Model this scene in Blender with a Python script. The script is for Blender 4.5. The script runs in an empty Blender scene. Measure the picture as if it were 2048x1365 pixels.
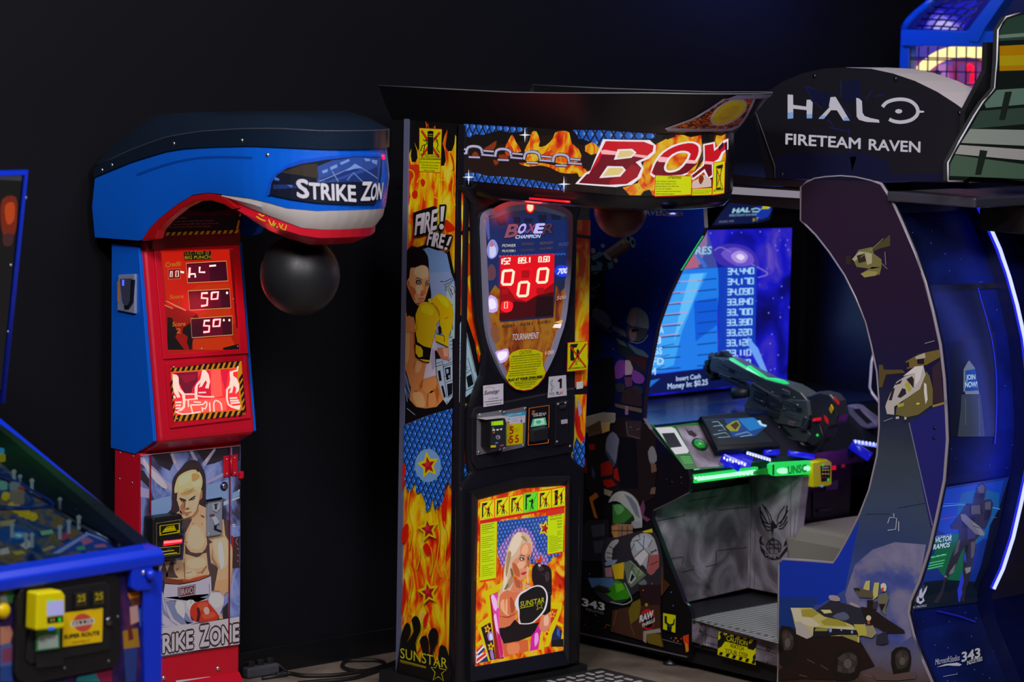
import bpy, bmesh, math, random
from mathutils import Vector as V, Matrix
from mathutils.geometry import tessellate_polygon
random.seed(7)
SC = bpy.context.scene
COL = SC.collection
# ---------------------------------------------------------------- camera
FPX, YAW, PIT, ROL, HCAM = 6011.0, math.radians(42.98), math.radians(-6.3875), math.radians(1.1593), 2.5
FWD = V((math.sin(YAW)*math.cos(PIT), math.cos(YAW)*math.cos(PIT), math.sin(PIT)))
_r0 = V((math.cos(YAW), -math.sin(YAW), 0)); _u0 = _r0.cross(FWD)
RGT = _r0*math.cos(ROL) + _u0*math.sin(ROL); UPV = _u0*math.cos(ROL) - _r0*math.sin(ROL)
CAM = V((0, 0, HCAM))
cd = bpy.data.cameras.new('camera'); co = bpy.data.objects.new('camera', cd); COL.objects.link(co)
co.matrix_world = Matrix(((RGT.x, UPV.x, -FWD.x, CAM.x), (RGT.y, UPV.y, -FWD.y, CAM.y), (RGT.z, UPV.z, -FWD.z, CAM.z), (0, 0, 0, 1)))
cd.sensor_width = 36.0; cd.lens = FPX*36.0/2048.0; cd.clip_end = 60
cd.dof.use_dof = True; cd.dof.focus_distance = 10.55; cd.dof.aperture_fstop = 2.5
SC.camera = co
# ---------------------------------------------------------------- light, exposure
SC.view_settings.view_transform = 'Standard'; SC.view_settings.look = 'None'
SC.view_settings.gamma = 1.0; SC.view_settings.use_curve_mapping = False
SC.view_settings.exposure = 0.0
SC.cycles.max_bounces = 5; SC.cycles.caustics_reflective = False; SC.cycles.caustics_refractive = False
W = bpy.data.worlds.new('room_air'); SC.world = W; W.use_nodes = True
W.node_tree.nodes['Background'].inputs[0].default_value = (.35, .38, .6, 1); W.node_tree.nodes['Background'].inputs[1].default_value = .035
def area(name, loc, to, sx, sy, power, col=(1, 1, 1)):
    l = bpy.data.lights.new(name, 'AREA'); l.shape = 'RECTANGLE'; l.size = sx; l.size_y = sy; l.energy = power; l.color = col
    o = bpy.data.objects.new(name, l); COL.objects.link(o); o.location = loc
    o.rotation_euler = (V(to)-V(loc)).to_track_quat('-Z', 'Y').to_euler(); return o
def point(name, loc, power, col, r=.03):
    l = bpy.data.lights.new(name, 'POINT'); l.energy = power; l.color = col; l.shadow_soft_size = r
    o = bpy.data.objects.new(name, l); COL.objects.link(o); o.location = loc; return o
area('ceiling_lamp_panel', (3.2, 5.2, 4.3), (6.6, 7.9, .9), 1.2, .6, 128, (1, .97, .97))
area('ceiling_lamp_panel', (4.6, 2.6, 4.4), (7.6, 7.6, 1.1), 1.2, .6, 112, (.98, .97, 1))
area('ceiling_lamp_panel', (6.6, 6.2, 4.5), (6.7, 7.6, 0), .9, .5, 25, (1, .95, .9))
# ---------------------------------------------------------------- materials
def lin(h, a=None):
    h = h.lstrip('#'); c = [int(h[i:i+2], 16)/255 for i in (0, 2, 4)]
    return tuple((x/12.92 if x <= .04045 else ((x+.055)/1.055)**2.4) for x in c)
KD = 1.9
MATS = {}
def newmat(name):
    m = bpy.data.materials.new(name); m.use_nodes = True
    return m, m.node_tree.nodes, m.node_tree.links, m.node_tree.nodes['Principled BSDF']
def setp(b, col, rough=.5, metal=0, spec=.5):
    b.inputs['Base Color'].default_value = (*col, 1); b.inputs['Roughness'].default_value = rough
    b.inputs['Metallic'].default_value = metal; b.inputs['Specular IOR Level'].default_value = spec
def M(k):
    """d#hex printed ink, e#hex[:s] lit from inside, p#hex[:rough] plastic or paint, m#hex[:rough] metal, g#hex glass"""
    if k in MATS: return MATS[k]
    t, rest = k[0], k[1:].split(':'); hx = rest[0]; v = float(rest[1]) if len(rest) > 1 else None
    m, n, l, b = newmat({'d': 'ink_', 'e': 'lit_', 'p': 'plastic_', 'm': 'metal_', 'g': 'glass_'}[t]+k[1:].lstrip('#'))
    c = lin(hx)
    if t == 'd': setp(b, tuple(min(.82, x*KD) for x in c), .45, 0, .25)
    elif t == 'e':
        setp(b, (.01, .01, .01), .3); b.inputs['Emission Color'].default_value = (*c, 1); b.inputs['Emission Strength'].default_value = v or 1.0
    elif t == 'p':
        setp(b, tuple(min(.82, x*KD) for x in c), .35 if v is None else v, 0, .5)
        tx = n.new('ShaderNodeTexNoise'); tx.inputs['Scale'].default_value = 30
        mr = n.new('ShaderNodeMapRange'); mr.inputs[3].default_value = max(.04, (v or .35)-.06); mr.inputs[4].default_value = (v or .35)+.08
        l.new(tx.outputs[0], mr.inputs[0]); l.new(mr.outputs[0], b.inputs['Roughness'])
    elif t == 'm':
        setp(b, tuple(min(.9, x*KD) for x in c), .3 if v is None else v, 1)
    elif t == 'g':
        n.remove(b); tr = n.new('ShaderNodeBsdfTransparent'); tr.inputs[0].default_value = (*c, 1)
        gl = n.new('ShaderNodeBsdfGlossy'); gl.inputs['Roughness'].default_value = .05
        mx = n.new('ShaderNodeMixShader'); mx.inputs[0].default_value = .07
        l.new(tr.outputs[0], mx.inputs[1]); l.new(gl.outputs[0], mx.inputs[2])
        l.new(mx.outputs[0], n['Material Output'].inputs[0])
    MATS[k] = m; return m
def ramp(n, stops):
    r = n.new('ShaderNodeValToRGB'); e = r.color_ramp.elements
    while len(e) < len(stops): e.new(.5)
    for el, (p, h, k) in zip(e, stops): el.position = p; el.color = (*[min(1, x*k) for x in lin(h)], 1)
    return r
def finish(key, m, l, b, col, emit, rough=.45, spec=.25):
    setp(b, (.01, .01, .01), rough, 0, spec)
    if emit:
        l.new(col, b.inputs['Emission Color']); b.inputs['Emission Strength'].default_value = emit
    else: l.new(col, b.inputs['Base Color'])
    MATS[key] = m
def uvmap(n, l, sx, sy, rot=0, loc=(0, 0, 0)):
    uv = n.new('ShaderNodeUVMap'); mp = n.new('ShaderNodeMapping'); mp.inputs['Scale'].default_value = (sx, sy, 1)
    mp.inputs['Rotation'].default_value = (0, 0, rot); mp.inputs['Location'].default_value = loc; l.new(uv.outputs[0], mp.inputs[0]); return mp
def mat_flame(key, emit, sx=9, sy=3.2, stops=None, dist=2.2):
    m, n, l, b = newmat('print_'+key); k = 1 if emit else KD
    mp = uvmap(n, l, sx, sy); nz = n.new('ShaderNodeTexNoise'); nz.inputs['Scale'].default_value = 1.6; nz.inputs['Detail'].default_value = 3; nz.inputs['Distortion'].default_value = dist
    l.new(mp.outputs[0], nz.inputs['Vector'])
    r = ramp(n, [(p, h, k) for p, h in (stops or [(.3, '#a81005'), (.42, '#cf3a04'), (.5, '#dd7a0a'), (.58, '#d6a800'), (.68, '#d8b23a'), (.8, '#cf6a10')])])
    l.new(nz.outputs[0], r.inputs[0]); finish(key, m, l, b, r.outputs[0], emit)
def mat_scale(key, emit, s=26, hi='#6f9fe0', mid='#1b55b4', lo='#07142e', asp=.62):
    m, n, l, b = newmat('print_'+key); k = 1 if emit else KD
    ws = []
    for sg in (1, -1):
        mp = uvmap(n, l, s, s*asp, sg*math.pi/4); w = n.new('ShaderNodeTexWave'); w.wave_profile = 'SAW'; w.inputs['Scale'].default_value = .16*2; w.inputs['Distortion'].default_value = 0
        l.new(mp.outputs[0], w.inputs['Vector']); ws.append(w)
    mn = n.new('ShaderNodeMath'); mn.operation = 'MINIMUM'; l.new(ws[0].outputs['Fac'], mn.inputs[0]); l.new(ws[1].outputs['Fac'], mn.inputs[1])
    r = ramp(n, [(0, lo, k), (.16, lo, k), (.24, mid, k), (.6, mid, k), (.95, hi, k)]); l.new(mn.outputs[0], r.inputs[0])
    finish(key, m, l, b, r.outputs[0], emit)
def mat_cloud(key, emit, stops, sx=4, sy=4, stars=0, det=4, dist=.6, star='#9fb4ff', ss=70):
    m, n, l, b = newmat('print_'+key); k = 1 if emit else KD
    mp = uvmap(n, l, sx, sy); nz = n.new('ShaderNodeTexNoise'); nz.inputs['Scale'].default_value = 1; nz.inputs['Detail'].default_value = det; nz.inputs['Distortion'].default_value = dist
    l.new(mp.outputs[0], nz.inputs['Vector']); r = ramp(n, [(p, h, k) for p, h in stops]); l.new(nz.outputs[0], r.inputs[0]); out = r.outputs[0]
    if stars:
        mp2 = uvmap(n, l, ss, ss); vo = n.new('ShaderNodeTexVoronoi'); vo.inputs['Scale'].default_value = 1; l.new(mp2.outputs[0], vo.inputs['Vector'])
        sr = ramp(n, [(0, '#ffffff', 1), (stars, '#ffffff', 1), (stars+.04, '#000000', 1)]); sr.color_ramp.interpolation = 'EASE'; l.new(vo.outputs['Distance'], sr.inputs[0])
        g = n.new('ShaderNodeMath'); g.operation = 'GREATER_THAN'; g.inputs[1].default_value = .62; l.new(vo.outputs['Color'], g.inputs[0])
        mu = n.new('ShaderNodeMath'); mu.operation = 'MULTIPLY'; l.new(sr.outputs[0], mu.inputs[0]); l.new(g.outputs[0], mu.inputs[1])
        mx = n.new('ShaderNodeMix'); mx.data_type = 'RGBA'; l.new(mu.outputs[0], mx.inputs[0]); l.new(out, mx.inputs[6]); mx.inputs[7].default_value = (*[min(1, x*k) for x in lin(star)], 1); out = mx.outputs[2]
    finish(key, m, l, b, out, emit)
def mat_grad(key, emit, z0, z1, stops, amt=.2, sx=5, sy=5, stars=0, star='#9fb4ff', ss=60, rough=.4, spec=.25):
    """printed picture whose ink changes with height on the panel"""
    m, n, l, b = newmat('print_'+key); k = 1 if emit else KD
    uv = n.new('ShaderNodeUVMap'); sp = n.new('ShaderNodeSeparateXYZ'); l.new(uv.outputs[0], sp.inputs[0])
    mp = uvmap(n, l, sx, sy); nz = n.new('ShaderNodeTexNoise'); nz.inputs['Scale'].default_value = 1; nz.inputs['Detail'].default_value = 5; nz.inputs['Distortion'].default_value = .6; l.new(mp.outputs[0], nz.inputs['Vector'])
    mr = n.new('ShaderNodeMapRange'); mr.inputs[1].default_value = z0; mr.inputs[2].default_value = z1; mr.clamp = False; l.new(sp.outputs['Y'], mr.inputs[0])
    a = n.new('ShaderNodeMath'); a.operation = 'MULTIPLY_ADD'; a.inputs[1].default_value = amt; l.new(nz.outputs[0], a.inputs[0])
    s2 = n.new('ShaderNodeMath'); s2.operation = 'SUBTRACT'; s2.inputs[1].default_value = amt/2; l.new(mr.outputs[0], s2.inputs[0]); l.new(s2.outputs[0], a.inputs[2])
    r = ramp(n, [((z-z0)/(z1-z0), h, k) for z, h in stops]); l.new(a.outputs[0], r.inputs[0]); out = r.outputs[0]
    if stars:
        mp2 = uvmap(n, l, ss, ss); vo = n.new('ShaderNodeTexVoronoi'); vo.inputs['Scale'].default_value = 1; l.new(mp2.outputs[0], vo.inputs['Vector'])
        sr = ramp(n, [(0, '#ffffff', 1), (stars, '#ffffff', 1), (stars+.04, '#000000', 1)]); l.new(vo.outputs['Distance'], sr.inputs[0])
        g = n.new('ShaderNodeMath'); g.operation = 'GREATER_THAN'; g.inputs[1].default_value = .7; l.new(vo.outputs['Color'], g.inputs[0])
        mu = n.new('ShaderNodeMath'); mu.operation = 'MULTIPLY'; l.new(sr.outputs[0], mu.inputs[0]); l.new(g.outputs[0], mu.inputs[1])
        mx = n.new('ShaderNodeMix'); mx.data_type = 'RGBA'; l.new(mu.outputs[0], mx.inputs[0]); l.new(out, mx.inputs[6]); mx.inputs[7].default_value = (*[min(1, x*k) for x in lin(star)], 1); out = mx.outputs[2]
    finish(key, m, l, b, out, emit, rough, spec)
# ---------------------------------------------------------------- surfaces seen through the lens
def ray(px, py):
    return (FWD*FPX + RGT*(px-1024) - UPV*(py-682.5)).normalized()
class Pl:
    """a plane: origin, right axis u, up axis v, normal u x v towards the viewer"""
    def __init__(s, o, u, v):
        s.o = V(o); s.u = V(u).normalized(); s.v = V(v).normalized(); s.n = s.u.cross(s.v).normalized(); s.cuts = []
    def uv(s, px, py, off=0):
        d = ray(px, py); t = ((s.o + s.n*off - CAM).dot(s.n))/d.dot(s.n); q = CAM + d*t - s.o
        return (q.dot(s.u), q.dot(s.v))
    def at(s, u, v, off=0): return s.o + s.u*u + s.v*v + s.n*off
    def px(s, px, py, off=0): return s.at(*s.uv(px, py, off), off)
def PX(x): return Pl((x, 0, 0), (0, -1, 0), (0, 0, 1))
def PY(y): return Pl((0, y, 0), (1, 0, 0), (0, 0, 1))
def PZ(z): return Pl((0, 0, z), (1, 0, 0), (0, 1, 0))
class Cur:
    """an upright curved wall over a plan polyline, u runs along it"""
    def __init__(s, pts):
        s.p = [V((a, b)) for a, b in pts]; s.s = [0]
        for a, b in zip(s.p, s.p[1:]): s.s.append(s.s[-1]+(b-a).length)
        s.nr = []
        for i in range(len(s.p)):
            t = s.p[min(i+1, len(s.p)-1)]-s.p[max(i-1, 0)]; s.nr.append(V((t.y, -t.x)).normalized())
        s.cuts = s.s[1:-1]
    def at(s, u, v, off=0):
        i = 0
        while i < len(s.s)-2 and u > s.s[i+1]: i += 1
        f = (u-s.s[i])/(s.s[i+1]-s.s[i]); a = s.p[i]+s.nr[i]*off; b = s.p[i+1]+s.nr[i+1]*off; q = a+(b-a)*f
        return V((q.x, q.y, v))
    def uv(s, px, py, off=0):
        d = ray(px, py); best = None
        for i in range(len(s.p)-1):
            a = s.p[i]+s.nr[i]*off; b = s.p[i+1]+s.nr[i+1]*off; e = b-a
            den = d.x*e.y-d.y*e.x
            if abs(den) < 1e-9: continue
            w = a-V((CAM.x, CAM.y)); t = (w.x*e.y-w.y*e.x)/den; f = (w.x*d.y-w.y*d.x)/den
            lo = -1e9 if i == 0 else -1e-6; hi = 1e9 if i == len(s.p)-2 and False else 1+1e-6
            if lo <= f <= hi and t > 0 and (best is None or t < best[0]): best = (t, s.s[i]+f*(s.s[i+1]-s.s[i]))
        if best is None:   # past the silhouette
            r2 = V((RGT.x, RGT.y)); j = max(range(len(s.p)), key=lambda i: (s.p[i]-V((CAM.x, CAM.y))).dot(r2)/max(.1, (s.p[i]-V((CAM.x, CAM.y))).dot(V((FWD.x, FWD.y)))))
            q = s.p[j]; t = (q-V((CAM.x, CAM.y))).length/V((d.x, d.y)).length; best = (t, s.s[j])
        return (best[1], CAM.z+d.z*best[0])
    def px(s, px, py, off=0): return s.at(*s.uv(px, py, off), off)
# ---------------------------------------------------------------- objects
ROOT = {}
def thing(name, label, cat, loc, group=None):
    o = bpy.data.objects.new(name, None); COL.objects.link(o); o.location = loc; o.empty_display_size = .1
    o['label'] = label; o['category'] = cat
    if group: o['group'] = group
    ROOT[o.name] = V(loc); return o
def mk(name, bm, mats, parent=None, smooth=False, bev=0, label=None):
    me = bpy.data.meshes.new(name); o = bpy.data.objects.new(name, me); COL.objects.link(o)
    base = V((0, 0, 0))
    if parent is not None: base = ROOT[parent.name]; o.parent = parent
    ROOT[o.name] = base
    bmesh.ops.translate(bm, verts=bm.verts, vec=-base)
    bm.normal_update(); bm.to_mesh(me); bm.free()
    for k in (mats if isinstance(mats, (list, tuple)) else [mats]): me.materials.append(M(k) if isinstance(k, str) else k)
    if smooth:
        for p in me.polygons: p.use_smooth = True
    if bev:
        md = o.modifiers.new('bevel', 'BEVEL'); md.width = bev; md.segments = 2; md.limit_method = 'ANGLE'; md.angle_limit = math.radians(40)
    if label: o['label'] = label
    return o
def nums(s): return [float(x) for x in s.split()] if isinstance(s, str) else list(s)
def pairs(s):
    if not isinstance(s, str) and len(s) and isinstance(s[0], (tuple, list)): return [tuple(p) for p in s]
    a = nums(s); return list(zip(a[::2], a[1::2]))
def smoothed(p, k, closed=True):
    if not k: return p
    out = []; n = len(p); rng = n if closed else n-1
    for i in range(rng):
        g = (lambda j: p[j % n]) if closed else (lambda j: p[max(0, min(n-1, j))])
        a, b, c, d = g(i-1), g(i), g(i+1), g(i+2)
        for j in range(k):
            t = j/k
            out.append(tuple(.5*(2*b[q]+(c[q]-a[q])*t+(2*a[q]-5*b[q]+4*c[q]-d[q])*t*t+(3*b[q]-a[q]-3*c[q]+d[q])*t**3) for q in (0, 1)))
    if not closed: out.append(p[-1])
    return out
_tx = {}
def glyphs(txt, off=0):
    k = (txt, off)
    if k in _tx: return _tx[k]
    c = bpy.data.curves.new('t', 'FONT'); c.body = txt; c.offset = off; c.resolution_u = 3; c.fill_mode = 'FRONT'
    o = bpy.data.objects.new('t', c); COL.objects.link(o); dg = bpy.context.evaluated_depsgraph_get(); dg.update()
    me = o.evaluated_get(dg).to_mesh(); me.calc_loop_triangles()
    r = ([tuple(v.co[:2]) for v in me.vertices], [tuple(t.vertices) for t in me.loop_triangles])
    o.evaluated_get(dg).to_mesh_clear(); bpy.data.objects.remove(o); bpy.data.curves.remove(c); _tx[k] = r; return r
class Art:
    """flat printed or lit artwork laid on a surface in thin layers, one mesh"""
    def __init__(s, name, surf, parent, base=.0006, eps=1.2e-4, label=None):
        s.name = name; s.S = surf; s.par = parent; s.base = base; s.eps = eps; s.L = []; s.t = (0, 0, 1); s.n = 0; s.label = label
    def f(s, ox=0, oy=0, sc=1): s.t = (ox, oy, sc); return s
    def q(s, p): return (s.t[0]+p[0]/s.t[2], s.t[1]+p[1]/s.t[2])
    def off(s): return s.base+s.eps*s.n
    def p(s, mat, *polys, sm=0):
        o = s.off(); s.n += 1
        for po in polys:
            pt = [s.q(x) for x in smoothed(pairs(po), sm)]; uv = [s.S.uv(*x, o) for x in pt]
            tri = tessellate_polygon([[V((a, b, 0)) for a, b in uv]]); s.L.append((mat, o, uv, tri))
        return s
    def tri(s, mat, pts, tris):
        o = s.off(); s.n += 1; s.L.append((mat, o, [s.S.uv(*s.q(x), o) for x in pts], tris)); return s
    def l(s, mat, w, *lines, closed=False, sm=0):
        o = s.off(); s.n += 1; w = w/2
        for li in lines:
            p = smoothed(pairs(li), sm, closed); n = len(p); L = []; R = []
            for i in range(n):
                a = p[(i-1) % n] if closed or i else p[i]; c = p[(i+1) % n] if closed or i < n-1 else p[i]
                dx, dy = c[0]-a[0], c[1]-a[1]; m = math.hypot(dx, dy) or 1; nx, ny = -dy/m*w, dx/m*w
                L.append((p[i][0]+nx, p[i][1]+ny)); R.append((p[i][0]-nx, p[i][1]-ny))
            uv = [s.S.uv(*s.q(x), o) for x in L+R]; k = n if closed else n-1; tri = []
            for i in range(k):
                j = (i+1) % n; tri += [(i, j, n+j), (i, n+j, n+i)]
            s.L.append((mat, o, uv, tri))
        return s
    def e(s, mat, *els, n=20):
        return s.p(mat, *[[v for i in range(n) for v in (cx+rx*math.cos(i*2*math.pi/n)*math.cos(r)-ry*math.sin(i*2*math.pi/n)*math.sin(r), cy+rx*math.cos(i*2*math.pi/n)*math.sin(r)+ry*math.sin(i*2*math.pi/n)*math.cos(r))] for cx, cy, rx, ry, r in els])
    def star(s, mat, cx, cy, rx, ry, r0=-math.pi/2, inner=.42):
        return s.p(mat, [v for i in range(10) for v in (cx+rx*(1 if i % 2 == 0 else inner)*math.cos(r0+i*math.pi/5), cy+ry*(1 if i % 2 == 0 else inner)*math.sin(r0+i*math.pi/5))])
    def text(s, mat, txt, x0, y0, x1, y1, h, ux=None, uy=None, bold=0):
        """baseline from (x0,y0) to (x1,y1), capital height h along (ux,uy)"""
        v0, t0 = glyphs(txt, 0); vv, tt = v0, t0
        if not v0: return s
        if bold:
            d = [(0, 0), (bold, 0), (-bold, 0)]+([(0, bold), (0, -bold), (.7*bold, .7*bold), (-.7*bold, .7*bold), (.7*bold, -.7*bold), (-.7*bold, -.7*bold)] if bold > .012 else [])
        else: d = [(0, 0)]
        xa = min(v[0] for v in v0); xb = max(v[0] for v in v0); cap = .69
        dx, dy = x1-x0, y1-y0
        if ux is None: ux, uy = 0, -1
        for p, q in d:
            pts = [(x0+dx*(v[0]+p-xa)/(xb-xa)+ux*h*(v[1]+q)/cap, y0+dy*(v[0]+p-xa)/(xb-xa)+uy*h*(v[1]+q)/cap) for v in vv]
            s.tri(mat, pts, tt); s.n -= .88
        s.n += .88
        return s
    def led(s, mat, txt, x0, y0, x1, y1, h, w, sl=0, gap=.32):
        """squared display digits: baseline (x0,y0)-(x1,y1), height h, stroke w"""
        pts = {'a': (0, 1), 'b': (1, 1), 'c': (1, .5), 'd': (1, 0), 'e': (0, 0), 'f': (0, .5), 'm': (.5, 1), 'n': (.5, 0)}
        GL = {'0': ['abdea'], '1': ['mn'], '2': ['abcfed'], '3': ['abde', 'fc'], '4': ['afc', 'bd'], '5': ['bafcde'], '6': ['bafedcf'], '7': ['abd'], '8': ['abdea', 'fc'], '9': ['cfabde']}
        nw = sum(.35 if c in ',.' else (.6 if c == '1' else 1) for c in txt)+gap*(len(txt)-1); cw = 1/nw; u = 0; L = []
        for c in txt:
            k = .35 if c in ',.' else (.6 if c == '1' else 1)
            B = lambda p: (x0+(x1-x0)*(u+p[0]*k*cw)+sl*h*p[1], y0+(y1-y0)*(u+p[0]*k*cw)-h*p[1])
            if c in ',.': L.append([*B((.5, .1)), *B((.3, -.15 if c == ',' else .0))])
            else:
                for st in GL[c]: L.append([v for ch in st for v in B(pts[ch])])
            u += (k+gap)*cw
        return s.l(mat, w, *L)
    def build(s):
        bm = bmesh.new(); uvl = bm.loops.layers.uv.new('UVMap'); keys = []
        for mat, o, uv, tri in s.L:
            if mat not in keys: keys.append(mat)
            b2 = bmesh.new(); vs = [b2.verts.new((a, b, 0)) for a, b in uv]
            for t in tri:
                a, b, c = (uv[i] for i in t[:3]); ar = (b[0]-a[0])*(c[1]-a[1])-(b[1]-a[1])*(c[0]-a[0])
                if abs(ar) < 1e-12: continue
                try: b2.faces.new([vs[i] for i in (t if ar > 0 else t[::-1])])
                except ValueError: pass
            if s.S.cuts:
                lo = min(a for a, b in uv); hi = max(a for a, b in uv)
                for c in s.S.cuts:
                    if lo < c < hi: bmesh.ops.bisect_plane(b2, geom=b2.verts[:]+b2.edges[:]+b2.faces[:], plane_co=(c, 0, 0), plane_no=(1, 0, 0))
            for c in getattr(s.S, 'vcuts', []): bmesh.ops.bisect_plane(b2, geom=b2.verts[:]+b2.edges[:]+b2.faces[:], plane_co=(0, c, 0), plane_no=(0, 1, 0))
            mp = {}
            for v in b2.verts: mp[v] = (bm.verts.new(s.S.at(v.co.x, v.co.y, o)), v.co.x, v.co.y)
            for f in b2.faces:
                nf = bm.faces.new([mp[v][0] for v in f.verts]); nf.material_index = keys.index(mat)
                for lp, v in zip(nf.loops, f.verts): lp[uvl].uv = mp[v][1:]
            b2.free()
        return mk(s.name, bm, keys, s.par, label=s.label)
def prism(name, mat, S, poly, o1, o0, parent, sm=0, bev=0, fr=(0, 0, 1), label=None, uvs=False):
    """outline on surface S between offset o1 (front) and o0 (back)"""
    pt = [(fr[0]+x/fr[2], fr[1]+y/fr[2]) for x, y in smoothed(pairs(poly), sm)]
    uv = pairs(poly) if uvs else [S.uv(*x, o1) for x in pt]
    ar = sum(a[0]*b[1]-a[1]*b[0] for a, b in zip(uv, uv[1:]+uv[:1]))
    if ar < 0: uv = uv[::-1]
    bm = bmesh.new(); A = [bm.verts.new(S.at(a, b, o1)) for a, b in uv]; B = [bm.verts.new(S.at(a, b, o0)) for a, b in uv]; n = len(uv)
    lay = bm.loops.layers.uv.new('UVMap'); bm.faces.new(A); bm.faces.new(B[::-1])
    for i in range(n): bm.faces.new([A[(i+1) % n], A[i], B[i], B[(i+1) % n]])
    dct = {v: uv[i] for i, v in enumerate(A)}; dct.update({v: uv[i] for i, v in enumerate(B)})
    for f in bm.faces:
        for lp in f.loops: lp[lay].uv = dct[lp.vert]
    return mk(name, bm, mat, parent, bev=bev, label=label)
def ring(name, mat, S, outer, inner, o1, o0, parent, fr=(0, 0, 1), bev=0, oi=None, sm=0, label=None):
    """a frame between two outlines with equal point counts; oi = offset of the inner edge"""
    oi = o1 if oi is None else oi
    g = lambda P, o: [S.at(*S.uv(fr[0]+x/fr[2], fr[1]+y/fr[2], o), o) for x, y in smoothed(pairs(P), sm)]
    bm = bmesh.new(); a = [bm.verts.new(x) for x in g(outer, o1)]; b = [bm.verts.new(x) for x in g(inner, oi)]
    ob = [S.at(*S.uv(fr[0]+x/fr[2], fr[1]+y/fr[2], o1), o0) for x, y in smoothed(pairs(outer), sm)]; ib = [S.at(*S.uv(fr[0]+x/fr[2], fr[1]+y/fr[2], oi), o0) for x, y in smoothed(pairs(inner), sm)]
    c = [bm.verts.new(x) for x in ob]; d = [bm.verts.new(x) for x in ib]; n = len(a)
    for i in range(n):
        j = (i+1) % n
        bm.faces.new([a[i], a[j], b[j], b[i]]); bm.faces.new([c[j], c[i], d[i], d[j]]); bm.faces.new([a[j], a[i], c[i], c[j]]); bm.faces.new([b[i], b[j], d[j], d[i]])
    bmesh.ops.recalc_face_normals(bm, faces=bm.faces)
    return mk(name, bm, mat, parent, bev=bev, label=label)
def box(name, mat, a, b, parent=None, bev=0, label=None):
    bm = bmesh.new(); bmesh.ops.create_cube(bm, size=1)
    for v in bm.verts: v.co = V([(a[i]+b[i])/2+v.co[i]*(b[i]-a[i]) for i in range(3)])
    return mk(name, bm, mat, parent, bev=bev, label=label)
def obox(name, mat, c, ax, ay, az, parent, bev=0, label=None):
    """box from a centre and three half-axis vectors"""
    bm = bmesh.new(); bmesh.ops.create_cube(bm, size=2)
    for v in bm.verts: v.co = V(c)+V(ax)*v.co.x+V(ay)*v.co.y+V(az)*v.co.z
    bmesh.ops.recalc_face_normals(bm, faces=bm.faces)
    return mk(name, bm, mat, parent, bev=bev, label=label)
def frame_of(d):
    d = d.normalized(); a = V((0, 0, 1)) if abs(d.z) < .9 else V((1, 0, 0)); x = d.cross(a).normalized(); return x, x.cross(d).normalized()
def tube(name, mat, pts, r, parent=None, n=8, closed=False, label=None, rad=None):
    bm = bmesh.new(); P = [V(p) for p in pts]; rings = []; m = len(P)
    for i, p in enumerate(P):
        a = P[(i-1) % m] if closed or i else P[i]; c = P[(i+1) % m] if closed or i < m-1 else P[i]
        x, y = frame_of(c-a); rr = rad[i] if rad else r
        rings.append([bm.verts.new(p+x*rr*math.cos(k*2*math.pi/n)+y*rr*math.sin(k*2*math.pi/n)) for k in range(n)])
    for i in range(m if closed else m-1):
        A, B = rings[i], rings[(i+1) % m]
        for k in range(n): bm.faces.new([A[k], A[(k+1) % n], B[(k+1) % n], B[k]])
    if not closed: bm.faces.new(rings[0][::-1]); bm.faces.new(rings[-1])
    bmesh.ops.recalc_face_normals(bm, faces=bm.faces)
    return mk(name, bm, mat, parent, smooth=True, label=label)
def lathe(name, mat, c, axis, prof, parent, n=20, label=None, smooth=True):
    """prof: (distance along axis, radius)"""
    c = V(c); d = V(axis).normalized(); x, y = frame_of(d); bm = bmesh.new(); rs = []
    for h, r in prof:
        rs.append([bm.verts.new(c+d*h+(x*math.cos(k*2*math.pi/n)+y*math.sin(k*2*math.pi/n))*max(r, 1e-5)) for k in range(n)])
    for A, B in zip(rs, rs[1:]):
        for k in range(n): bm.faces.new([A[k], A[(k+1) % n], B[(k+1) % n], B[k]])
    bm.faces.new(rs[0][::-1]); bm.faces.new(rs[-1]); bmesh.ops.recalc_face_normals(bm, faces=bm.faces)
    o = mk(name, bm, mat, parent, smooth=smooth, label=label)
    return o
def bolt(S, px, py, off, parent, r=.005, mat='m#b0b0b8:.35', name='bolt'):
    c = S.px(px, py, off); n = S.n if isinstance(S, Pl) else (S.at(*S.uv(px, py), 1)-S.at(*S.uv(px, py), 0))
    return lathe(name, mat, c-n.normalized()*.0005, n, [(0, r), (r*.25, r), (r*.55, r*.7), (r*.7, r*.1)], parent, n=10)
def loft(name, mat, loops, parent, cap0=True, cap1=True, smooth=False, bev=0, label=None, mats=None):
    bm = bmesh.new(); R = [[bm.verts.new(p) for p in lp] for lp in loops]; n = len(R[0])
    for A, B in zip(R, R[1:]):
        for k in range(n): bm.faces.new([A[k], A[(k+1) % n], B[(k+1) % n], B[k]])
    if cap0: bm.faces.new(R[0][::-1])
    if cap1: bm.faces.new(R[-1])
    bmesh.ops.recalc_face_normals(bm, faces=bm.faces)
    return mk(name, bm, mat, parent, smooth=smooth, bev=bev, label=label)
def auto(o, deg=35):
    for p in o.data.polygons: p.use_smooth = True
    md = o.modifiers.new('edges', 'EDGE_SPLIT'); md.split_angle = math.radians(deg); return o
def struct(o): o['kind'] = 'structure'; return o
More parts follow.
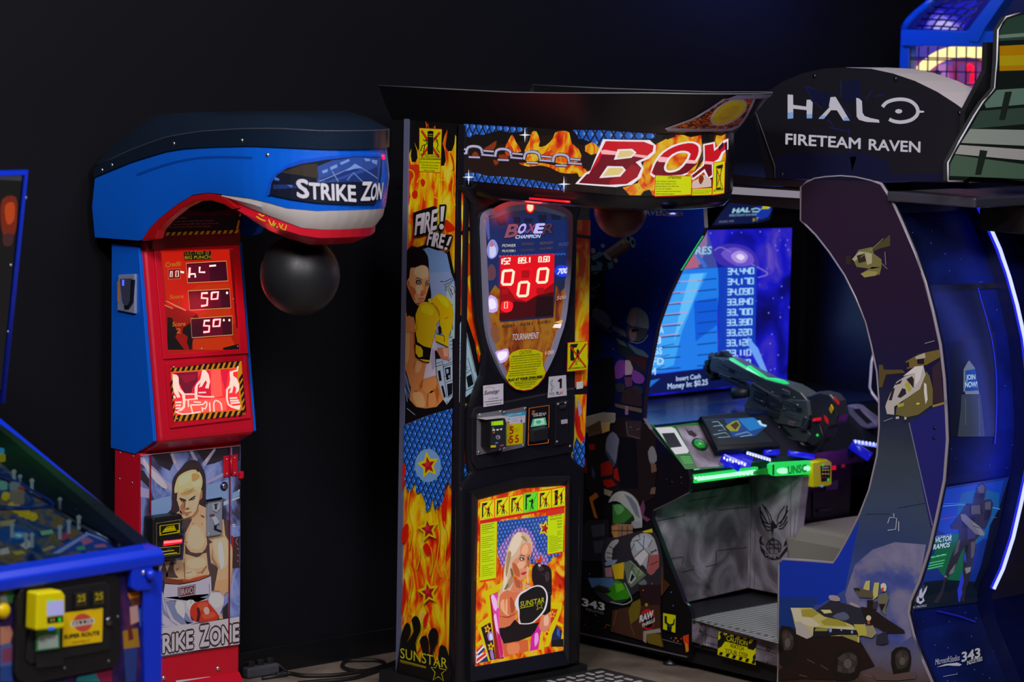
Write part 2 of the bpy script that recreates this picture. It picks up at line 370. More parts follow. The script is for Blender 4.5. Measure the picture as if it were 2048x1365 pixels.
class Grid:
    """a curved shell given as rows of points; u runs along rows index i, v along j"""
    def __init__(s, P, vs=None):
        s.P = [[V(p) for p in r] for r in P]; s.nu = len(P); s.nv = len(P[0]); s.cuts = list(range(1, s.nu-1)); s.vcuts = list(range(1, s.nv-1)); s.N = []
        for i in range(s.nu):
            row = []
            for j in range(s.nv):
                a = s.P[min(i+1, s.nu-1)][j]-s.P[max(i-1, 0)][j]; b = s.P[i][min(j+1, s.nv-1)]-s.P[i][max(j-1, 0)]
                row.append(a.cross(b).normalized())
            s.N.append(row)
    def pt(s, i, j, off): return s.P[i][j]+s.N[i][j]*off
    def at(s, u, v, off=0):
        i = max(0, min(s.nu-2, int(u))); j = max(0, min(s.nv-2, int(v))); f = u-i; g = v-j
        if f+g <= 1: a = s.pt(i, j, off); return a+(s.pt(i+1, j, off)-a)*f+(s.pt(i, j+1, off)-a)*g
        a = s.pt(i+1, j+1, off); return a+(s.pt(i, j+1, off)-a)*(1-f)+(s.pt(i+1, j, off)-a)*(1-g)
    def uv(s, px, py, off=0):
        d = ray(px, py); best = None; near = None
        for i in range(s.nu-1):
            for j in range(s.nv-1):
                for a, b, c, k in ((s.pt(i, j, off), s.pt(i+1, j, off), s.pt(i, j+1, off), 0), (s.pt(i+1, j+1, off), s.pt(i, j+1, off), s.pt(i+1, j, off), 1)):
                    e1 = b-a; e2 = c-a; h = d.cross(e2); det = e1.dot(h)
                    if abs(det) < 1e-12: continue
                    w = CAM-a; f = w.dot(h)/det; qv = w.cross(e1); g = d.dot(qv)/det; t = e2.dot(qv)/det
                    uvc = (i+f, j+g) if k == 0 else (i+1-f, j+1-g)
                    if f >= -1e-5 and g >= -1e-5 and f+g <= 1.00001:
                        if best is None or t < best[0]: best = (t, uvc)
                    else:
                        mis = max(-f, 0)+max(-g, 0)+max(f+g-1, 0)
                        if e1.cross(e2).dot(d) < 0 and (near is None or mis < near[0]): near = (mis, (min(i+1, max(i, uvc[0])), min(j+1, max(j, uvc[1]))))
        return best[1] if best else (near[1] if near else (0, 0))
    def px(s, px, py, off=0): return s.at(*s.uv(px, py, off), off)
# ================================================================ setting
def room():
    YW = 8.667
    mw, n, l, b = newmat('wall_black_paint'); setp(b, (.005, .005, .006), .65, 0, .12)
    tx = n.new('ShaderNodeTexNoise'); tx.inputs['Scale'].default_value = 2.5; tx.inputs['Detail'].default_value = 5
    r = ramp(n, [(.3, '#111115', 1), (.7, '#17171e', 1)]); l.new(tx.outputs[0], r.inputs[0]); l.new(r.outputs[0], b.inputs['Base Color'])
    nz = n.new('ShaderNodeTexNoise'); nz.inputs['Scale'].default_value = 160; bp = n.new('ShaderNodeBump'); bp.inputs['Strength'].default_value = .12; bp.inputs['Distance'].default_value = .003
    l.new(nz.outputs[0], bp.inputs['Height']); l.new(bp.outputs[0], b.inputs['Normal'])
    mf, n, l, b = newmat('floor_concrete'); setp(b, (.2, .18, .16), .55, 0, .4)
    tx = n.new('ShaderNodeTexNoise'); tx.inputs['Scale'].default_value = 5; tx.inputs['Detail'].default_value = 8; tx.inputs['Distortion'].default_value = .5
    tc = n.new('ShaderNodeTexCoord'); l.new(tc.outputs['Object'], tx.inputs['Vector'])
    r = ramp(n, [(.3, '#6b5c50', 1), (.5, '#86766a', 1), (.7, '#978a80', 1)]); l.new(tx.outputs[0], r.inputs[0]); l.new(r.outputs[0], b.inputs['Base Color'])
    struct(box('wall_back', mw, (-2, YW, 0), (16, YW+.15, 5.2)))
    struct(box('wall_right', mw, (16, -3, 0), (16.15, YW+.15, 5.2)))
    struct(box('floor', mf, (-2, -3, -.1), (16, YW, 0)))
    bb = struct(box('baseboard_back', 'p#0b0b0e:.35', (-2, YW-.016, .0), (16, YW, .098), bev=.004))
room()
# ================================================================ boxing machine with flame art
XB, XB2, YB = 7.11, 7.735, 7.893
bx = thing('boxing_machine', 'tall boxing arcade machine in flame artwork with yellow gloved woman on its side', 'arcade machine', (7.42, 7.9, 0))
mat_flame('flame_d', 0, 7, 2.4); mat_flame('flame_e', .95, 8, 5); mat_flame('flame_pale', 0, 9, 5, [(.3, '#c87818'), (.45, '#d09a30'), (.6, '#c8a878'), (.75, '#c0b0a8')]); mat_scale('scale_d', 0, 52); mat_scale('scale_e', .9, 40, lo='#06112a')
mat_flame('flame_dim', .42, 9, 5, [(.3, '#8a2a08', ), (.45, '#c8681a'), (.6, '#d8901c'), (.75, '#c07a18')])
mat_scale('scale_e2', .85, 80, '#a8c0f0', '#2e62c8', '#101c48'); mat_scale('scale_pink', .85, 80, '#f0b8f0', '#a884d8', '#2c2c68')
mat_cloud('steel_fleck', 0, [(.3, '#26262e'), (.7, '#3b3b44')], 60, 60)
S = PX(XB); Fp = PY(YB)
box('cabinet', 'p#0c0c10:.4', (XB, YB, .05), (XB2, 8.225, 2.075), bx, bev=.004)
box('base_plinth', 'p#101014:.5', (XB-.03, YB-.02, 0), (XB2+.02, 8.28, .05), bx)
prism('edge_trim', 'p#4c5068:.4', S, '808 238 817.5 238 800.5 1361 791 1360', .006, -.02, bx)
box('corner_trim', 'p#121218:.3', (XB-.005, YB-.006, .05), (XB+.022, YB+.036, 2.075), bx, bev=.006)
for py in (255, 420): pass
a = Art('side_artwork', S, bx)
a.p('flame_d', '817 240 913 240 905 800 898 1385 800 1385')
a.f(800, 240, 5.25).p('d#0d0b0d', '88 0 600 0 597 190 580 155 572 250 545 325 505 330 478 280 490 180 498 100 470 160 447 250 472 330 480 430 462 482 430 482 425 300 200 300 190 330 150 230 180 330 185 400 160 445 125 440 112 380 120 300 88 385')
a.p('d#c4440c', '265 0 300 85 275 85', '350 85 370 55 372 90', '200 560 190 480 160 560', '290 30 305 88 283 88')
a.p('d#c22808', '90 400 115 470 190 470 200 560 120 620 110 800 80 900', '520 340 560 400 575 520 550 540 555 470', '470 480 440 620 455 560', sm=3)
a.p('d#c81a06', '130 760 160 740 185 760 180 810 150 830 125 800', '215 640 240 620 265 650 250 700 225 690', '480 1050 540 1090 575 1130 560 1170 480 1170', sm=3)
a.l('d#d8a200', 12, '90 520 135 540 150 600 115 680 108 760 130 850 155 930', '180 660 205 610 260 610 275 680 250 760 265 850', '205 700 190 760 205 820 200 900', '400 690 420 640 480 640 500 720 470 800 450 840', '310 880 300 840 350 810 400 830', '540 520 560 640 550 760 580 900', '350 640 370 600 420 590', sm=4)
# warning sticker on the flames
a.p('d#c01808', '202 83 442 96 427 558 198 543').p('d#cdd400', '206 88 438 100 423 552 203 537')
a.l('d#b02812', 26, '225 112 410 395', '418 130 225 385')
a.p('d#10120a', '290 122 350 118 348 360 288 358', '286 122 316 112 354 122 350 138 290 136').p('d#8a9010', '298 150 342 150 342 156 298 156', '298 170 342 172 342 178 298 176')
a.l('d#10120a', 9, '270 200 285 250 235 270 215 330', '240 205 262 222 280 205', '262 260 245 345', '352 190 395 215 375 235', '385 205 400 262 385 300 415 345', '370 190 385 170')
a.l('d#10120a', 4, '205 358 425 362', '204 414 428 418')
a.text('d#10120a', 'SIDE LEANING', 262, 385, 415, 392, 17).text('d#10120a', 'AND SIDE PUSHING', 215, 407, 425, 416, 17)
a.text('d#10120a', 'Do not lean on the machine', 208, 447, 421, 456, 13).text('d#10120a', 'This may cause serious', 225, 476, 405, 486, 13).text('d#10120a', 'Could and could serious', 222, 503, 400, 513, 13).text('d#10120a', 'injury or death', 250, 532, 365, 540, 13)
# comic panel
FIREW = True
a.f().p('d#0b0a0d', '813 503 851 489 894 505 899 500 911 560 906.5 802 906 817 860 829 807 850')
a.f(800, 480, 7.5833).p('d#5f82b4', '335 150 430 112 560 160 640 165 712 215 775 500 830 640 835 1500 400 1500 440 600')
a.p('d#7288bc', '440 500 760 480 800 640 835 900 830 1500 430 1500').p('d#8fa4cc', '690 690 800 640 835 720 835 1500 780 1500')
a.l('d#0b0f18', 9, '610 630 668 635', '680 640 790 580', '670 690 780 640 800 600', '690 720 790 660', '680 745 710 780 690 700', '720 720 790 900 810 960', '740 700 800 840', '770 700 820 720 830 800 790 830 770 740', '745 930 800 1000', '790 900 830 980', '700 960 750 1365', '770 990 800 1365')
a.p('d#8ea6cc', '740 860 835 900 835 1060 800 980')
a.f(800, 640, 6.825).p('d#8b9dc6', '480 180 715 180 718 1050 640 1160 590 1090 500 760')
a.p('d#0b0e16', '610 660 690 640 690 800 635 830', '515 700 550 690 570 830 535 840', '640 880 715 860 712 1010 655 1050', '560 905 590 900 625 1050 600 1070', '480 430 500 420 560 530 480 540')
a.l('d#0b0e16', 7, '580 560 640 1060', '500 600 570 570', '495 640 580 610', '600 640 715 600', '590 690 600 620 715 570', '625 860 715 820', '670 250 715 230', '680 300 715 285', '675 350 715 335', '690 400 715 390', '700 520 660 570', '600 780 690 740', '690 140 680 230', '650 1060 715 1030', '640 1110 650 1160')
a.p('d#7f90bc', '625 680 660 670 665 720 640 740', '660 760 682 755 682 790 662 800')
a.p('d#3c4c70', '60 690 130 870 140 1020 110 1090 60 900').l('d#0b0e16', 10, '60 760 130 930', '60 850 120 1010', '60 960 100 1100', '62 1000 95 1200').l('d#8fa0c8', 6, '62 720 135 1000', '62 900 100 1120', '95 1210 205 1300')
# woman with yellow gloves
a.p('d#a86c3c', '66 -40 190 -40 205 300 215 520 370 590 330 720 300 860 320 800 490 755 595 1085 500 1190 350 1212 220 1192 130 1090 150 930 68 650')
a.p('d#c08a58', '70 -30 130 -30 130 400 110 560 75 560', '230 560 300 600 270 700 210 720', '170 1010 300 1000 340 1180 230 1170', sm=3)
a.p('d#8f4d22', '190 0 205 300 210 480 180 380', '300 820 330 840 320 900 270 960 260 900', '170 690 185 620 215 540 200 620', '375 960 390 960 380 1190 360 1195', '470 800 500 830 540 1000 510 1150 480 1000')
a.p('d#b4743e', '320 830 470 790 500 900 430 1000 330 980', '400 1000 470 980 480 1150 400 1190', sm=3).p('d#7c3d18', '180 950 220 975 258 950 240 970 215 985', '450 920 470 960 478 1000 455 960')
a.p('d#a9a2b4', '470 225 512 330 475 430 492 760 315 810 360 600 400 590 430 370').p('d#8a86a0', '440 380 475 430 485 640 440 700 420 560')
a.p('d#9a5d48', '520 380 660 378 668 560 560 530 500 420').p('d#b88468', '580 385 655 385 655 500 600 500')
a.f(800, 480, 7.5833).p('d#a8703f', '80 1095 150 1150 215 1200 250 1400 75 1400').p('d#0c090b', '103 165 330 143 392 200 425 270 438 420 442 600 474 850 440 905 400 925 330 960 280 1000 205 1160 140 1145 96 1080', sm=3)
a.p('d#b98455', '160 432 230 420 342 382 428 432 438 600 442 690 402 830 372 922 330 962 282 1002 212 932 152 800 112 700 106 632 142 560', sm=3)
a.p('d#c9a07a', '250 420 345 395 415 440 420 560 350 590 260 560 210 500', '250 700 330 690 340 780 300 830 240 790', sm=3)
a.p('d#96582c', '140 700 200 720 250 790 215 850 240 930 205 900 155 800', '378 690 392 700 388 780 375 830', '110 640 140 620 150 690 130 720', sm=2)
a.p('d#b05a34', '330 760 385 790 372 832 330 842 310 820', sm=2).p('d#5e2a18', '318 832 350 838 345 848 322 845')
a.p('d#14121a', '238 632 262 606 300 612 326 640 318 668 285 676 252 664', '380 668 398 646 428 650 440 672 425 694 396 698', sm=3)
a.p('d#c2bcc0', '258 638 280 620 312 640 302 664 270 662', '392 670 405 655 428 664 420 688 400 690').e('d#3a5a78', (286, 642, 16, 18, 0), (410, 672, 11, 14, 0)).e('d#0a0a10', (287, 642, 8, 10, 0), (411, 672, 6, 8, 0))
a.l('d#2a1810', 9, '238 600 262 572 300 588 330 612', '386 640 410 622 434 618', sm=3)
a.p('d#b86a58', '276 888 318 872 368 880 372 895 300 896', '290 900 365 898 345 936 310 932', sm=2).l('d#58241c', 5, '276 890 320 892 370 892')
a.p('d#8a5034', '280 950 330 962 282 1002 240 960')
a.f(800, 640, 6.825).p('d#b8960a', '212 -70 250 -170 330 -175 400 -150 480 -110 500 -60 500 0 480 150 440 320 420 388 320 362 240 312 218 200')
a.f(800, 480, 7.5833).p('d#bd9708', '255 1180 290 1000 310 972 380 940 440 958 520 1000 590 1100 604 1200 545 1290 540 1380 244 1380 246 1240', sm=3)
a.p('d#c89600', '480 940 520 852 580 825 680 850 770 950 806 1060 802 1200 770 1380 640 1380 604 1260 606 1120 560 1020', sm=3)
a.p('d#d2ac10', '560 850 640 850 720 920 740 1020 680 1010 600 920', '330 1000 420 990 500 1060 480 1150 380 1120 320 1080', sm=3).p('d#9a6a00', '480 945 545 1000 600 1110 604 1200 570 1100', '640 1220 700 1180 740 1160 690 1230', '250 1300 270 1200 262 1380 246 1380')
a.p('d#d0a010', '420 905 455 890 490 960 450 965')
a.f(800, 640, 6.825).p('d#c39a04', '560 -10 716 -10 690 150 660 230 660 375 600 352 490 292 478 200 600 222 565 150')
a.p('d#100c0c', '520 100 545 75 568 120 560 190 530 190').l('d#100c0c', 9, '490 180 605 225 605 300', '490 295 600 345 655 375', '240 310 320 365 418 390', '205 330 210 500 280 560 390 588')
a.p('d#c09a10', '215 340 285 370 312 420 310 500 255 515 212 450', '265 535 405 552 392 578 320 565', sm=0).p('d#0f0c0c', '312 370 418 395 408 540 312 520')
# shouted words over the panel
a.f(800, 240, 5.25).p('d#0c0a0c', '135 975 350 905 385 912 390 1160 340 1170 290 1205 180 1235 145 1230', '412 890 480 885 488 900 462 1150 440 1175 395 1165 395 1110 415 1090', '300 1165 460 1190 475 1205 540 1205 556 1225 520 1365 440 1350 270 1325 265 1300')
for t, x0, y0, x1, y1, h in (('F', 155, 1208, 205, 1192, 205), ('I', 216, 1190, 240, 1184, 205), ('R', 255, 1183, 312, 1164, 205), ('E', 322, 1160, 380, 1142, 205), ('F', 280, 1312, 316, 1316, 140), ('I', 330, 1322, 344, 1325, 138), ('R', 352, 1326, 396, 1336, 140), ('E', 404, 1338, 448, 1350, 142)): a.text('d#aaa8b4', t, x0, y0, x1, y1, h, .09 if h > 180 else .2, -1, .03)
a.p('d#aaa8b4', '428 912 470 905 452 1065 425 1068', '520 1226 545 1226 508 1322 484 1318').e('d#aaa8b4', (436, 1122, 24, 30, 0), (482, 1352, 16, 16, 0))
# scale netting, stars, flame roots and maker's name
a.f().p('scale_d', '808 851 860 830 905 817 901.5 980 896 965 890 978 884 1018 876 1000 870 1025 862 985 850 1005 842 985 828 967 820 988 806 960')
a.f(780, 820, 2.505).e('d#5f86c8', (190, 280, 66, 84, 0))
a.p('d#b41404', '65 270 80 300 70 380 62 400', '70 840 80 900 72 980 55 1030 66 920', '165 690 185 668 205 710 185 730', '62 600 90 570 84 640 60 670', '168 1050 192 1010 182 1080 168 1090', '258 480 275 440 285 480 274 590 260 550', '230 700 250 640 245 720 232 760', sm=3)
a.p('scale_d', '70 330 100 300 105 370 85 410', '125 330 150 340 150 410 130 420', '175 440 215 390 200 500 180 510', '225 410 250 430 240 500 230 490')
a.l('d#d09008', 5, '100 400 90 500 110 600 95 700', '230 500 250 620 235 760 255 840', '90 760 110 860 95 960 100 1030', '205 690 215 760 200 830', '270 560 285 640 275 760 290 850', '130 640 150 720 135 800', sm=4)
for cy in (278, 598, 915): a.star('d#caa800', 191, cy, 56, 70, -1.75, .5).star('d#8e0f16', 191, cy+2, 36, 46, -1.75, .45).star('d#b8202c', 186, cy-6, 18, 22, -1.75, .45)
a.p('d#0d0b0b', '47 1200 62 1110 82 1068 100 1080 102 1120 86 1166 118 1112 107 1055 130 1033 150 1060 151 1112 127 1172 148 1268 165 1225 148 1160 170 1132 191 1150 191 1235 202 1200 191 1130 215 1093 241 1115 236 1172 214 1222 236 1280 247 1192 268 1182 292 1225 292 1420 45 1420', sm=2)
a.text('d#a3a014', 'SUNSTAR', 52, 1244, 287, 1298, 50).l('d#8e7e10', 4, '50 1256 180 1290').l('d#a3a014', 4, '205 1290 228 1294 240 1270 250 1298 282 1304 258 1322 268 1360 242 1338 216 1356 226 1318', closed=True)
a.text('d#8e7e10', 'manufacturer of amusement machines', 52, 1268, 180, 1298, 9)
a.build()
# front artwork left and right of the black frame
a = Art('front_artwork', Fp, bx)
a.p('flame_d', '923 384 932 395 948 410 950 430 952 640 970 710 962 780 944 815 940 960 917 978 920 800', '1150 440 1181 440 1177 700 1173 800 1168 936 1140 920 1150 780')
a.f(800, 640, 6.825).p('d#0b0a0d', '820 -60 900 -60 1020 300 1090 650 1090 900 960 1110 808 1200').p('d#86a2cc', '818 60 850 -20 875 20 950 330 1062 820 1062 925 808 1130')
a.p('d#0b0e16', '905 780 975 740 1005 880 930 930', '820 880 885 820 905 960 820 1010', '820 700 850 760 822 780').l('d#0b0e16', 7, '815 590 925 520 1025 880', '830 600 880 740', '815 800 970 680', '820 380 870 345', '820 330 850 310', '860 10 940 330 1030 720', '895 650 930 640', '820 430 870 420', '905 660 920 690', '820 560 900 490', '820 1020 1040 890')
a.p('d#c82a08', '1000 180 1040 240 1040 330 1010 230', '1050 380 1090 500 1090 640 1060 520')
a.f().p('d#0b0a0d', '922 463 954 446 954 453 922 471', '1152 468 1181 472 1181 479 1152 475')
a.p('d#c63a08', '930 470 945 520 932 560', '927 400 940 440 930 455', '1160 500 1172 520 1165 560 1158 530', '1152 720 1165 740 1158 776 1150 776', sm=2)
a.p('scale_d', '919 905 928 930 938 890 944 880 944 962 917 978', '1152 875 1163 890 1170 870 1169 937 1143 920').p('d#b01404', '925 880 934 850 940 860 934 905', '1153 820 1158 815 1162 860 1170 880 1162 882 1154 862', sm=2)
a.p('d#9088c0', '920 840 938 828 938 850 922 870', '1154 800 1160 806 1164 826 1158 834')
a.p('d#0b0a0d', '1148 776 1176 772 1176 788 1148 790').p('d#a8b0cc', '1153 765 1166 763 1166 777 1153 779')
a.build()
# black vacuum formed front frame
bez = prism('front_frame', 'p#0e0e13:.28', Fp, '923 370 947 408 947 432 949 575 954 640 969 709 964 752 950 790 940 813 938 835 938 925 944 948 919 978 917 1373 1157 1327 1163 960 1166 934 1145 914 1151 880 1153 790 1144 778 1134 745 1146 670 1153 605 1157 440 1170 400', .03, 0, bx, bev=.012)
prism('coin_panel', 'p#101016:.35', Fp, '950 815 1150 775 1148 905 955 940 944 925 944 835', .04, .028, bx, bev=.008)
ring('display_rim', 'p#6f6f86:.3', Fp, '966 437 985 418 1015 404 1053 400 1090 405 1122 412 1142 425 1146 445 1144 515 1140 575 1132 640 1120 680 1110 710 1090 750 1070 772 1050 781 1033 778 1013 760 996 728 981 690 973 648 970 590 967 510',
     '973 441 990 428 1020 413 1053 409 1088 414 1118 423 1134 432 1138 448 1136 515 1132 575 1124 636 1112 674 1102 704 1083 742 1066 763 1050 771 1036 768 1019 752 1003 722 989 686 981 646 978 590 974 510', .045, .028, bx, oi=.04, sm=3)
a = Art('score_display', Fp, bx, base=.033)
a.p('e#1c2440', '971 440 988 424 1020 410 1053 406 1088 410 1118 418 1138 430 1140 448 1138 515 1134 575 1126 640 1114 680 1104 708 1085 746 1068 767 1050 775 1034 772 1017 756 1000 725 986 690 978 648 975 590 971 510')
a.p('e#14255a', '976 445 1000 436 1053 430 1118 436 1137 446 1136 515 1132 560 978 575 974 510').p('scale_e2', '985 500 1000 470 1060 460 1130 480 1132 510 1000 516').p('e#16265c', '978 470 1130 462 1132 506 985 512')
a.p('flame_dim', '978 590 990 570 1000 580 1000 645 1107 636 1112 570 1120 585 1131 575 1124 640 1112 680 1100 712 1084 745 1066 766 1050 774 1034 770 1018 752 1001 722 987 686 980 646')
a.p('e#101830', '990 434 1008 431 1012 450 998 452', '1026 434 1040 434 1042 446 1028 446', '1048 437 1066 437 1064 446 1050 446', '1076 430 1094 430 1092 444 1078 444', '1102 428 1120 424 1122 440 1104 440').p('e#30364c', '975 438 990 426 1020 412 1053 408 1088 412 1118 420 1135 431 1128 434 1090 424 1053 420 1020 424 992 436')
a.f(940, 390, 8.03)
a.p('e#4a56a0', '245 330 300 330 320 700 290 730 250 520').p('e#8a8ad0', '345 720 400 730 440 800 455 880 430 970 395 1010 340 1030 290 990 270 880 300 770', sm=3).p('e#c8c8f0', '320 830 400 830 420 940 380 1000 320 990', sm=3).p('e#b07080', '320 760 350 740 380 780 370 830 330 830', sm=2).p('e#5a3a46', '300 1150 350 1110 400 1160 420 1280 380 1365 290 1365 280 1240', sm=2)
for t, x0, y0, x1, y1, h, c, bo in (('B', 560, 685, 740, 668, 205, 'e#8c4a5c', .03), ('O', 760, 620, 870, 610, 145, 'e#b8a8f0', .05), ('X', 905, 610, 1030, 605, 140, 'e#8a4664', .03), ('E', 1030, 612, 1150, 610, 145, 'e#c0b8ff', .05), ('R', 1160, 645, 1320, 610, 170, 'e#4c2e44', .02)):
    a.text('e#0a0c28', t, x0+4, y0+6, x1+4, y1+6, h, .32, -1, bo+.03); a.text(c, t, x0, y0, x1, y1, h, .32, -1, bo)
a.text('e#c8d0f4', 'CHAMPION', 725, 705, 1120, 690, 55, .3, -1, .02)
for t, x0, y0, x1, y1, h, c in (('POWER', 515, 838, 730, 836, 45, 'e#c8c8c0'), ('PLAYER1', 515, 920, 720, 918, 38, 'e#d0c8b0'), ('SPEED', 830, 808, 1020, 800, 36, 'e#5a4426'), ('PLAYER2', 820, 908, 1030, 900, 34, 'e#544020'), ('REFLEX', 1120, 798, 1330, 786, 42, 'e#6a4a24'), ('PLAYER3', 1120, 882, 1320, 868, 34, 'e#5e4222'), ('900', 1405, 832, 1570, 818, 60, 'e#3c4474')):
    a.text(c, t, x0, y0, x1, y1, h, .3, -1, .01)
a.text('e#3a2024', 'MODE', 620, 205, 810, 200, 42).text('e#3a2024', 'SELECT', 612, 265, 800, 258, 40).text('e#3a2024', 'GAME', 1070, 200, 1250, 192, 40).text('e#3a2024', 'MODE', 1070, 250, 1180, 245, 36)
a.e('e#7a0a0c', (965, 195, 82, 108, 0)).e('e#ff2018:1.6', (967, 195, 68, 92, 0)).e('e#ffc8a0:1.3', (967, 195, 50, 72, 0))
a.p('e#1f3ce0', '1370 1180 1440 1130 1580 1150 1600 1250 1540 1310 1420 1310 1360 1250', sm=3).text('e#d8e0ff', '700', 1400, 1275, 1560, 1255, 85, .3, -1, .05)
a.f(960, 500, 7.583)
a.p('e#e00818:1.0', '312 98 1130 62 1108 1000 292 1072').p('e#8c0208', '300 560 420 570 540 740 700 780 860 690 1120 500 1108 1000 292 1072', sm=0).p('e#400004', '520 780 700 800 860 700 1115 640 1108 1000 292 1072 296 960 420 960')
a.p('e#1c0204', '860 720 1113 700 1108 1000 840 1024').p('e#ff1420:1.1', '330 800 420 770 500 820 480 920 400 950 320 910', sm=3).p('e#a80410', '630 320 750 310 745 420 635 430', '860 580 970 572 968 660 855 668', '330 590 430 585 425 670 325 680').l('e#ff1018', 6, '600 290 780 280 770 460 610 470', closed=True)
for (x, y, w, h, k) in ((322, 118, 200, 420, 1), (855, 268, 190, 235, 1), (556, 475, 200, 240, 1)):
    if x == 322: a.l('e#ffe0c0:1.15', 40, '365 320 485 310 512 330 488 500 470 525 350 525 335 505 352 335', closed=True)
    elif x == 855: a.l('e#ffe0c0:1.15', 40, '905 290 1015 282 1034 300 1010 475 990 492 880 496 866 480 888 310', closed=True)
    else: a.l('e#ffe0c0:1.15', 40, '618 495 720 488 742 508 720 680 700 698 590 702 572 685 598 512', closed=True)
a.l('e#ffd0b8:1.1', 13, '374 798 418 794 414 884 370 888', closed=True)
a.led('e#ffdcc8:1.15', '152', 322, 220, 452, 210, 84, 22, .05, .45).led('e#ffdcc8:1.15', '89.1', 586, 206, 765, 192, 82, 22, .05, .45).led('e#ffdcc8:1.15', '0.60', 892, 188, 1048, 178, 80, 20, .05, .4)
a.p('e#c8a8f0', '105 800 150 690 200 700 265 760 260 930 130 945', sm=2).p('e#f0e4ff', '130 760 200 740 240 800 240 880 150 900', sm=2).p('e#8e4a4a', '160 1180 210 1140 260 1180 260 1330 290 1365 180 1365 150 1260', sm=2)
a.p('e#ffe8e0', '1100 1180 1130 1130 1240 1120 1230 1190').p('e#d8b060', '1130 1100 1260 1060 1250 1130', sm=0)
for t, x0, y0, x1, y1 in (('PLAYER 4', 330, 1188, 520, 1168), ('PLAYER 5', 605, 1158, 795, 1140), ('PLAYER 6', 870, 1132, 1060, 1108)): a.text('e#1a2028', t, x0, y0, x1, y1, 42, .25, -1, .04)
a.text('e#b08a84', '500', 1160, 760, 1300, 745, 55, .2, -1, .02)
a.f(950, 640, 7.583).text('e#5a2420', 'TOURNAMENT', 558, 322, 970, 290, 110, .06, -1, .05).text('e#c0b0b4', 'TOURNAMENT', 563, 314, 966, 284, 98, .06, -1, .01)
a.p('e#c8a8e8', '310 490 400 460 500 440 510 560 450 640 350 660 330 580', sm=2).p('e#f4ecff', '350 500 480 480 480 560 400 620 350 590', sm=2).p('e#7a4a30', '245 130 290 80 340 110 345 200 380 290 330 360 260 270 240 200', sm=2).text('e#c8a090', '100', 1065, 535, 1190, 515, 55, .1, -1, .02)
a.build()
# caution sticker across the tip of the display
a = Art('caution_sticker', Fp, bx, base=.047)
a.f(950, 640, 7.583).p('d#b82008', '508 545 560 490 660 448 800 432 940 450 1035 495 1030 600 1040 690 1080 800 1050 880 960 990 860 1060 740 1080 620 1060 520 980 455 875 500 780 520 690 515 610').p('d#bfca00', '514 550 566 496 664 456 800 440 936 458 1028 500 1022 600 1032 692 1070 800 1042 874 954 982 856 1052 740 1070 624 1052 528 974 464 872 508 780 528 690 522 610')
a.text('d#141808', 'CAUTION!', 675, 528, 862, 508, 56)
for i, (x0, y0, x1, y1) in enumerate(((555, 572, 990, 530), (545, 605, 1000, 562), (540, 640, 1005, 598), (540, 676, 1000, 632), (540, 716, 1000, 668), (545, 752, 1000, 706), (520, 795, 940, 748), (528, 828, 930, 788), (505, 860, 930, 822), (600, 960, 950, 906), (600, 985, 930, 945), (620, 1010, 910, 975), (680, 1036, 850, 1018))):
    a.text('d#2a3008', ('THIS MACHINE IS FOR PUNCHING ONLY', 'Do not play the game if you have any back or bone issues', 'Hit only from forward, only once, hold other hand low', 'Only one person can play at a time, no kicking', 'Keep others away from the machine while playing')[i % 5], x0, y0, x1, y1, 19, 0, -1, .03 if i == 0 else .01)
a.text('d#101406', 'PLAY AT YOUR OWN RISK!', 505, 935, 1030, 880, 38, .1, -1, .05)
a.build()
# other stickers
a = Art('maker_sticker', Fp, bx, base=.042)
a.f(950, 640, 7.583).p('d#a9a4b0', '122 1000 430 966 430 1280 128 1325').l('d#b03028', 6, '150 1045 200 1025 250 1022 300 1050', sm=3).text('d#14121a', 'Sunstar', 138, 1140, 365, 1110, 62, .25, -1, .02).text('d#14121a', 'INC', 285, 1142, 340, 1135, 14)
a.text('d#14121a', '612 522 4200', 205, 1212, 350, 1195, 20).text('d#14121a', 'www.thesunstarstore.com', 145, 1256, 412, 1222, 17, 0, -1, .02).text('d#14121a', 'www.sunstararcade.com', 165, 1294, 400, 1262, 17, 0, -1, .02).build()
a = Art('price_sticker', Fp, bx, base=.042)
a.f(950, 640, 7.583).p('d#a4a2ac', '1120 865 1380 838 1392 1148 1100 1185').l('d#5c6a68', 8, '1185 915 1155 940 1140 970 1165 1000 1195 1010 1180 1050 1150 1080', '1170 900 1160 1090', sm=3).p('d#120a0c', '1252 940 1262 915 1290 893 1318 890 1316 1038 1286 1042 1284 945').text('d#5a5a68', 'PER', 1130, 1150, 1210, 1142, 44).text('d#120a0c', 'PL', 1236, 1140, 1280, 1134, 45, 0, -1, .03).text('d#a83010', 'AY', 1284, 1134, 1334, 1128, 42, 0, -1, .03).build()
a = Art('no_standing_sticker', Pl((0, YB, 0), (1, 0, 0), (0, 0, 1)), bx, base=.034)
a.f(950, 640, 7.583).p('d#b81c0a', '1402 345 1705 318 1702 765 1390 792').p('d#bcc800', '1412 352 1705 328 1702 752 1402 782').p('d#15180a', '1445 372 1566 362 1540 420 1500 425 1500 560 1520 600 1515 625 1445 620', '1540 465 1560 440 1580 470 1585 520 1570 610 1558 610 1560 540 1535 580 1540 510').l('d#15180a', 8, '1515 640 1540 660 1500 690', '1530 640 1550 690', '1520 625 1600 630').l('d#a8240e', 26, '1440 395 1680 715', '1685 360 1435 735').text('d#15180a', 'NO STANDING CLOSE', 1415, 757, 1690, 730, 26, 0, -1, .02).build()
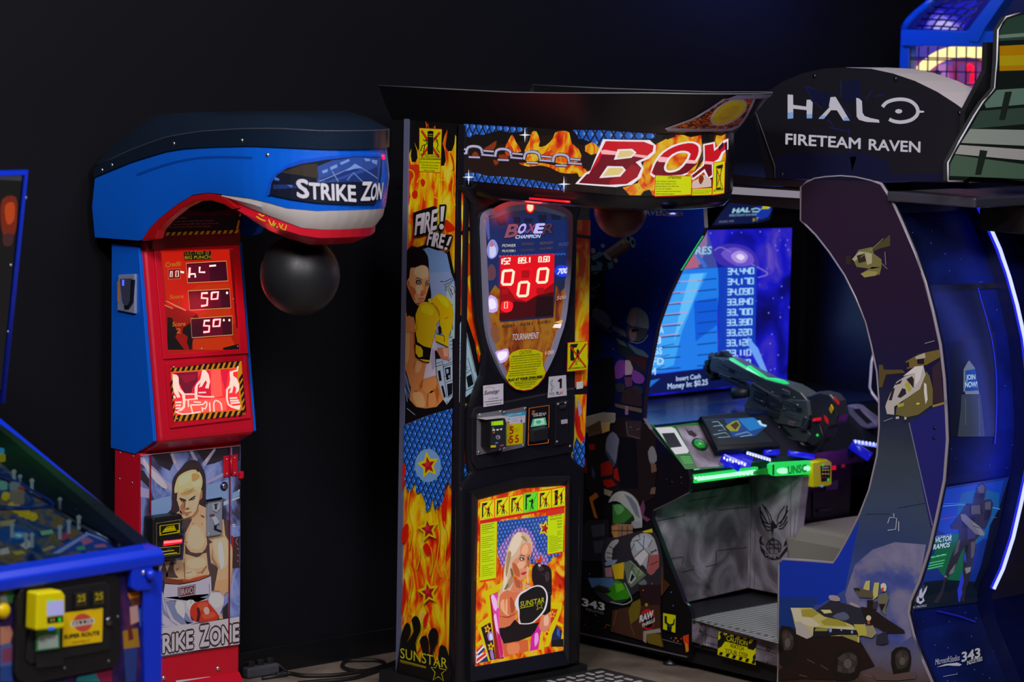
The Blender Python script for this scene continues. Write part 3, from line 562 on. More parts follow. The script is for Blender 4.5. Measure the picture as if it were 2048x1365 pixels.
# payment devices
pl2 = 0.041
prism('reader_plate', 'p#54525a:.45', Fp, '956 829 1005 821 1003 901 955 911', .046, .04, bx)
prism('reader_plate', 'p#54525a:.45', Fp, '1007 823 1053 814 1050 894 1006 904', .046, .04, bx)
for x, y in ((959.5, 830), (1001, 824), (958, 905), (999, 899), (1009, 825), (1050, 818), (1008, 898), (1047, 891)): bolt(Fp, x, y, .046, bx, .006, 'm#a09ca0:.3')
rd = prism('card_reader', 'p#0e0f13:.35', Fp, '981.5 843 1010 838 1013 896 981 898', .10, .045, bx, bev=.006)
box('reader_slot_cap', 'p#9c9aa0:.4', Fp.px(972, 838, .095)+V((0, 0, -.004)), Fp.px(1003, 834, .047)+V((0, .0, .005)), rd)
a = Art('reader_face', Fp, rd, base=.101)
a.f(940, 780, 8.533).p('d#1c2028', '365 540 605 500 612 985 345 990').p('e#7fae14', '362 545 565 525 570 600 364 615').p('e#8fc400', '405 545 560 530 562 595 405 608').p('d#b8b4bc', '380 675 425 670 428 702 384 706', '448 672 492 668 492 696 450 700', '512 662 548 656 548 688 514 690').p('d#a85a28', '388 725 424 720 424 742 392 744').p('d#9aa418', '382 650 405 646 405 662 384 664').l('d#9c9aa8', 7, '445 800 460 780 500 785 515 810 500 840 465 845 445 820', closed=True).text('d#b8b4c0', '<S', 455, 830, 505, 822, 40).p('d#c09a14', '352 952 442 945 442 985 352 990').p('d#a83058', '510 945 575 935 578 960 512 966').p('d#5a80a8', '430 905 470 895 478 915 436 922').build()
a = Art('payment_card', Fp, bx, base=.0465)
a.f(940, 780, 8.533).p('d#2d86c8', '580 425 948 372 946 435 590 478').p('d#a8a4b8', '590 478 946 435 940 560 630 598').p('d#c8a600', '622 600 905 565 900 920 622 956').text('d#7cc0e8', 'CREDIT CARD', 640, 452, 880, 418, 30, 0, -1, .03).text('d#6a5468', 'VISA', 640, 514, 690, 508, 24).e('d#a85030', (656, 556, 16, 17, 0)).p('d#2c58a0', '864 515 890 510 888 555 866 558').l('d#8a7a9a', 4, '720 500 800 490', '720 535 820 522', '840 470 900 462')
a.text('d#a01c08', '5', 678, 755, 742, 748, 125, 0, -1, .02).text('d#a01c08', '5', 672, 915, 735, 905, 125, 0, -1, .02).text('d#a01c08', '5', 772, 900, 830, 892, 125, 0, -1, .02).text('d#a01c08', '$', 650, 888, 672, 885, 40).l('d#a07808', 3, '770 660 850 650', '770 685 850 674', '770 710 840 700', '655 700 668 698').e('d#a01c08', (754, 850, 4, 5, 0)).build()
ba = prism('bill_acceptor', 'p#0d0d11:.35', Fp, '1058 816 1099 810 1098 888 1056 893', .05, .04, bx, bev=.003)
a = Art('acceptor_face', Fp, ba, base=.0505)
a.f(940, 780, 8.533).l('e#d8681c', 8, '1338 905 992 950 1010 318 1352 266 1345 645', '1340 845 1336 905').p('d#c84a10', '1060 360 1105 352 1105 388 1060 396').text('d#a8a0a4', 'FIVE BILLS', 1062, 432, 1300, 410, 26, 0, -1, .03).text('d#b4acb0', 'ONLY', 1080, 462, 1290, 440, 24, 0, -1, .03).p('e#4a9a78', '1075 500 1285 472 1310 600 1035 640').p('e#98b4ac', '1100 508 1262 488 1278 585 1080 615').e('e#2f9a6c', (1170, 550, 46, 34, -.1)).p('e#3a9a70', '1062 560 1085 510 1105 508 1070 605', '1265 488 1288 490 1300 585 1275 560').text('e#d0e0d8', 'DOLLAR', 1105, 530, 1250, 512, 18).build()
prism('bill_slot', 'p#15161a:.4', Fp, '1065 860 1097 854 1097 880 1066 886', .075, .05, ba, bev=.006)
cs = prism('coin_mechanism', 'p#101015:.35', Fp, '1112 806 1137 801 1135 888 1110 893', .05, .04, bx, bev=.004)
for x, y in ((1116, 809), (1131, 807), (1114, 884), (1140, 893)): bolt(Fp, x, y, .05, cs, .005, 'm#9c98a0:.4')
prism('coin_button', 'p#8c8a94:.4', Fp, '1123.5 841 1135.5 839 1136 847.5 1124 849.5', .056, .05, cs, bev=.002)
prism('coin_return', 'p#1a1a20:.3', Fp, '1121 813 1134 811 1133 818 1121 820', .058, .05, cs, bev=.003)
# lower light box with a poster
ring('poster_frame', 'p#0f1018:.3', Fp, '943 985 1045 957 1140 953 1138 1330 942 1365 942 1180', '957 1001 1045 978 1132 972 1128 1302 951 1334 953 1180', .05, .028, bx, oi=.034, bev=.006)
a = Art('lightbox_poster', Fp, bx, base=.031)
a.p('flame_e', '956 1000 1045 978 1133 972 1129 1303 950 1336').f(950, 960, 9.75).p('e#e04814', '105 430 1745 120 1745 520 100 860')
a.f(950, 1040, 8.53).p('scale_e2', '385 30 1245 -70 1235 590 1500 560 1300 700 1200 780 380 700').p('scale_pink', '480 820 380 620 440 440 560 300 700 160 800 130 920 180 1020 330 1060 520 1240 640 1200 800 1000 700 950 400 800 250 620 300 560 480 520 700', sm=3)
a.p('flame_e', '380 620 420 700 440 780 400 900 380 1000 300 1000', '1040 720 1060 640 1090 690 1115 600 1150 690 1120 740', '1300 760 1340 600 1380 700 1420 640 1450 780 1500 600 1530 1365 1280 1365 1310 1000', sm=2)
a.f(950, 1170, 8.03).p('e#c8b400', '145 120 420 -30 470 -60 480 30 250 160 460 1200 340 1210', '35 650 220 500 250 600 95 690 260 1220 220 1235', '15 960 100 880 130 950 20 1000', '1225 280 1400 290 1400 370 1185 990 1110 1010 1160 800 1330 390 1225 385', '1060 750 1100 760 1075 1040 1020 1050', '1310 580 1410 640 1410 700 1310 640')
a.p('e#8a1c18', '235 175 360 120 460 1190 330 1200').p('e#d83ca0', '250 185 350 130 380 400 460 1160 400 1180 330 700', sm=0).p('e#e8b0e0', '255 190 300 165 360 300 340 420 300 380', '300 520 340 480 380 760 420 960 400 1040 350 800', sm=2).p('e#c2185c', '345 740 400 820 455 1100 420 1180 380 1000')
a.p('e#241018', '95 690 250 610 330 1200 240 1215').p('e#9a70b0', '200 780 280 760 290 880 220 900', '240 1060 280 1050 310 1190 260 1190', sm=2).p('e#c0c8e8', '230 800 275 790 285 880 240 890', sm=2)
for cx, cy in ((200, 715), (255, 995), (1250, 470), (1155, 790)): a.star('e#dcc000', cx, cy, 58, 76, -1.5, .5).star('e#a81c20', cx, cy, 34, 46, -1.5, .45)
a.p('e#b83010', '1225 390 1330 395 1280 540 1215 640').star('e#e0a810', 1245, 480, 55, 72).star('e#b02020', 1245, 480, 30, 40)
a.p('e#c81e90', '910 760 1010 650 1060 750 1010 1040 880 1070', sm=0).p('e#e090d8', '960 800 1010 780 1020 900 960 1000', sm=2).p('e#1a2048', '1300 660 1400 740 1380 900 1215 950 1240 800').p('e#3050a0', '1320 700 1360 720 1360 850 1310 800').p('e#101018', '1240 900 1420 870 1420 1000 1220 1000')
a.p('e#c8d0e0', '20 1080 130 960 165 1020 60 1120 180 1090 190 1140 30 1270 15 1250').p('e#d02814', '20 1060 120 965 130 985 30 1090', '30 1190 170 1090 180 1130 20 1250', '15 1130 40 1100 40 1150').p('e#202a68', '40 1120 145 1010 160 1040 60 1140', '60 1260 190 1150 215 1235 90 1255')
# blonde woman with black gloves
a.f(950, 1040, 8.53).p('e#c8a88c', '770 215 700 240 640 290 590 400 545 540 520 700 490 900 480 1050 440 1180 390 1300 380 1500 520 1500 700 1250 640 1000 660 700 940 560 985 480 960 350 900 250 830 215', sm=3)
a.p('e#d8c4ac', '700 240 770 220 800 330 740 480 640 620 560 640 600 420', '500 900 560 640 600 760 560 950 540 1150 480 1250', sm=3).p('e#a4805c', '560 560 620 560 590 760 540 980 520 880', '620 960 660 1010 600 1150 500 1200 560 1060', '780 290 840 280 900 380 860 370', sm=2).p('e#78583a', '600 850 625 820 660 930 630 1000', '500 1180 560 1080 570 1130 510 1210')
a.p('e#cc7858', '640 1000 770 1040 800 1190 960 1230 700 1300 730 1250 600 1220 650 1100').p('e#a8543a', '660 1010 770 1040 780 1180 700 1150')
a.p('e#d08864', '900 400 950 420 965 560 945 680 935 800 890 880 870 960 800 1035 740 1010 660 920 630 800 640 720 760 600 770 480 830 405', sm=3).p('e#e0a482', '840 430 900 440 900 560 830 600 790 540', '760 720 850 720 840 800 770 840 700 800', sm=3).p('e#b05838', '640 740 700 760 760 880 760 980 690 950 650 860', '885 620 905 640 900 760 885 800', '905 700 940 700 925 800 900 860', sm=2)
a.l('e#4a2c1c', 14, '765 622 800 606 850 628', '908 622 940 600', sm=3).p('e#2c1c18', '755 665 790 638 850 660 820 705 780 700', '900 650 925 630 950 650 930 690 905 690', sm=2).p('e#e0d8d0', '775 668 800 650 838 664 815 695 790 692', '908 655 928 645 940 658 925 682').e('e#4a5a68', (815, 668, 17, 19, 0), (918, 662, 11, 15, 0)).e('e#0c0c10', (816, 668, 8, 10, 0), (918, 662, 6, 9, 0))
a.p('e#b86848', '855 780 895 770 890 820 840 830').p('e#b82c34', '780 920 830 895 880 885 885 900 840 945 800 940', sm=2).l('e#6a1418', 5, '785 920 840 915 884 898')
a.p('e#d0a88c', '885 800 920 830 910 940 920 1080 890 1080 880 960', sm=2).p('e#c89878', '790 1050 860 1100 930 1120 960 1150 900 1170 830 1150')
a.f(950, 1170, 8.03).p('e#cc6c48', '400 180 520 90 600 120 720 120 700 200 650 330 670 440 640 560 560 680 400 710 385 500', sm=2).p('e#e0a078', '410 280 470 240 480 420 560 500 500 490 420 400', '490 260 520 240 520 480 490 440', sm=2).p('e#a84828', '385 500 520 510 660 450 640 480 540 540 420 520', '560 200 620 260 640 400 580 460', sm=2)
a.p('e#c85c30', '440 950 850 880 860 1070 700 1110 470 1170').p('e#d8794c', '520 960 700 940 700 1090 540 1120', sm=2)
a.p('e#170d10', '390 700 480 690 560 660 640 560 720 640 900 620 1030 610 960 760 900 830 700 910 460 950 400 800')
a.p('e#cc7a5c', '1090 490 1200 440 1215 600 1180 720 1120 755 1060 740 1030 650', sm=2).p('e#e0a890', '1110 520 1180 490 1180 640 1110 660', sm=2)
a.f(950, 1040, 8.53).p('e#1a1014', '1000 790 1050 745 1095 732 1130 760 1200 770 1270 810 1305 890 1310 1100 1310 1280 1250 1290 1060 1250 990 1080 968 960 975 840', sm=3).p('e#38282e', '1060 800 1130 790 1180 850 1100 880', '1200 900 1260 900 1270 1020 1210 1060', sm=3).l('e#4a3a44', 6, '1120 930 1190 950 1230 1040', '1200 1250 1300 1245', sm=2).p('e#a8a0a8', '1075 765 1100 755 1130 775 1110 805 1085 800', sm=2)
a.f(950, 1170, 8.03).p('e#120c10', '1060 160 1220 150 1215 430 1130 490 1060 480')
a.p('e#d0ccd4', '640 330 660 230 720 140 800 90 900 40 1000 10 1090 30 1150 110 1170 220 1150 350 1110 440 1000 560 900 630 730 635 700 600 690 430', sm=3).p('e#161012', '700 330 705 220 740 160 820 110 910 55 1000 30 1075 50 1130 120 1145 220 1125 340 1085 430 990 540 890 615 735 620 715 590 715 430', sm=3)
a.text('e#b8b800', 'SUNSTAR', 725, 358, 1112, 288, 85, .08, -1, 0).l('e#b8b800', 9, '725 380 940 335').l('e#a8a010', 8, '985 330 1010 325 1025 295 1045 318 1085 310 1065 345 1085 385 1045 365 990 410 1010 360', closed=True).l('e#c8c4cc', 12, '650 390 700 430 712 560 735 632', sm=2)
a.f(950, 960, 9.75)
# pictogram row
R0 = ((105, 432, 372, 385, 372, 742, 105, 795), (395, 378, 658, 336, 658, 695, 395, 738), (680, 332, 938, 290, 938, 648, 680, 690), (955, 262, 1222, 228, 1215, 605, 950, 650), (1235, 232, 1482, 198, 1482, 555, 1228, 596), (1505, 190, 1755, 148, 1750, 505, 1503, 545))
a.p('e#c0181c', '100 800 1750 510 1750 545 100 858')
for i, q in enumerate(R0):
    x0, y0, x1, y1, x2, y2, x3, y3 = q
    a.p('e#60d020' if i == 3 else 'e#c8d000', q); g = (x1-x0)
    B = lambda u, v: (x0+(x1-x0)*u, y0+(y1-y0)*u+(y3-y0)*v); Q = lambda *uv: [c for k in range(0, len(uv), 2) for c in B(uv[k], uv[k+1])]
    if i < 5: a.p('e#10180c', Q(.12, .1, .55, .1, .45, .22, .22, .26, .2, .85, .1, .85)); a.p('e#10180c', Q(.55, .35, .65, .33, .68, .45, .66, .62, .7, .88, .62, .88, .58, .68, .52, .88, .46, .88, .54, .5, .36, .46, .38, .4, .54, .42))
    else: a.p('e#10180c', Q(.2, .08, .46, .08, .42, .9, .2, .9)); a.p('e#10180c', Q(.7, .25, .78, .24, .8, .6, .72, .9, .64, .9, .68, .5, .55, .42))
    if i == 3: a.l('e#18a030', 14, Q(.2, .5, .45, .95, .95, .1))
    else: a.l('e#c02810', 14, Q(.1, .1, .92, .9)).l('e#c02810', 14, Q(.92, .05, .08, .95))
    a.l('e#505a08', 6, Q(.2, .94, .85, .95))
a.l('e#d03018', 9, '100 432 1758 135', '105 800 945 665', '1218 598 1755 508')
a.p('e#c8281c', '90 855 440 795 425 1900 80 1900', '1425 590 1745 545 1738 1405 1425 1440').f(950, 1040, 8.53).p('e#b8cc00', '95 75 375 30 360 1000 85 1045').p('e#d82c18', '85 1042 362 995 360 1022 72 1075', '1228 590 1500 540 1500 560 1226 608').p('e#b8cc00', '1245 -60 1520 -110 1500 540 1240 590')
for i in range(27):
    y = 90+i*34.6; w = (215, 190, 225, 120, 210, 160)[i % 6]
    if i % 7 == 5: continue
    a.l('e#303c08', 9 if i < 3 else 6, [110, y+12, 110+w, y+12-w*.165])
for i in range(5): a.text('e#202808', ('READ THE GAME', 'INSTRUCTIONS', 'ONLY PUNCH AS', 'ON THE GAME', 'ONCE PER PLAY')[i], 1285, -40+i*52, 1480, -75+i*52, 26, 0, -1, .02)
for i in range(12): a.l('e#303c08', 6, [1262, 230+i*29, 1262+(220, 200, 230, 150)[i % 4], 230+i*29-(40, 36, 42, 28)[i % 4]])
a.star('e#d8c400', 1190, 150, 115, 145, -1.35, .5).star('e#98141c', 1192, 152, 78, 100, -1.35, .45).p('e#c03028', '1150 130 1190 100 1190 160').p('e#b8cc00', '1245 40 1400 20 1400 270 1240 280')
for i in range(8): a.l('e#303c08', 6, [1262, 60+i*29, 1400, 60+i*29-25]) if False else None
a.build()
# header
def plan(a_, b_, cx=7.4225, cy=7.35, yb=8.29, n=24, ex=2.3):
    P = [(cx-a_, yb), (cx-a_, 7.9), (cx-a_, 7.6)]
    for i in range(n+1):
        t = math.pi+math.pi*i/n; c, s_ = math.cos(t), math.sin(t)
        P.append((cx+a_*math.copysign(abs(c)**(2/ex), c), cy+b_*math.copysign(abs(s_)**(2/ex), s_)))
    return P+[(cx+a_, 7.9), (cx+a_, yb)]
HP = plan(.3125, .33)
hl = lambda P, z: [V((x, y, z)) for x, y in P]
loft('header', 'p#0d0d11:.25', [hl(plan(.25, .24), 1.815), hl(plan(.29, .3), 1.825), hl(plan(.306, .322), 1.85), hl(HP, 1.88), hl(HP, 2.09)], bx)
auto(bpy.data.objects['header'], 40)
Tp = plan(.38, .49); zt = [2.2+.018*max(0, min(1, (7.5-y)/.5)) for x, y in Tp]
lo = hl(plan(.315, .34), 2.08); hi = [V((x, y, z)) for (x, y), z in zip(Tp, zt)]
mid = [a_.lerp(b_, .5)+V((0, 0, -.008)) for a_, b_ in zip(lo, hi)]; ins = [p.lerp(V((7.42, 7.7, p.z)), .035) for p in hi]; inb = [p.lerp(V((7.42, 7.7, p.z)), .06)+V((0, 0, -.035)) for p in hi]
lid = auto(loft('header_lid', 'p#0a0a0d:.3', [lo, mid, hi, ins, inb], bx), 40)
tube('lid_lip', 'p#5c5c64:.3', [p+V((0, 0, .001)) for p in hi], .0022, bx, n=6)
LG = Grid([[a_, b_, c_] for a_, b_, c_ in zip(lo, mid, hi)])
a = Art('lid_plaque', LG, bx, base=.002, eps=2e-4)
mat_flame('flame_dark', 0, 1.2, 4, [(.35, '#120a0c'), (.48, '#3a1408'), (.56, '#b04a10'), (.66, '#c87a20'), (.75, '#4a1a10')])
a.f(1300, 160, 5.054).p('d#8a8496', '150 490 400 400 600 288 740 192 880 140 1050 124 1078 165 1000 335 905 475 815 516 180 520').p('flame_dark', '205 488 420 412 610 302 750 210 880 162 1045 150 1052 172 985 325 890 458 800 492').e('d#96909c', (795, 328, 205, 105, -.52)).e('d#c09c08', (795, 328, 185, 90, -.52)).e('d#a88a14', (800, 330, 120, 50, -.52)).l('d#7a7090', 8, '180 505 800 505', '600 295 745 200 880 150 1050 135').build()
MS = Cur(HP)
mq = Art('marquee', MS, bx, base=.002, eps=2e-4)
mq.p('e#0d0706', '927 247 1030 253 1100 257 1180 261 1264 264 1340 266 1416 267 1440 265.5 1456 263 1456 384 1446 387.5 1424 391 1380 392.5 1310 393 1240 391 1180 386 1127 381 1030 370 927 360')
mq.p('e#1c0d06', '927 300 1000 290 1100 270 1200 300 1200 384 1127 380 927 350')
mq.f(740, 160, 4.267).p('scale_e', '800 375 1340 408 1315 440 1200 450 1100 430 960 470 900 460 860 490 800 480', '796 800 900 790 1000 820 1200 830 1420 860 1650 900 1650 945 1200 895 792 855', '1740 425 1900 440 1900 520 1780 500')
mq.p('flame_e', '1150 590 1190 500 1215 470 1245 530 1290 610 1200 620', '1320 600 1360 520 1380 450 1420 440 1450 520 1440 570 1500 560 1560 500 1580 450 1640 435 1700 450 1720 540 1780 590 1800 690 1640 720 1480 680 1400 700 1330 690', '1270 710 1350 740 1450 730 1540 750 1620 790 1720 800 1800 780 1800 700 1640 740 1480 710', sm=2).p('e#7c2c0a', '960 600 1030 550 1080 520 1060 590 1000 620', '1050 680 1100 700 1070 730', '870 640 900 610 930 650 900 670', '1100 640 1180 640 1170 680 1110 680', sm=2).p('e#c03808', '1150 620 1200 560 1230 620 1190 650', '1460 640 1560 600 1500 680', sm=2)
CH = 'e#a8a4c0'
for i in range(4):
    ox = i*247; oy = i*23.5
    mq.l('e#281c30', 34, [820+ox, 640+oy, 835+ox, 580+oy, 880+ox, 566+oy, 930+ox, 572+oy, 955+ox, 600+oy, 960+ox, 640+oy]); mq.l(CH, 20, [820+ox, 632+oy, 832+ox, 582+oy, 870+ox, 566+oy, 925+ox, 572+oy, 952+ox, 596+oy, 958+ox, 632+oy], sm=3)
    mq.l('e#281c30', 26, [840+ox, 660+oy, 940+ox, 664+oy], [945+ox, 640+oy, 1070+ox, 650+oy], [960+ox, 605+oy, 1060+ox, 612+oy]); mq.l(CH, 14, [842+ox, 658+oy, 938+ox, 662+oy], [950+ox, 638+oy, 1066+ox, 648+oy], [966+ox, 604+oy, 1056+ox, 612+oy])
mq.l(CH, 16, '803 590 822 596', '803 630 826 622')
for cx, cy, r_ in ((1322, 470, 50), (842, 830, 52), (1655, 890, 55)): mq.p('e#e8e8f4', [cx-r_, cy, cx-6, cy-7, cx, cy-r_*1.3, cx+6, cy-7, cx+r_, cy, cx+6, cy+7, cx, cy+r_*1.3, cx-6, cy+7])
mq.f(1100, 160, 4.266).p('flame_e', '880 560 960 520 1050 470 1140 470 1200 490 1290 470 1300 600 1260 720 1220 800 1400 560 1420 470 1460 480 1500 460 1500 700 1300 900 900 985 680 985 620 920 750 880 800 700', '300 560 360 530 410 560 430 620 350 640 300 610', '200 720 300 760 330 800 250 830', sm=0).p('scale_e', '190 425 460 430 700 440 910 455 900 500 700 505 460 500 420 580 380 540 260 500').p('e#120a08', '960 480 1060 462 1080 480 1000 510', '1350 460 1400 462 1395 520 1360 540', '770 990 800 950 850 935 880 990', '620 930 680 990 600 985')
WH = 'e#e8dce0'; RD = 'e#c00c1c'; DR = 'e#6c0818'
mq.p(WH, '452 505 600 510 850 513 905 560 900 620 850 668 775 702 798 755 775 835 700 895 560 915 215 888 300 795 345 772').p(RD, '476 522 800 528 884 560 876 612 805 668 728 702 780 752 745 830 655 888 500 896 245 880 312 806 335 800').p(DR, '440 640 560 640 760 660 815 662 730 702 780 752 745 830 655 888 500 896 245 880 312 806 335 800 420 690').p('e#98101c', '520 850 640 780 700 720 770 745 745 825 655 885 500 893', sm=0).p('e#f0a8b0', '430 600 470 596 780 640 838 648 815 668 700 650 440 632').p(WH, '578 592 700 588 738 620 695 665 545 682', '490 735 620 738 648 770 600 825 420 838').p('e#d8c07a', '596 605 690 603 718 622 685 652 570 668', '505 750 612 750 628 770 588 810 448 822')
mq.p(WH, '862 770 900 680 960 610 1040 560 1130 532 1220 525 1285 560 1282 640 1250 700 1190 775 1130 825 880 830', sm=2).p(RD, '876 768 915 688 970 622 1050 574 1135 546 1215 540 1266 572 1262 640 1228 700 1175 768 1120 810 886 810', sm=2).p(DR, '905 700 1262 710 1228 740 1175 790 1120 810 886 812 878 770').p('e#f0b0b8', '915 685 940 655 1262 690 1240 715 930 700').p(WH, '972 745 1010 662 1080 615 1150 605 1200 632 1165 705 1105 768 1040 790 990 785', sm=2).p('flame_e', '992 740 1024 672 1086 630 1146 620 1178 640 1148 698 1096 752 1040 772 1002 768', sm=2)
mq.f(1300, 160, 5.054).p(WH, '535 650 655 625 660 690 745 610 792 590 792 700 745 740 715 820 640 850 640 980 580 1005 545 930 430 1015 405 965 530 860 540 790').p(RD, '552 662 640 645 648 720 745 640 780 620 780 690 725 730 690 800 625 840 628 960 592 985 552 900 432 995 424 965 545 870 555 800').p(DR, '552 860 625 845 628 960 592 985 552 900 432 995 424 965').p('e#f0a8b4', '555 820 690 832 640 858 548 850').p('e#3a0a20', '690 680 740 625 745 670 700 720', '755 640 780 630 782 780 765 740')
mq.p('e#c8b0a8', '430 1030 550 960 620 1010 620 1080 425 1100').p('e#7a2a10', '490 1000 520 960 545 1000 510 1060', sm=2)
# stickers on the marquee
mq.p('e#c81c0c', '50 960 424 968 420 1168 44 1182', '424 1098 630 1086 628 1166 420 1172', '640 832 762 815 752 1150 626 1170').p('e#c4cc00', '57 968 418 975 414 1158 50 1172', '428 1104 624 1094 622 1160 424 1166', '646 838 756 822 748 1142 632 1160')
mq.text('e#1a1c08', 'ATTENTION!', 182, 1000, 315, 1000, 22, 0, -1, .03)
for i, t in enumerate(('If you cannot understand', 'instructions please or for', 'detailed please scan QR code', 'or visit our website', 'www.boxerchampion.com/instructions', 'before playing the game')): mq.text('e#1a1c08', t, 58, 1030+i*25.4, (260, 270, 290, 215, 312, 245)[i], 1031+i*25.4, 12, 0, -1, .02)
mq.l('e#5a6010', 4, '430 1122 616 1112', '430 1138 616 1128', '430 1152 600 1144').p('e#15180a', '672 870 735 852 740 880 720 900 715 1100 668 1108', '662 1108 728 1096 728 1104 662 1114').p('e#b8c400', '682 890 715 882 712 1085 678 1092').p('e#15180a', '676 872 728 862 726 892 690 900').l('e#b01c10', 8, '668 880 735 1100', '738 860 668 1100').text('e#15180a', 'NO STANDING', 640, 1132, 742, 1116, 22, .2, -1, .03)
mq.build()
# lamp, glowing strip that paints the display's red reflection, and ball under the header
tube('red_reflection', 'e#ff1020:1.2', [MS.at(MS.uv(x, 395)[0], 1.836, .001) for x in (1060, 1085, 1110, 1140)], .004, bx, n=6)
Z = PZ(1.818); c = V((7.30, 7.05, 1.815)); sp = lathe('spot_lamp', 'm#5a5aa0:.3', c, (0, 0, -1), [(0, .035), (.012, .035), (.012, .027), (.008, .026)], bx); lathe('lamp_lens', 'e#c0c4ff:1.4', c, (0, 0, -1), [(.004, .025), (.0095, .024), (.011, .012)], sp)
def ballprof(r, n=14, cut=.0): return [(r-r*math.cos(math.pi*i/n), r*math.sin(math.pi*i/n)) for i in range(n+1)]
lathe('punch_ball', 'p#3e0a09:.42', (7.47, 7.47, 1.90), (0, 0, -1), [(d*1.1, r) for d, r in ballprof(.095)], bx, n=28)
lathe('ball_collar', 'p#101014:.4', (7.47, 7.47, 1.93), (0, 0, -1), [(0, .03), (.05, .04)], bx)
point('red_button_glow', (7.33, 7.78, 1.75), .25, (1, .06, .05), .03)
# tread plate platform
pf = thing('tread_plate_platform', 'low steel tread plate platform in front of the flame boxing machine', 'platform', (7.42, 7.3, 0))
mt, n, l, b = newmat('tread_plate_steel'); setp(b, (.16, .155, .16), .42, .9)
bm = bmesh.new(); bmesh.ops.create_cube(bm, size=1)
for v in bm.verts: v.co = V((XB+.04+(v.co.x+.5)*(XB2+.05-XB), 6.7+(v.co.y+.5)*(YB-.022-6.7), (v.co.z+.5)*.028))
nb = len(bm.faces)
for i in range(23):
    for j in range(13):
        x = XB+.06+j*.05; y = 6.72+i*.05
        if (i+j) % 2 == 0: dx, dy = .021, .008
        else: dx, dy = .008, .021
        if y > YB-.04: continue
        v = [bm.verts.new((x+sx*dx*k, y+sy*dy*k, z)) for z, k in ((.0275, 1), (.0305, .7)) for sx, sy in ((-1, -1), (1, -1), (1, 1), (-1, 1))]
        bm.faces.new(v[4:])
        for q in range(4): bm.faces.new([v[q], v[(q+1) % 4], v[4+(q+1) % 4], v[4+q]])
for f in list(bm.faces)[nb:]: f.material_index = 1
mk('platform_plate', bm, [mt, 'p#8c888c:.3'], pf)
# ================================================================ second boxing machine: blue, red and white
XS, XS2, YS, YSB = 6.077, 6.516, 8.394, 8.55
st = thing('boxing_machine', 'blue, red and white boxing arcade machine with black ball hanging from its curved head', 'arcade machine', (6.3, 8.4, 0))
BL, RE = 'p#064cdc:.25', 'p#a60d22:.3'
S = PX(XS); Fp = PY(YS)
def proj(p):
    q = V(p)-CAM; z = q.dot(FWD); return (1024+FPX*q.dot(RGT)/z, 682.5-FPX*q.dot(UPV)/z)
def zat(poly, x, y):
    """height over plan point (x, y) where a traced line passes"""
    P = poly; lo, hi = 0.0, 2.6
    def py(px):
        if px <= P[0][0]: a, b = P[0], P[1]
        elif px >= P[-1][0]: return P[-1][1]
        else: a, b = next((a, b) for a, b in zip(P, P[1:]) if a[0] <= px <= b[0])
        return a[1]+(b[1]-a[1])*(px-a[0])/(b[0]-a[0])
    for _ in range(40):
        m = (lo+hi)/2; q = proj((x, y, m))
        if q[1] > py(q[0]): lo = m
        else: hi = m
    return (lo+hi)/2
box('column', RE, (XS, YS, .0), (XS2, YSB, S.px(274, 906)[2]), st, bev=.006)
loft('column_foot', RE, [[V(p) for p in ((XS-.03, YS-.04, 0), (XS2+.03, YS-.04, 0), (XS2+.03, YSB, 0), (XS-.03, YSB, 0))], [V(p) for p in ((XS, YS-.002, .1), (XS2, YS-.002, .1), (XS2, YSB, .1), (XS, YSB, .1))]], st)
for x, y in ((240, 906), (266, 913), (239, 958), (264, 966)): bolt(S, x, y, 0, st, .004)
# lower front artwork
mat_cloud('arena', 0, [(.3, '#221e2a'), (.42, '#3d3d58'), (.52, '#5f70a8'), (.62, '#7d86b4'), (.75, '#948c98')], 7, 5, 0, 3, 1.5)
prism('door', RE, Fp, '302 908 459.5 893 457.5 1293 303 1315', .005, 0, st, bev=.002)
a = Art('front_artwork', Fp, st, base=.0056)
a.p('arena', '281.4 911 481.5 891.5 479.5 1289 283 1322')
a.f(280, 890, 8.03).p('d#2c2630', '180 150 500 120 560 250 480 420 300 330', '900 80 1450 30 1440 200 1200 300 1060 330', '1480 20 1610 10 1610 250 1480 300', '10 400 60 420 150 560 150 700 10 560', sm=0)
a.p('d#8c86a8', '10 200 60 190 150 330 150 420 60 340 10 300', '180 330 260 400 400 560 520 640 510 760 180 460', '10 680 150 720 150 860 10 840', '480 140 540 130 590 270 640 400 600 420 530 280', '790 100 850 95 930 250 900 260', '1200 50 1215 90 1060 330 1020 350 1000 300 1100 170', '1060 590 1340 450 1345 500 1060 640', sm=0).p('d#aaa4b4', '60 220 160 360 280 470 400 600 430 720 250 600 60 330', '500 145 530 140 580 280 545 300', '800 110 830 105 880 220 860 230', '1195 60 1210 70 1070 270 1050 250', sm=2)
a.p('d#6f88c8', '1060 650 1430 560 1430 900 1340 860 1060 880', '1480 780 1600 720 1600 820 1480 880', '180 900 500 820 500 1040 440 1140 180 1180', sm=0).p('d#98a4cc', '1340 920 1430 880 1430 950 1340 980', '1470 880 1600 830 1600 860 1470 910').e('d#b4c4e4', (1500, 1285, 24, 9, -.1), (1510, 1312, 24, 9, -.1), (1590, 735, 14, 16, 0))
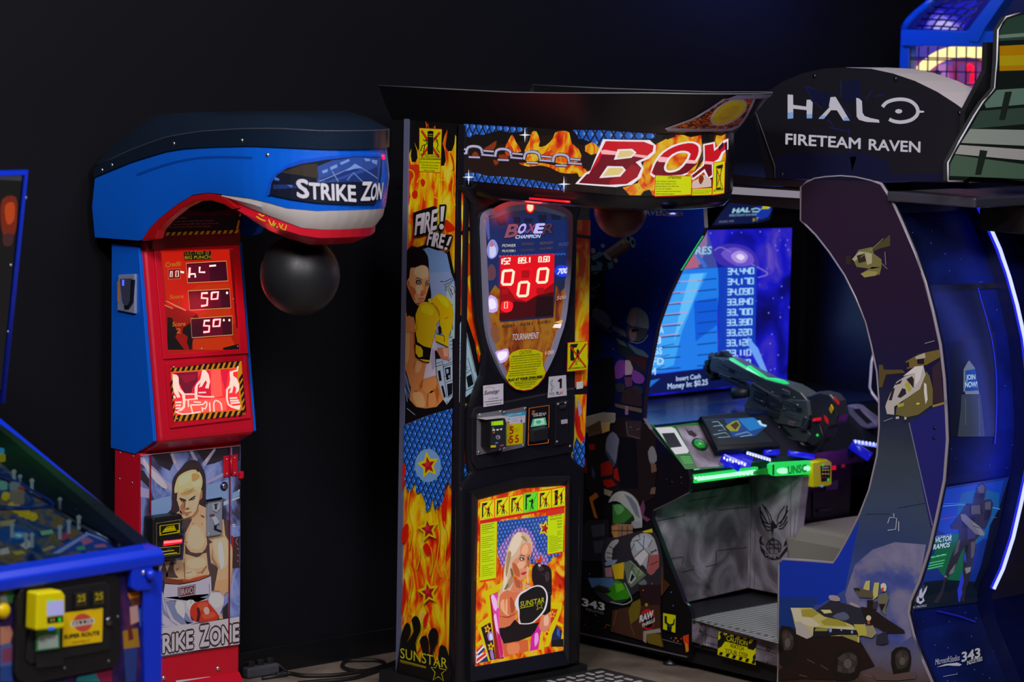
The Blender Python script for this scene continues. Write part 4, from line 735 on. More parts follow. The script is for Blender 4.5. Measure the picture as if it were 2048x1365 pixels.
# boxer: hooded robe, hair, head
a.p('d#33282c', '500 1040 515 900 515 600 570 480 640 400 720 300 790 255 890 250 960 300 1010 380 1050 480 1062 700 1055 900 1070 1020 960 1000 900 1100 700 1200 430 1140', sm=2)
a.p('d#c09070', '630 1100 520 1140 640 1060 930 950 1070 1020 1110 1150 1340 1200 1380 1400 700 1400 790 1300', '600 760 590 900 620 930 640 1090 700 1140 690 1190 800 1200 860 1140 930 1030 950 900 1000 850 1000 740 960 700 800 760', sm=0)
a.p('d#cc9c74', '620 800 640 760 900 700 980 740 970 860 940 900 920 1020 850 1130 790 1195 700 1190 690 1130 640 1030 600 900', sm=2).p('d#c9a080', '790 820 900 800 940 900 900 1040 850 1100 820 960', '730 900 790 900 800 1010 740 1030', sm=2).p('d#96684c', '640 1000 720 900 720 1060 700 1130 660 1060', '850 1130 930 1020 940 1080 870 1160', '980 750 1000 740 1000 840 950 900', '810 1150 860 1140 820 1200 700 1190', sm=2).p('d#5e4438', '690 1200 840 1150 700 1360 690 1300', '960 1130 1010 1135 1040 1160 1020 1180')
a.p('d#c8a878', '560 780 555 690 590 560 640 490 740 430 860 400 940 430 980 480 1005 580 990 690 940 790 900 720 820 770 720 830 640 820 620 760', sm=3).p('d#d8bc8c', '640 540 760 460 860 450 820 560 720 640 620 660', '820 600 960 560 960 660 880 680', sm=2).p('d#a88450', '830 470 920 470 960 520 850 600', '640 790 720 750 880 690 800 780 700 820', sm=2).l('d#7c5a38', 5, '700 740 780 700', '720 780 840 720', '760 800 880 730', '900 380 920 460').p('d#1e181c', '905 370 925 440 945 430 930 380')
a.p('d#2a2024', '630 850 700 870 745 890 740 905 640 880', '780 890 830 850 890 815 895 830 840 870 790 905', sm=1).p('d#3c2c2c', '650 890 700 885 725 905 700 920 660 910', '820 880 870 855 890 860 860 885 830 895').e('d#c8b8ac', (685, 902, 12, 6, 0), (852, 872, 14, 7, -.4)).e('d#151015', (690, 902, 6, 6, 0), (855, 871, 6, 7, 0))
a.p('d#74503c', '715 905 735 910 725 1000 700 1020', '720 1030 760 1010 800 1015 785 1035 740 1045').p('d#a8685c', '705 1095 760 1085 820 1085 770 1110 720 1115').l('d#4a2c28', 6, '705 1090 770 1095 825 1080').p('d#94604c', '710 1125 800 1115 750 1140')
a.f(300, 1040, 9.1).p('d#c09472', '650 0 1440 0 1430 400 1500 480 1510 900 1480 1150 1420 1320 1300 1370 1150 1330 1210 960 1240 880 1120 780 1080 1000 880 1080 400 1160 280 1140 180 900 60 1150 150 1000 250 770 600 730')
a.p('d#cca284', '760 120 900 140 1000 380 900 540 760 520 680 380', '1160 320 1400 360 1420 800 1300 860 1180 620', '680 740 980 700 1000 860 720 880', '660 930 800 920 840 1020 660 1040', sm=2).p('d#b4b0b4', '1250 420 1310 430 1350 800 1290 900 1240 600', sm=2)
a.p('d#483838', '590 -10 770 -10 700 130 650 230 600 220', '640 430 680 520 740 590 830 610 950 600 1010 530 1040 450 1030 180 1060 350 1140 410 1080 440 1090 620 1110 800 1240 880 1200 1100 1160 1300 1120 1280 1110 1050 1060 900 1030 600 960 620 900 670 840 685 760 660 640 620', '190 900 260 760 330 1010 260 1150 250 1340 180 1250', '380 760 440 770 430 900 470 1000 520 1060 300 1060 290 1000', '1340 0 1440 0 1430 380 1370 280').p('d#8c6048', '600 790 635 780 640 1080 625 1080 615 900', '1120 560 1140 700 1230 860 1200 850 1120 720', '470 890 540 880 520 900 480 940', '920 960 1030 830 1040 860 950 990', '640 400 700 410 650 425', sm=0)
a.l('d#4a3228', 6, '650 160 640 300 640 420', '630 700 625 900 635 1080', '650 975 760 950', '1135 540 1150 700 1260 880', '1210 960 1180 1270', '950 50 945 100', '760 80 800 60', '860 970 930 960', '1510 480 1500 900 1470 1160')
a.p('d#6a3424', '280 1060 500 1090 800 1100 1100 1000 1090 1030 870 1110 500 1180 280 1160').p('d#9c4028', '550 1080 720 1090 800 1060 1000 1010 1080 1010 860 1110 620 1140').p('d#8a2020', '1475 290 1520 300 1520 600 1480 450').p('d#38282e', '1520 320 1640 300 1630 860 1500 880 1510 600').l('d#8c8490', 8, '1590 330 1560 400 1600 460', '1580 520 1620 540', '1585 640 1625 660', '1590 740 1610 770')
# trunks, glove
a.p('d#a4a0b4', '80 830 250 790 180 960 90 980', '260 1170 500 1200 880 1120 1110 1030 1120 1300 1130 1420 200 1420 100 1300 60 1180 180 1120 180 1250 250 1340')
a.f(290, 1160, 6.66).p('d#a29eb2', '110 70 195 20 200 120 245 200 265 60 460 70 700 30 870 -10 885 160 900 150 1000 155 1060 220 1050 330 990 480 900 420 840 540 640 590 560 620 130 640', '245 240 850 190 830 250 700 300').p('d#b4b0bc', '290 280 440 290 520 320 520 560 460 600 380 460', '560 280 640 270 660 320 600 400 560 360', '880 190 990 180 1040 240 1030 330 940 380 860 290', sm=2).p('d#6c7494', '270 290 420 270 400 360 430 440 560 560 640 580 480 600 380 520', '540 430 600 520 650 570 560 600 520 520', '220 240 260 400 340 540 240 460', '200 560 270 610 130 620', '735 240 860 200 830 250', sm=0).l('d#2c2834', 5, '245 80 245 210', '250 240 290 430 340 550 430 610', '255 265 420 290', '615 270 612 320', '855 60 860 200 830 270', '890 160 1000 160 1060 220')
a.p('d#2c2428', '1040 380 1105 300 1105 500 1040 530', '195 10 255 10 265 70 245 190 200 120').p('d#a83020', '600 440 610 370 660 310 760 285 840 272 850 310 960 440 980 500 950 540 740 570 650 550 610 510', sm=2).p('d#c04a34', '700 330 800 300 840 330 820 400 740 410', '760 460 900 430 940 490 800 530', sm=2).e('d#c8988c', (820, 415, 38, 52, -.2)).p('d#3a1c1c', '690 380 720 370 740 460 720 560 680 560 700 470', '612 480 650 540 640 550 612 520', sm=1).p('d#c08a64', '940 20 1110 -20 1110 100 1050 220 1000 160 920 140', '985 480 1020 440 1040 520 990 530')
a.p('d#4a2428', '438 105 672 62 668 208 440 245').p('d#a8a0ac', '448 112 662 72 660 200 450 236').p('d#4c2226', '456 118 654 80 652 192 458 228').text('d#a09098', 'BRAVO', 470, 210, 640, 178, 80, 0, -1, .02)
# name band
a.p('d#a8a3aa', '-40 680 130 650 560 610 1255 495 1255 862 800 925 110 1035 -40 1060')
for bo, c in ((.11, 'd#30262a'), (0.035, 'd#a8a3aa')):
    a.text(c, 'S', -10, 1005, 90, 992, 260, 0, -1, bo).text(c, 'TRIKE', 100, 995, 638, 905, 222, 0, -1, bo).text(c, 'Z', 735, 888, 850, 870, 262, 0, -1, bo).text(c, 'ONE', 868, 870, 1250, 812, 218, 0, -1, bo)
a.f().l('d#6c0414', 2.6, '300.8 910 301.5 1320', '460 893 458 1294').l('d#8a8088', 1.2, '281.6 911.5 481 892')
a.build()
for x, y in ((436, 1338), (327.5, 1357)): bolt(Fp, x, y, .001, st, .009, 'm#a8a8a8:.4')
a = Art('type_label', Fp, st, base=.001); a.p('d#a8a8ac', '352 1362 420 1354 427 1360 427 1400 352 1408').p('d#241c20', '357 1367 418 1359 422 1363 422 1396 357 1403').build()
hg = prism('hinge', RE, Fp, '448 913 461 911 461 953 448 955', .012, .005, st, bev=.002)
prism('hinge_leaf', RE, Fp, '463.5 911 475.5 909 475.5 951 464 953', .012, .005, hg, bev=.002); tube('hinge_pin', RE, [Fp.px(462.3, 915, .012), Fp.px(462.3, 949, .012)], .005, hg)
for x, y in ((454, 919), (454, 948), (470, 916), (470, 946.5)): bolt(Fp, x, y, .012, hg, .0035, 'm#b8b0b0:.4')
prism('side_latch', RE, Fp, '481 946 488 943 488 957 481 959', .02, 0, st, bev=.002)
lk = lathe('door_lock', 'm#4a4c78:.3', Fp.px(446.5, 972.5, .004), (0, -1, 0), [(0, .016), (.006, .016), (.007, .013), (.005, .012)], st); lathe('lock_core', 'm#9a9ab0:.3', Fp.px(446.8, 972.5, .004), (0, -1, 0), [(0, .010), (.009, .010), (.01, .004)], lk)
cm = prism('coin_mechanism', 'p#6e7484:.3', Fp, '416.5 1000 445.5 996 444.5 1070 416 1075', .022, .005, st, bev=.003)
prism('coin_mech_hood', 'm#23242c:.4', Fp, '414 1001 444 995.5 445 999 414 1004', .03, .02, cm)
prism('coin_slot', 'p#08080c:.5', Fp, '431.3 1006 433.3 1006 433.3 1024 431.3 1024', .0245, .02, cm); ring('slot_bezel', 'p#90949c:.25', Fp, '424 1008 441 1005 440 1018 433 1025 427 1022', '427 1009 438 1007 437 1017 432.5 1021 429 1019', .026, .02, cm)
prism('return_lever', 'p#9498a8:.25', Fp, '424 1036 433 1034 440 1046 431 1052', .03, .02, cm, bev=.002); prism('coin_return', 'p#101014:.4', Fp, '430 1046 434 1045 433 1058 443 1062 443 1065 429 1060', .026, .02, cm); prism('coin_mech_label', 'p#5a2c34:.4', Fp, '420 1030 429 1028.5 429 1033 420 1034.5', .024, .02, cm)
for x, y in ((419, 1005), (443, 1002), (419, 1069), (443, 1065)): bolt(Fp, x, y, .022, cm, .004)
ac = prism('bill_acceptor', 'p#101015:.4', Fp, '305.5 1037 365 1029 364.5 1117 305.5 1125', .06, .005, st, bev=.006)
a = Art('acceptor_face', Fp, ac, base=.0605)
a.f(300, 1040, 9.1).l('d#8a7c44', 5, '108 70 600 -10 545 20', closed=False).l('d#8a7c44', 5, '115 65 545 12 545 630 120 690', closed=True).p('d#b8a400', '175 110 540 62 540 238 175 292').p('d#15130a', '190 118 525 74 525 225 190 278').p('d#b8a400', '270 165 300 130 440 105 455 145 500 225 195 270 190 278', '195 245 525 190 525 215 195 270').text('d#15130a', 'INSERT BILLS', 275, 165, 455, 138, 24, 0, -1, .02).l('d#15130a', 6, '255 205 480 168', '225 240 505 195')
a.p('e#f01028:1.1', '245 390 590 345 580 430 240 485').p('e#ff7a84:1.2', '250 395 585 365 580 400 250 440').e('e#ff9aa8', (270, 372, 9, 14, 0), (312, 368, 9, 14, 0)).l('d#b8a400', 9, '175 515 540 480 540 615 175 645', closed=True).p('d#b8a400', '190 580 440 550 440 565 190 598', '260 625 490 590 490 605 260 640').text('d#5a5a88', 'PLAY', 320, 552, 400, 542, 24).build()
prism('bill_slot', 'p#0a0a0e:.5', Fp, '319 1076 365 1071 365 1078 319 1083', .066, .06, ac)
# tilted score housing with blue flanks
sidep = '225 487 281 495 311 884.5 272 910 222 896'
A0, A1 = S.px(281, 487), S.px(314.5, 886); vy = (A0-A1).normalized()
T = Pl((0, A1.y-.0025, A1.z), (1, 0, 0), (0, vy.y, vy.z))
uvs = [S.uv(*p) for p in pairs('225 480 278 480 281 487 314.3 884 310 889 272 911 224 898')]
prism('score_housing', RE, PX(XS+.012), [c for p in uvs for c in p], 0, -(XS2-XS-.024), st, uvs=True, bev=.012)
uvb = [S.uv(*p) for p in pairs('225 487 279 495 309 883 271 909 223 896')]
for xx, d in ((XS-.004, 1), (XS2-.01, 1)): prism('side_panel', BL, PX(xx), [c for p in uvb for c in p], 0, -.014, st, uvs=True, bev=.002)
# score window
ring('window_frame', RE, T, '308 494 479 489.5 497 707 328 719', '321.5 502 466 498 480 698.5 337 709', .006, .0, st, oi=.006, bev=.002)
a = Art('score_board', T, st, base=.0025)
a.p('e#a01404', '321 500 467 497 481 699.5 336 710').f(320, 490, 6.5).p('e#c01806', '20 100 300 90 900 60 980 700 1000 1000 700 1200 400 1300 100 900', sm=0).p('e#8a0c06', '40 800 300 830 500 900 720 860 700 1365 100 1365').p('e#b82c04', '500 520 900 500 905 570 380 600', '570 860 900 830 940 930 420 960', '420 1230 920 1190 1000 1365 430 1365', sm=0).p('e#5a0408', '900 60 945 60 1035 1090 990 1080')
a.p('e#0c0608', '95 940 160 950 180 1040 230 1130 200 1200 260 1290 320 1365 95 1365', '430 930 470 905 505 940 480 1000 440 980', '300 1080 400 1010 440 1180 420 1280 410 1365 385 1365 350 1270 360 1190 290 1150', '820 1340 1020 1290 1030 1365 820 1365', sm=0)
a.p('e#0a0608', '310 92 662 80 662 190 316 202').text('e#7c6c10', 'ULC-TBER @', 325, 135, 640, 122, 42).text('e#8c7c14', 'BIG PUNCH', 325, 188, 655, 178, 42, 0, -1, .02)
a.l('e#c8a060', 8, '340 240 860 210 885 470 360 494', '365 600 905 572 922 820 388 850', '400 960 938 925 945 1170 416 1208', closed=True).p('e#3a0418', '345 245 858 216 880 465 365 490', '370 605 902 577 917 815 392 845', '405 965 934 931 940 1166 420 1203').p('e#5c0420', '360 260 640 240 650 470 375 480', '520 600 780 580 800 810 540 830', '540 960 800 945 820 1170 560 1190')
a.p('e#f01828', '355 300 470 280 480 440 360 450', '500 590 640 580 650 810 520 820', '640 580 780 580 780 720 650 730', '540 950 670 945 670 1145 550 1150', '670 945 800 940 800 1070 680 1075', sm=2) if False else None
a.l('e#e02030', 40, '385 300 378 425', '620 628 545 630 540 692 618 697 612 785 535 795', '675 625 755 615 745 700 668 708 675 625', '645 987 580 987 570 1052 642 1056 636 1130 566 1136', '700 978 782 970 772 1055 692 1062 700 978')
DG = 'e#ffe0d8:1.15'
a.l(DG, 24, '387 295 378 430', '381 382 455 378 460 425', '517 285 512 356 588 357', '640 276 728 268', '622 626 545 630 540 692 618 697 612 785 533 797', '672 622 757 613 747 702 668 708 674 618', '648 985 580 987 570 1052 642 1056 636 1130 563 1137', '700 976 784 968 774 1057 692 1062 700 972', '265 350 312 360').e(DG, (872, 625, 15, 18, 0), (830, 980, 13, 17, 0), (902, 980, 13, 17, 0))
a.p('e#7c1008', '106 318 264 310 266 440 110 448').l('e#d8a080', 3, '106 318 264 310 266 440 110 448', closed=True).l(DG, 10, '138 345 158 342 158 415 132 418', '208 340 238 336 240 412 205 416', closed=True)
a.text('e#a86c14', 'Credit', 70, 292, 272, 270, 62, .1, -1, .02).text('e#a8701c', 'Score', 128, 705, 305, 694, 55, .1, -1, .01).text('e#8c3c10', '1', 225, 790, 250, 788, 60).text('e#b07818', 'Score', 160, 1062, 330, 1052, 56, .1, -1, .01).text('e#a8641c', '2', 215, 1150, 270, 1148, 62, 0, -1, .02)
a.p('e#d08060', '60 725 100 735 345 850 330 860 220 810', '50 775 170 825 165 835 60 790').build()
for x, y in ((459, 503), (467, 598), (404, 698), (475.5, 693)): bolt(T, x, y, .006 if x > 470 else .003, st, .0035)
# glowing hand sign window
ring('sign_frame', RE, T, '331 728 492 714 502 837 341 857', '341 738 484 723 494 828 349 846', .006, 0, st, oi=.003, bev=.002)
a = Art('hand_sign', T, st, base=.003)
a.f(330, 710, 9.753).p('e#c07808', '110 215 1490 112 1565 1190 175 1310')
for i in range(13): a.p('e#180604', [155+i*104, 215-i*7.4, 215+i*104, 210-i*7.4, 165+i*104, 330-i*7, 105+i*104, 334-i*7]) if i < 13 else None
for i in range(12): a.p('e#180604', [250+i*112, 1180-i*8.6, 310+i*112, 1175-i*8.6, 262+i*112, 1300-i*9, 200+i*112, 1306-i*9])
for i in range(6): a.p('e#180604', [1440+i*17, 560+i*125-90, 1510+i*13, 450+i*125-90, 1518+i*13, 530+i*125-90, 1445+i*17, 640+i*125-90]).p('e#180604', [100+i*14, 560+i*130, 145+i*12, 480+i*130, 155+i*10, 540+i*130, 108+i*14, 640+i*130])
a.p('e#ff3038:1.0', '140 345 1400 262 1470 1070 200 1180').p('e#ff5a50', '900 300 1080 290 1120 800 900 860', '300 900 1200 840 1200 1080 250 1160').p('e#e01838', '1080 290 1250 280 1180 700 1120 500', '560 560 720 330 860 320 900 800 520 790', '660 640 790 630 790 700 650 710').p('e#70102c', '150 360 640 330 640 500 540 640 520 745 380 760 280 560 260 400').p('e#94102c', '280 400 620 370 600 480 400 560')
HN = 'e#ffd8c8:1.0'
a.p(HN, '150 380 220 390 265 440 270 570 300 660 390 760 400 900 390 1030 330 1090 200 1120 300 1060 350 1000 345 880 330 780 250 700 300 830 240 840 180 740 155 640', '730 290 790 300 850 380 880 520 850 660 780 650 820 540 790 500 720 620 660 640 700 540 640 600 630 740 640 860 580 870 580 640 620 560 690 480 710 380', '1260 330 1400 290 1410 220 1440 230 1420 320 1330 340 1330 410 1400 460 1450 590 1440 700 1370 770 1390 650 1340 600 1310 740 1250 750 1290 640 1230 680 1225 850 1250 960 1330 1000 1480 980 1450 1080 1290 1030 1220 980 1190 850 1190 680 1250 600 1270 480', sm=1)
a.l(HN, 34, '200 930 320 925', '205 990 310 985', '210 1050 300 1040', '170 800 200 850', '1260 850 1410 840', '1270 900 1440 890', '1280 950 1460 930').l(HN, 26, '390 770 580 770', '400 880 640 860', '500 970 540 1150', '450 880 460 1020', '520 980 740 970 790 910 820 960 780 1060 720 1030 740 1110', '650 740 800 735', '640 800 760 820 960 820', '960 1110 950 960 990 890 1090 950 1110 1090', '870 930 880 1110', '200 1110 340 1160 540 1140 700 1110', '700 930 560 920', sm=2).build()
for x, y in ((348, 734.5), (408, 730.5), (469, 726), (478, 827), (355, 838)): bolt(T, x, y, .006, st, .0035)
# card reader on the blue flank
cr = prism('card_reader', 'p#6c7288:.35', S, '236 550 269 548.5 269 628 234 621', .014, 0, st, bev=.003)
prism('reader_mouth', 'p#32364c:.3', S, '239 558 264 557 262 603 255 613 249 612 243 600', .022, .014, cr, bev=.003); prism('reader_slot', 'p#0a0a10:.4', S, '262 560 265.5 560 262.5 606 256 616 248 615 247 612 255 612 260 603', .024, .014, cr)
prism('reader_light', 'e#5060ff:1.3', S, '244 560 247 560 247 572 244 572', .0245, .02, cr); prism('reader_stripe', 'p#a85a20:.4', S, '234.5 563 237 563 237 604 234.5 603', .0155, .01, cr)
# neck with instructions under the head
box('neck', 'p#4c060a:.4', (XS+.03, YS-.02, A0.z-.02), (XS2-.03, YSB, 1.98), st)
NP = PY(YS-.022); a = Art('instruction_panel', NP, st, base=.002)
a.f(180, 200, 3.3032).p('d#191a22', '440 895 460 840 540 768 640 720 1000 735 975 885').p('d#3a0508', '560 765 640 690 900 660 1005 745 990 765').p('d#0e080a', '600 720 700 660 900 660 960 720 780 745', sm=0)  # dark shapes above the panel paint in the cavity's darkness
for i in range(14): a.p('d#b4a80c', [458+i*38, 899-i*1.3, 480+i*38, 898-i*1.3, 492+i*38, 876-i*1.3, 470+i*38, 877-i*1.3]) if 470+i*38 < 970 else None
a.p('d#b4a80c', '440 890 458 850 466 860 450 895', '965 850 982 790 990 800 975 870', '982 770 990 750 1000 752 996 770')
for i, t in enumerate(('How to play: ', 'Insert coins and press the start button', 'Hit the punching ball with your fist only', 'The score is shown on the display')): a.text('d#a06070', t, 505+i*4, 790+i*19, (640, 820, 850, 800)[i], 782+i*19, 11)
a.build()
# head
XH, CX = 6.04, 6.295
def plan2(a_, b_, cy=7.84, yb=8.62, n=22, ex=2.25):
    P = [(CX-a_, yb), (CX-a_, 8.5), (CX-a_, 8.4), (CX-a_, 8.3), (CX-a_, 8.2), (CX-a_, 8.1), (CX-a_, 8.0), (CX-a_, 7.92)]
    for i in range(n+1):
        t = math.pi+math.pi*i/n; c, s_ = math.cos(t), math.sin(t); P.append((CX+a_*math.copysign(abs(c)**(2/ex), c), cy+b_*math.copysign(abs(s_)**(2/ex), s_)))
    return P+[(2*CX-x, y) for x, y in P[:8]][::-1]
def crop(s, ox=180, oy=200, k=3.3032): return [(ox+x/k, oy+y/k) for x, y in pairs(s)]
C_bt = crop('95 480 300 395 560 318 800 302 1060 296 1500 316 1760 324 1975 326'); C_bb = crop('120 915 340 931 390 850 450 790 560 700 680 627 780 613 840 620 1060 650 1180 680 1300 715 1500 735 1800 725 1895 695')
C_wb = crop('840 624 1000 692 1200 772 1400 846 1550 858 1700 850 1800 832 1865 790'); C_rb = crop('900 660 1000 730 1080 800 1180 860 1300 912 1450 957 1600 962 1720 932 1800 870')
C_rg = crop('95 412 270 332 480 252 700 212 1000 192 1240 190 1500 205 1960 213'); C_tp = crop('115 400 150 330 240 230 330 150 400 110 520 90 760 79 1000 76 1300 80 1550 93 1700 123 1800 163 1870 205')
HP2 = plan2(.255, .345); N2 = len(HP2); half = N2//2
def zline(C, P, lim):
    z = [zat(C, x, y) for x, y in P]
    for i in range(N2):
        if i > lim: z[i] = z[lim] if i <= half and (2*half-i) > lim else z[min(max(N2-1-i, 0), lim)]
    return z
lim = half-3
zt = zline(C_bt, HP2, lim); zb = zline(C_bb, HP2, lim)
SKIN = []
def wall(name, mat, P0, z0, P1, z1, i0, i1, thick, parent, mid=None):
    bm = bmesh.new(); rows = []
    for i in range(i0, i1+1):
        (xa, ya), (xb, yb) = P0[i], P1[i]; c = V((CX, max(8.1, yb), 0)); a_ = V((xa, ya, z0[i])); b_ = V((xb, yb, z1[i]))
        ia = a_.lerp(V((CX, max(ya, 7.84), z0[i])), thick/.26); ib = b_.lerp(V((CX, max(yb, 7.84), z1[i])), thick/.26)
        r = [a_]
        if mid is not None: m_ = a_.lerp(b_, .5); d = (m_-V((CX, max(m_.y, 7.84), m_.z))); r.append(m_+d.normalized()*mid)
        SKIN.append(r[::-1] if mid is None else [b_, r[1], r[0]]); r += [b_, ib, ia]; rows.append([bm.verts.new(p) for p in r])
    k = len(rows[0])
    for A, B in zip(rows, rows[1:]):
        for j in range(k): bm.faces.new([A[j], A[(j+1) % k], B[(j+1) % k], B[j]])
    bm.faces.new(rows[0]); bm.faces.new(rows[-1][::-1]); bmesh.ops.recalc_face_normals(bm, faces=bm.faces)
    return mk(name, bm, mat, parent)
def dense(P, k=4):
    out = []
    for a_, b_ in zip(P, P[1:]): out += [(a_[0]+(b_[0]-a_[0])*j/k, a_[1]+(b_[1]-a_[1])*j/k) for j in range(k)]
    return out+[P[-1]]
HPd = dense(HP2, 5); N2 = len(HPd); half = N2//2; lim = half-14
zt = zline(C_bt, HPd, lim); zb = zline(C_bb, HPd, lim)
sh = wall('head_shell', BL, HPd, zt, HPd, zb, 0, N2-1, .03, st, mid=.012)
auto(sh, 30)
i0 = next(i for i in range(N2) if proj((*HPd[i], 1.8))[0] > 436)
PW = dense(plan2(.238, .305), 5); zw = zline(C_wb, PW, lim); PR = dense(plan2(.195, .225), 5); zr = zline(C_rb, PR, lim)
for i in range(N2): zw[i] = min(zw[i], zb[i]-.001); zr[i] = min(zr[i], zw[i]-.001)
wall('head_stripe', 'p#a09a98:.3', [(x*.985+CX*.015, y) for x, y in HPd], zb, PW, zw, i0, N2-1-i0, .03, st, mid=.008)
auto(bpy.data.objects['head_stripe'], 35)
SKIN.clear()
wall('head_chin', RE, [(x*.97+CX*.03, y) for x, y in PW], zw, PR, zr, i0+1, N2-2-i0, .06, st, mid=.03)
auto(bpy.data.objects['head_chin'], 35)
chin = Grid([r for k, r in enumerate(SKIN) if k % 3 == 0 or k == len(SKIN)-1]); cdl = Art('chin_decal', chin, st, base=.0015, eps=2e-4)
cdl.f(180, 200, 3.3032).l('d#b4a808', 6, '1115 752 1140 768 1150 760', '1100 770 1130 790 1160 800', '1180 790 1200 830 1215 800', sm=2).l('d#6aa810', 9, '1225 815 1210 835 1225 850 1240 838').l('d#b09008', 6, '1250 815 1262 850', '1275 820 1262 850 1282 858', '1298 826 1288 862').build()
# underside and lid
ub = [V((CX+(x-CX)*.93, min(y, 8.2)+(.02 if y < 7.8 else -.0), 1.86)) for x, y in HP2]; loft('head_core', 'p#30060a:.4', [ub, [p+V((0, 0, .09)) for p in ub]], st)
N2b = len(HP2); zlt = [zat(C_bt, x, y) if i <= N2b//2-3 else None for i, (x, y) in enumerate(HP2)]
def mirror(z):
    k = N2b//2-3
    return [z[i] if i <= k else (z[k] if i < N2b-1-k else z[N2b-1-i]) for i in range(N2b)]
z0 = mirror(zlt); P1 = plan2(.262, .355); z1 = mirror([zat(C_rg, x, y) if i <= N2b//2-3 else None for i, (x, y) in enumerate(P1)]); P2 = plan2(.17, .25, 7.9, 8.58); z2 = mirror([zat(C_tp, x, y) if i <= N2b//2-3 else None for i, (x, y) in enumerate(P2)])
z2 = [max(b_+.004, a_) for a_, b_ in zip(z2, z1)]
lid = loft('head_lid', 'p#0e1826:.2', [[V((x, y, z-.004)) for (x, y), z in zip(P1, z0)], [V((x, y, z)) for (x, y), z in zip(P1, z1)], [V((x*.5+u*.5, y*.5+v*.5, z*.35+w*.65)) for (x, y), z, (u, v), w in zip(P1, z1, P2, z2)], [V((x, y, z)) for (x, y), z in zip(P2, z2)]], st)
auto(lid, 28)
tube('lid_seam', 'p#3c3c46:.3', [V((x, y, z+.001)) for (x, y), z in zip(P1, z1)][:N2b//2+6], .0016, st, n=5)
HS = Cur(HP2)
for x, y in ((204, 340), (224, 330), (348, 287), (484, 281), (714, 324), (535, 310), (545, 385), (702, 405)): bolt(HS, x, y, .006, st, .007, 'm#b8b8bc:.3')
HS2 = Cur(plan2(.267, .357))
a = Art('head_decal', HS2, st, base=.0, eps=2e-4)
a.f(180, 200, 3.3032).l('d#04256c', 5, '305 492 480 430 650 390 800 375 960 375 1070 380', sm=2).p('d#0b3c9c', '1170 630 1185 530 1230 478 1300 430 1400 395 1560 372 1750 355 1900 360 1935 375 1930 390 1750 385 1560 405 1400 430 1300 462 1240 510 1200 560 1185 630')
a.p('d#0c1020', '1185 625 1200 545 1240 492 1300 452 1400 422 1560 395 1750 374 1900 377 1930 386 1925 480 1908 600 1890 690 1720 690 1500 680 1320 655', sm=0).p('d#243a78', '1500 440 1600 400 1750 378 1925 384 1905 560 1780 540 1500 545').p('d#2c2620', '1260 480 1400 430 1500 420 1510 520 1400 500').p('d#16285c', '1210 560 1330 560 1400 580 1210 590', '1520 520 1760 440 1780 460 1560 540', '1600 540 1900 440 1900 540').p('d#5a76b4', '1530 470 1570 455 1570 475 1540 487', '1585 445 1630 425 1635 445 1590 465', '1650 415 1710 390 1715 405 1660 430', '1810 385 1850 390 1850 405 1820 405', '1860 395 1900 400 1895 430 1865 415', '1690 470 1750 420 1800 450 1750 455').l('d#6a84c0', 4, '1510 540 1760 430 1900 520', '1700 530 1740 480 1800 540', '1600 470 1640 540').p('d#3c5c9c', '1220 510 1250 520 1250 535 1220 530', '1300 560 1340 565 1330 580')
for bo, c in ((.07, 'd#14141c'), (.03, 'd#a4a2ae')):
    a.text(c, 'S', 1372, 642, 1445, 648, 118, -.06, -1, bo).text(c, 'TRIKE', 1452, 652, 1757, 671, 104, -.04, -1, bo).text(c, 'Z', 1790, 662, 1850, 661, 118, .1, -1, bo).text(c, 'ON', 1853, 661, 1925, 652, 104, .12, -1, bo)
a.build()
prism('arch_trim', 'p#8c0a10:.25', PX(XH+.002), '340 934 372 850 430 795 540 704 660 636 770 612 845 622 905 655 975 715 930 720 880 690 790 664 700 668 610 712 510 792 450 860 430 918', .0, -.035, st, fr=(180, 200, 3.3032), bev=.004)
prism('arch_sill', 'p#8c0a10:.25', PX(XH+.004), '340 932 430 905 1030 890 1040 915 400 935', .0, -.02, st, fr=(180, 200, 3.3032)) if False else None
tube('nose_lamp', 'e#ff2060:1.0', [HS2.px(766, 310, .004), HS2.px(767, 318, .004)], .006, st)
# chin flame decal, ball
CU = PX(6.1); q = CU.px(600, 552); rr = 79*(q-CAM).length/FPX
ctr = V((CX, 0, 0)); hc = PX(CX).px(600, 550); rr = 79*(hc-CAM).length/FPX
ball = lathe('punch_ball', 'p#141417:.45', hc+V((0, 0, rr*1.02)), (0, 0, -1), [(d*1.02, r) for d, r in ballprof(rr, 18)], st, n=32)
tube('ball_seam', 'p#222226:.5', [hc+V((rr*1.003*math.cos(t)*.73, -rr*1.003*math.cos(t)*.68, rr*1.02*math.sin(t))) for t in [i*math.pi*2/40 for i in range(40)]], .0015, ball, n=5, closed=True)
tube('ball_cord', 'p#141416:.5', [hc+V((0, 0, rr)), V((hc.x, hc.y, 1.93))], .014, st)
point('ball_red_glow', T.px(470, 600, .12), .55, (1, .03, .05), .04)
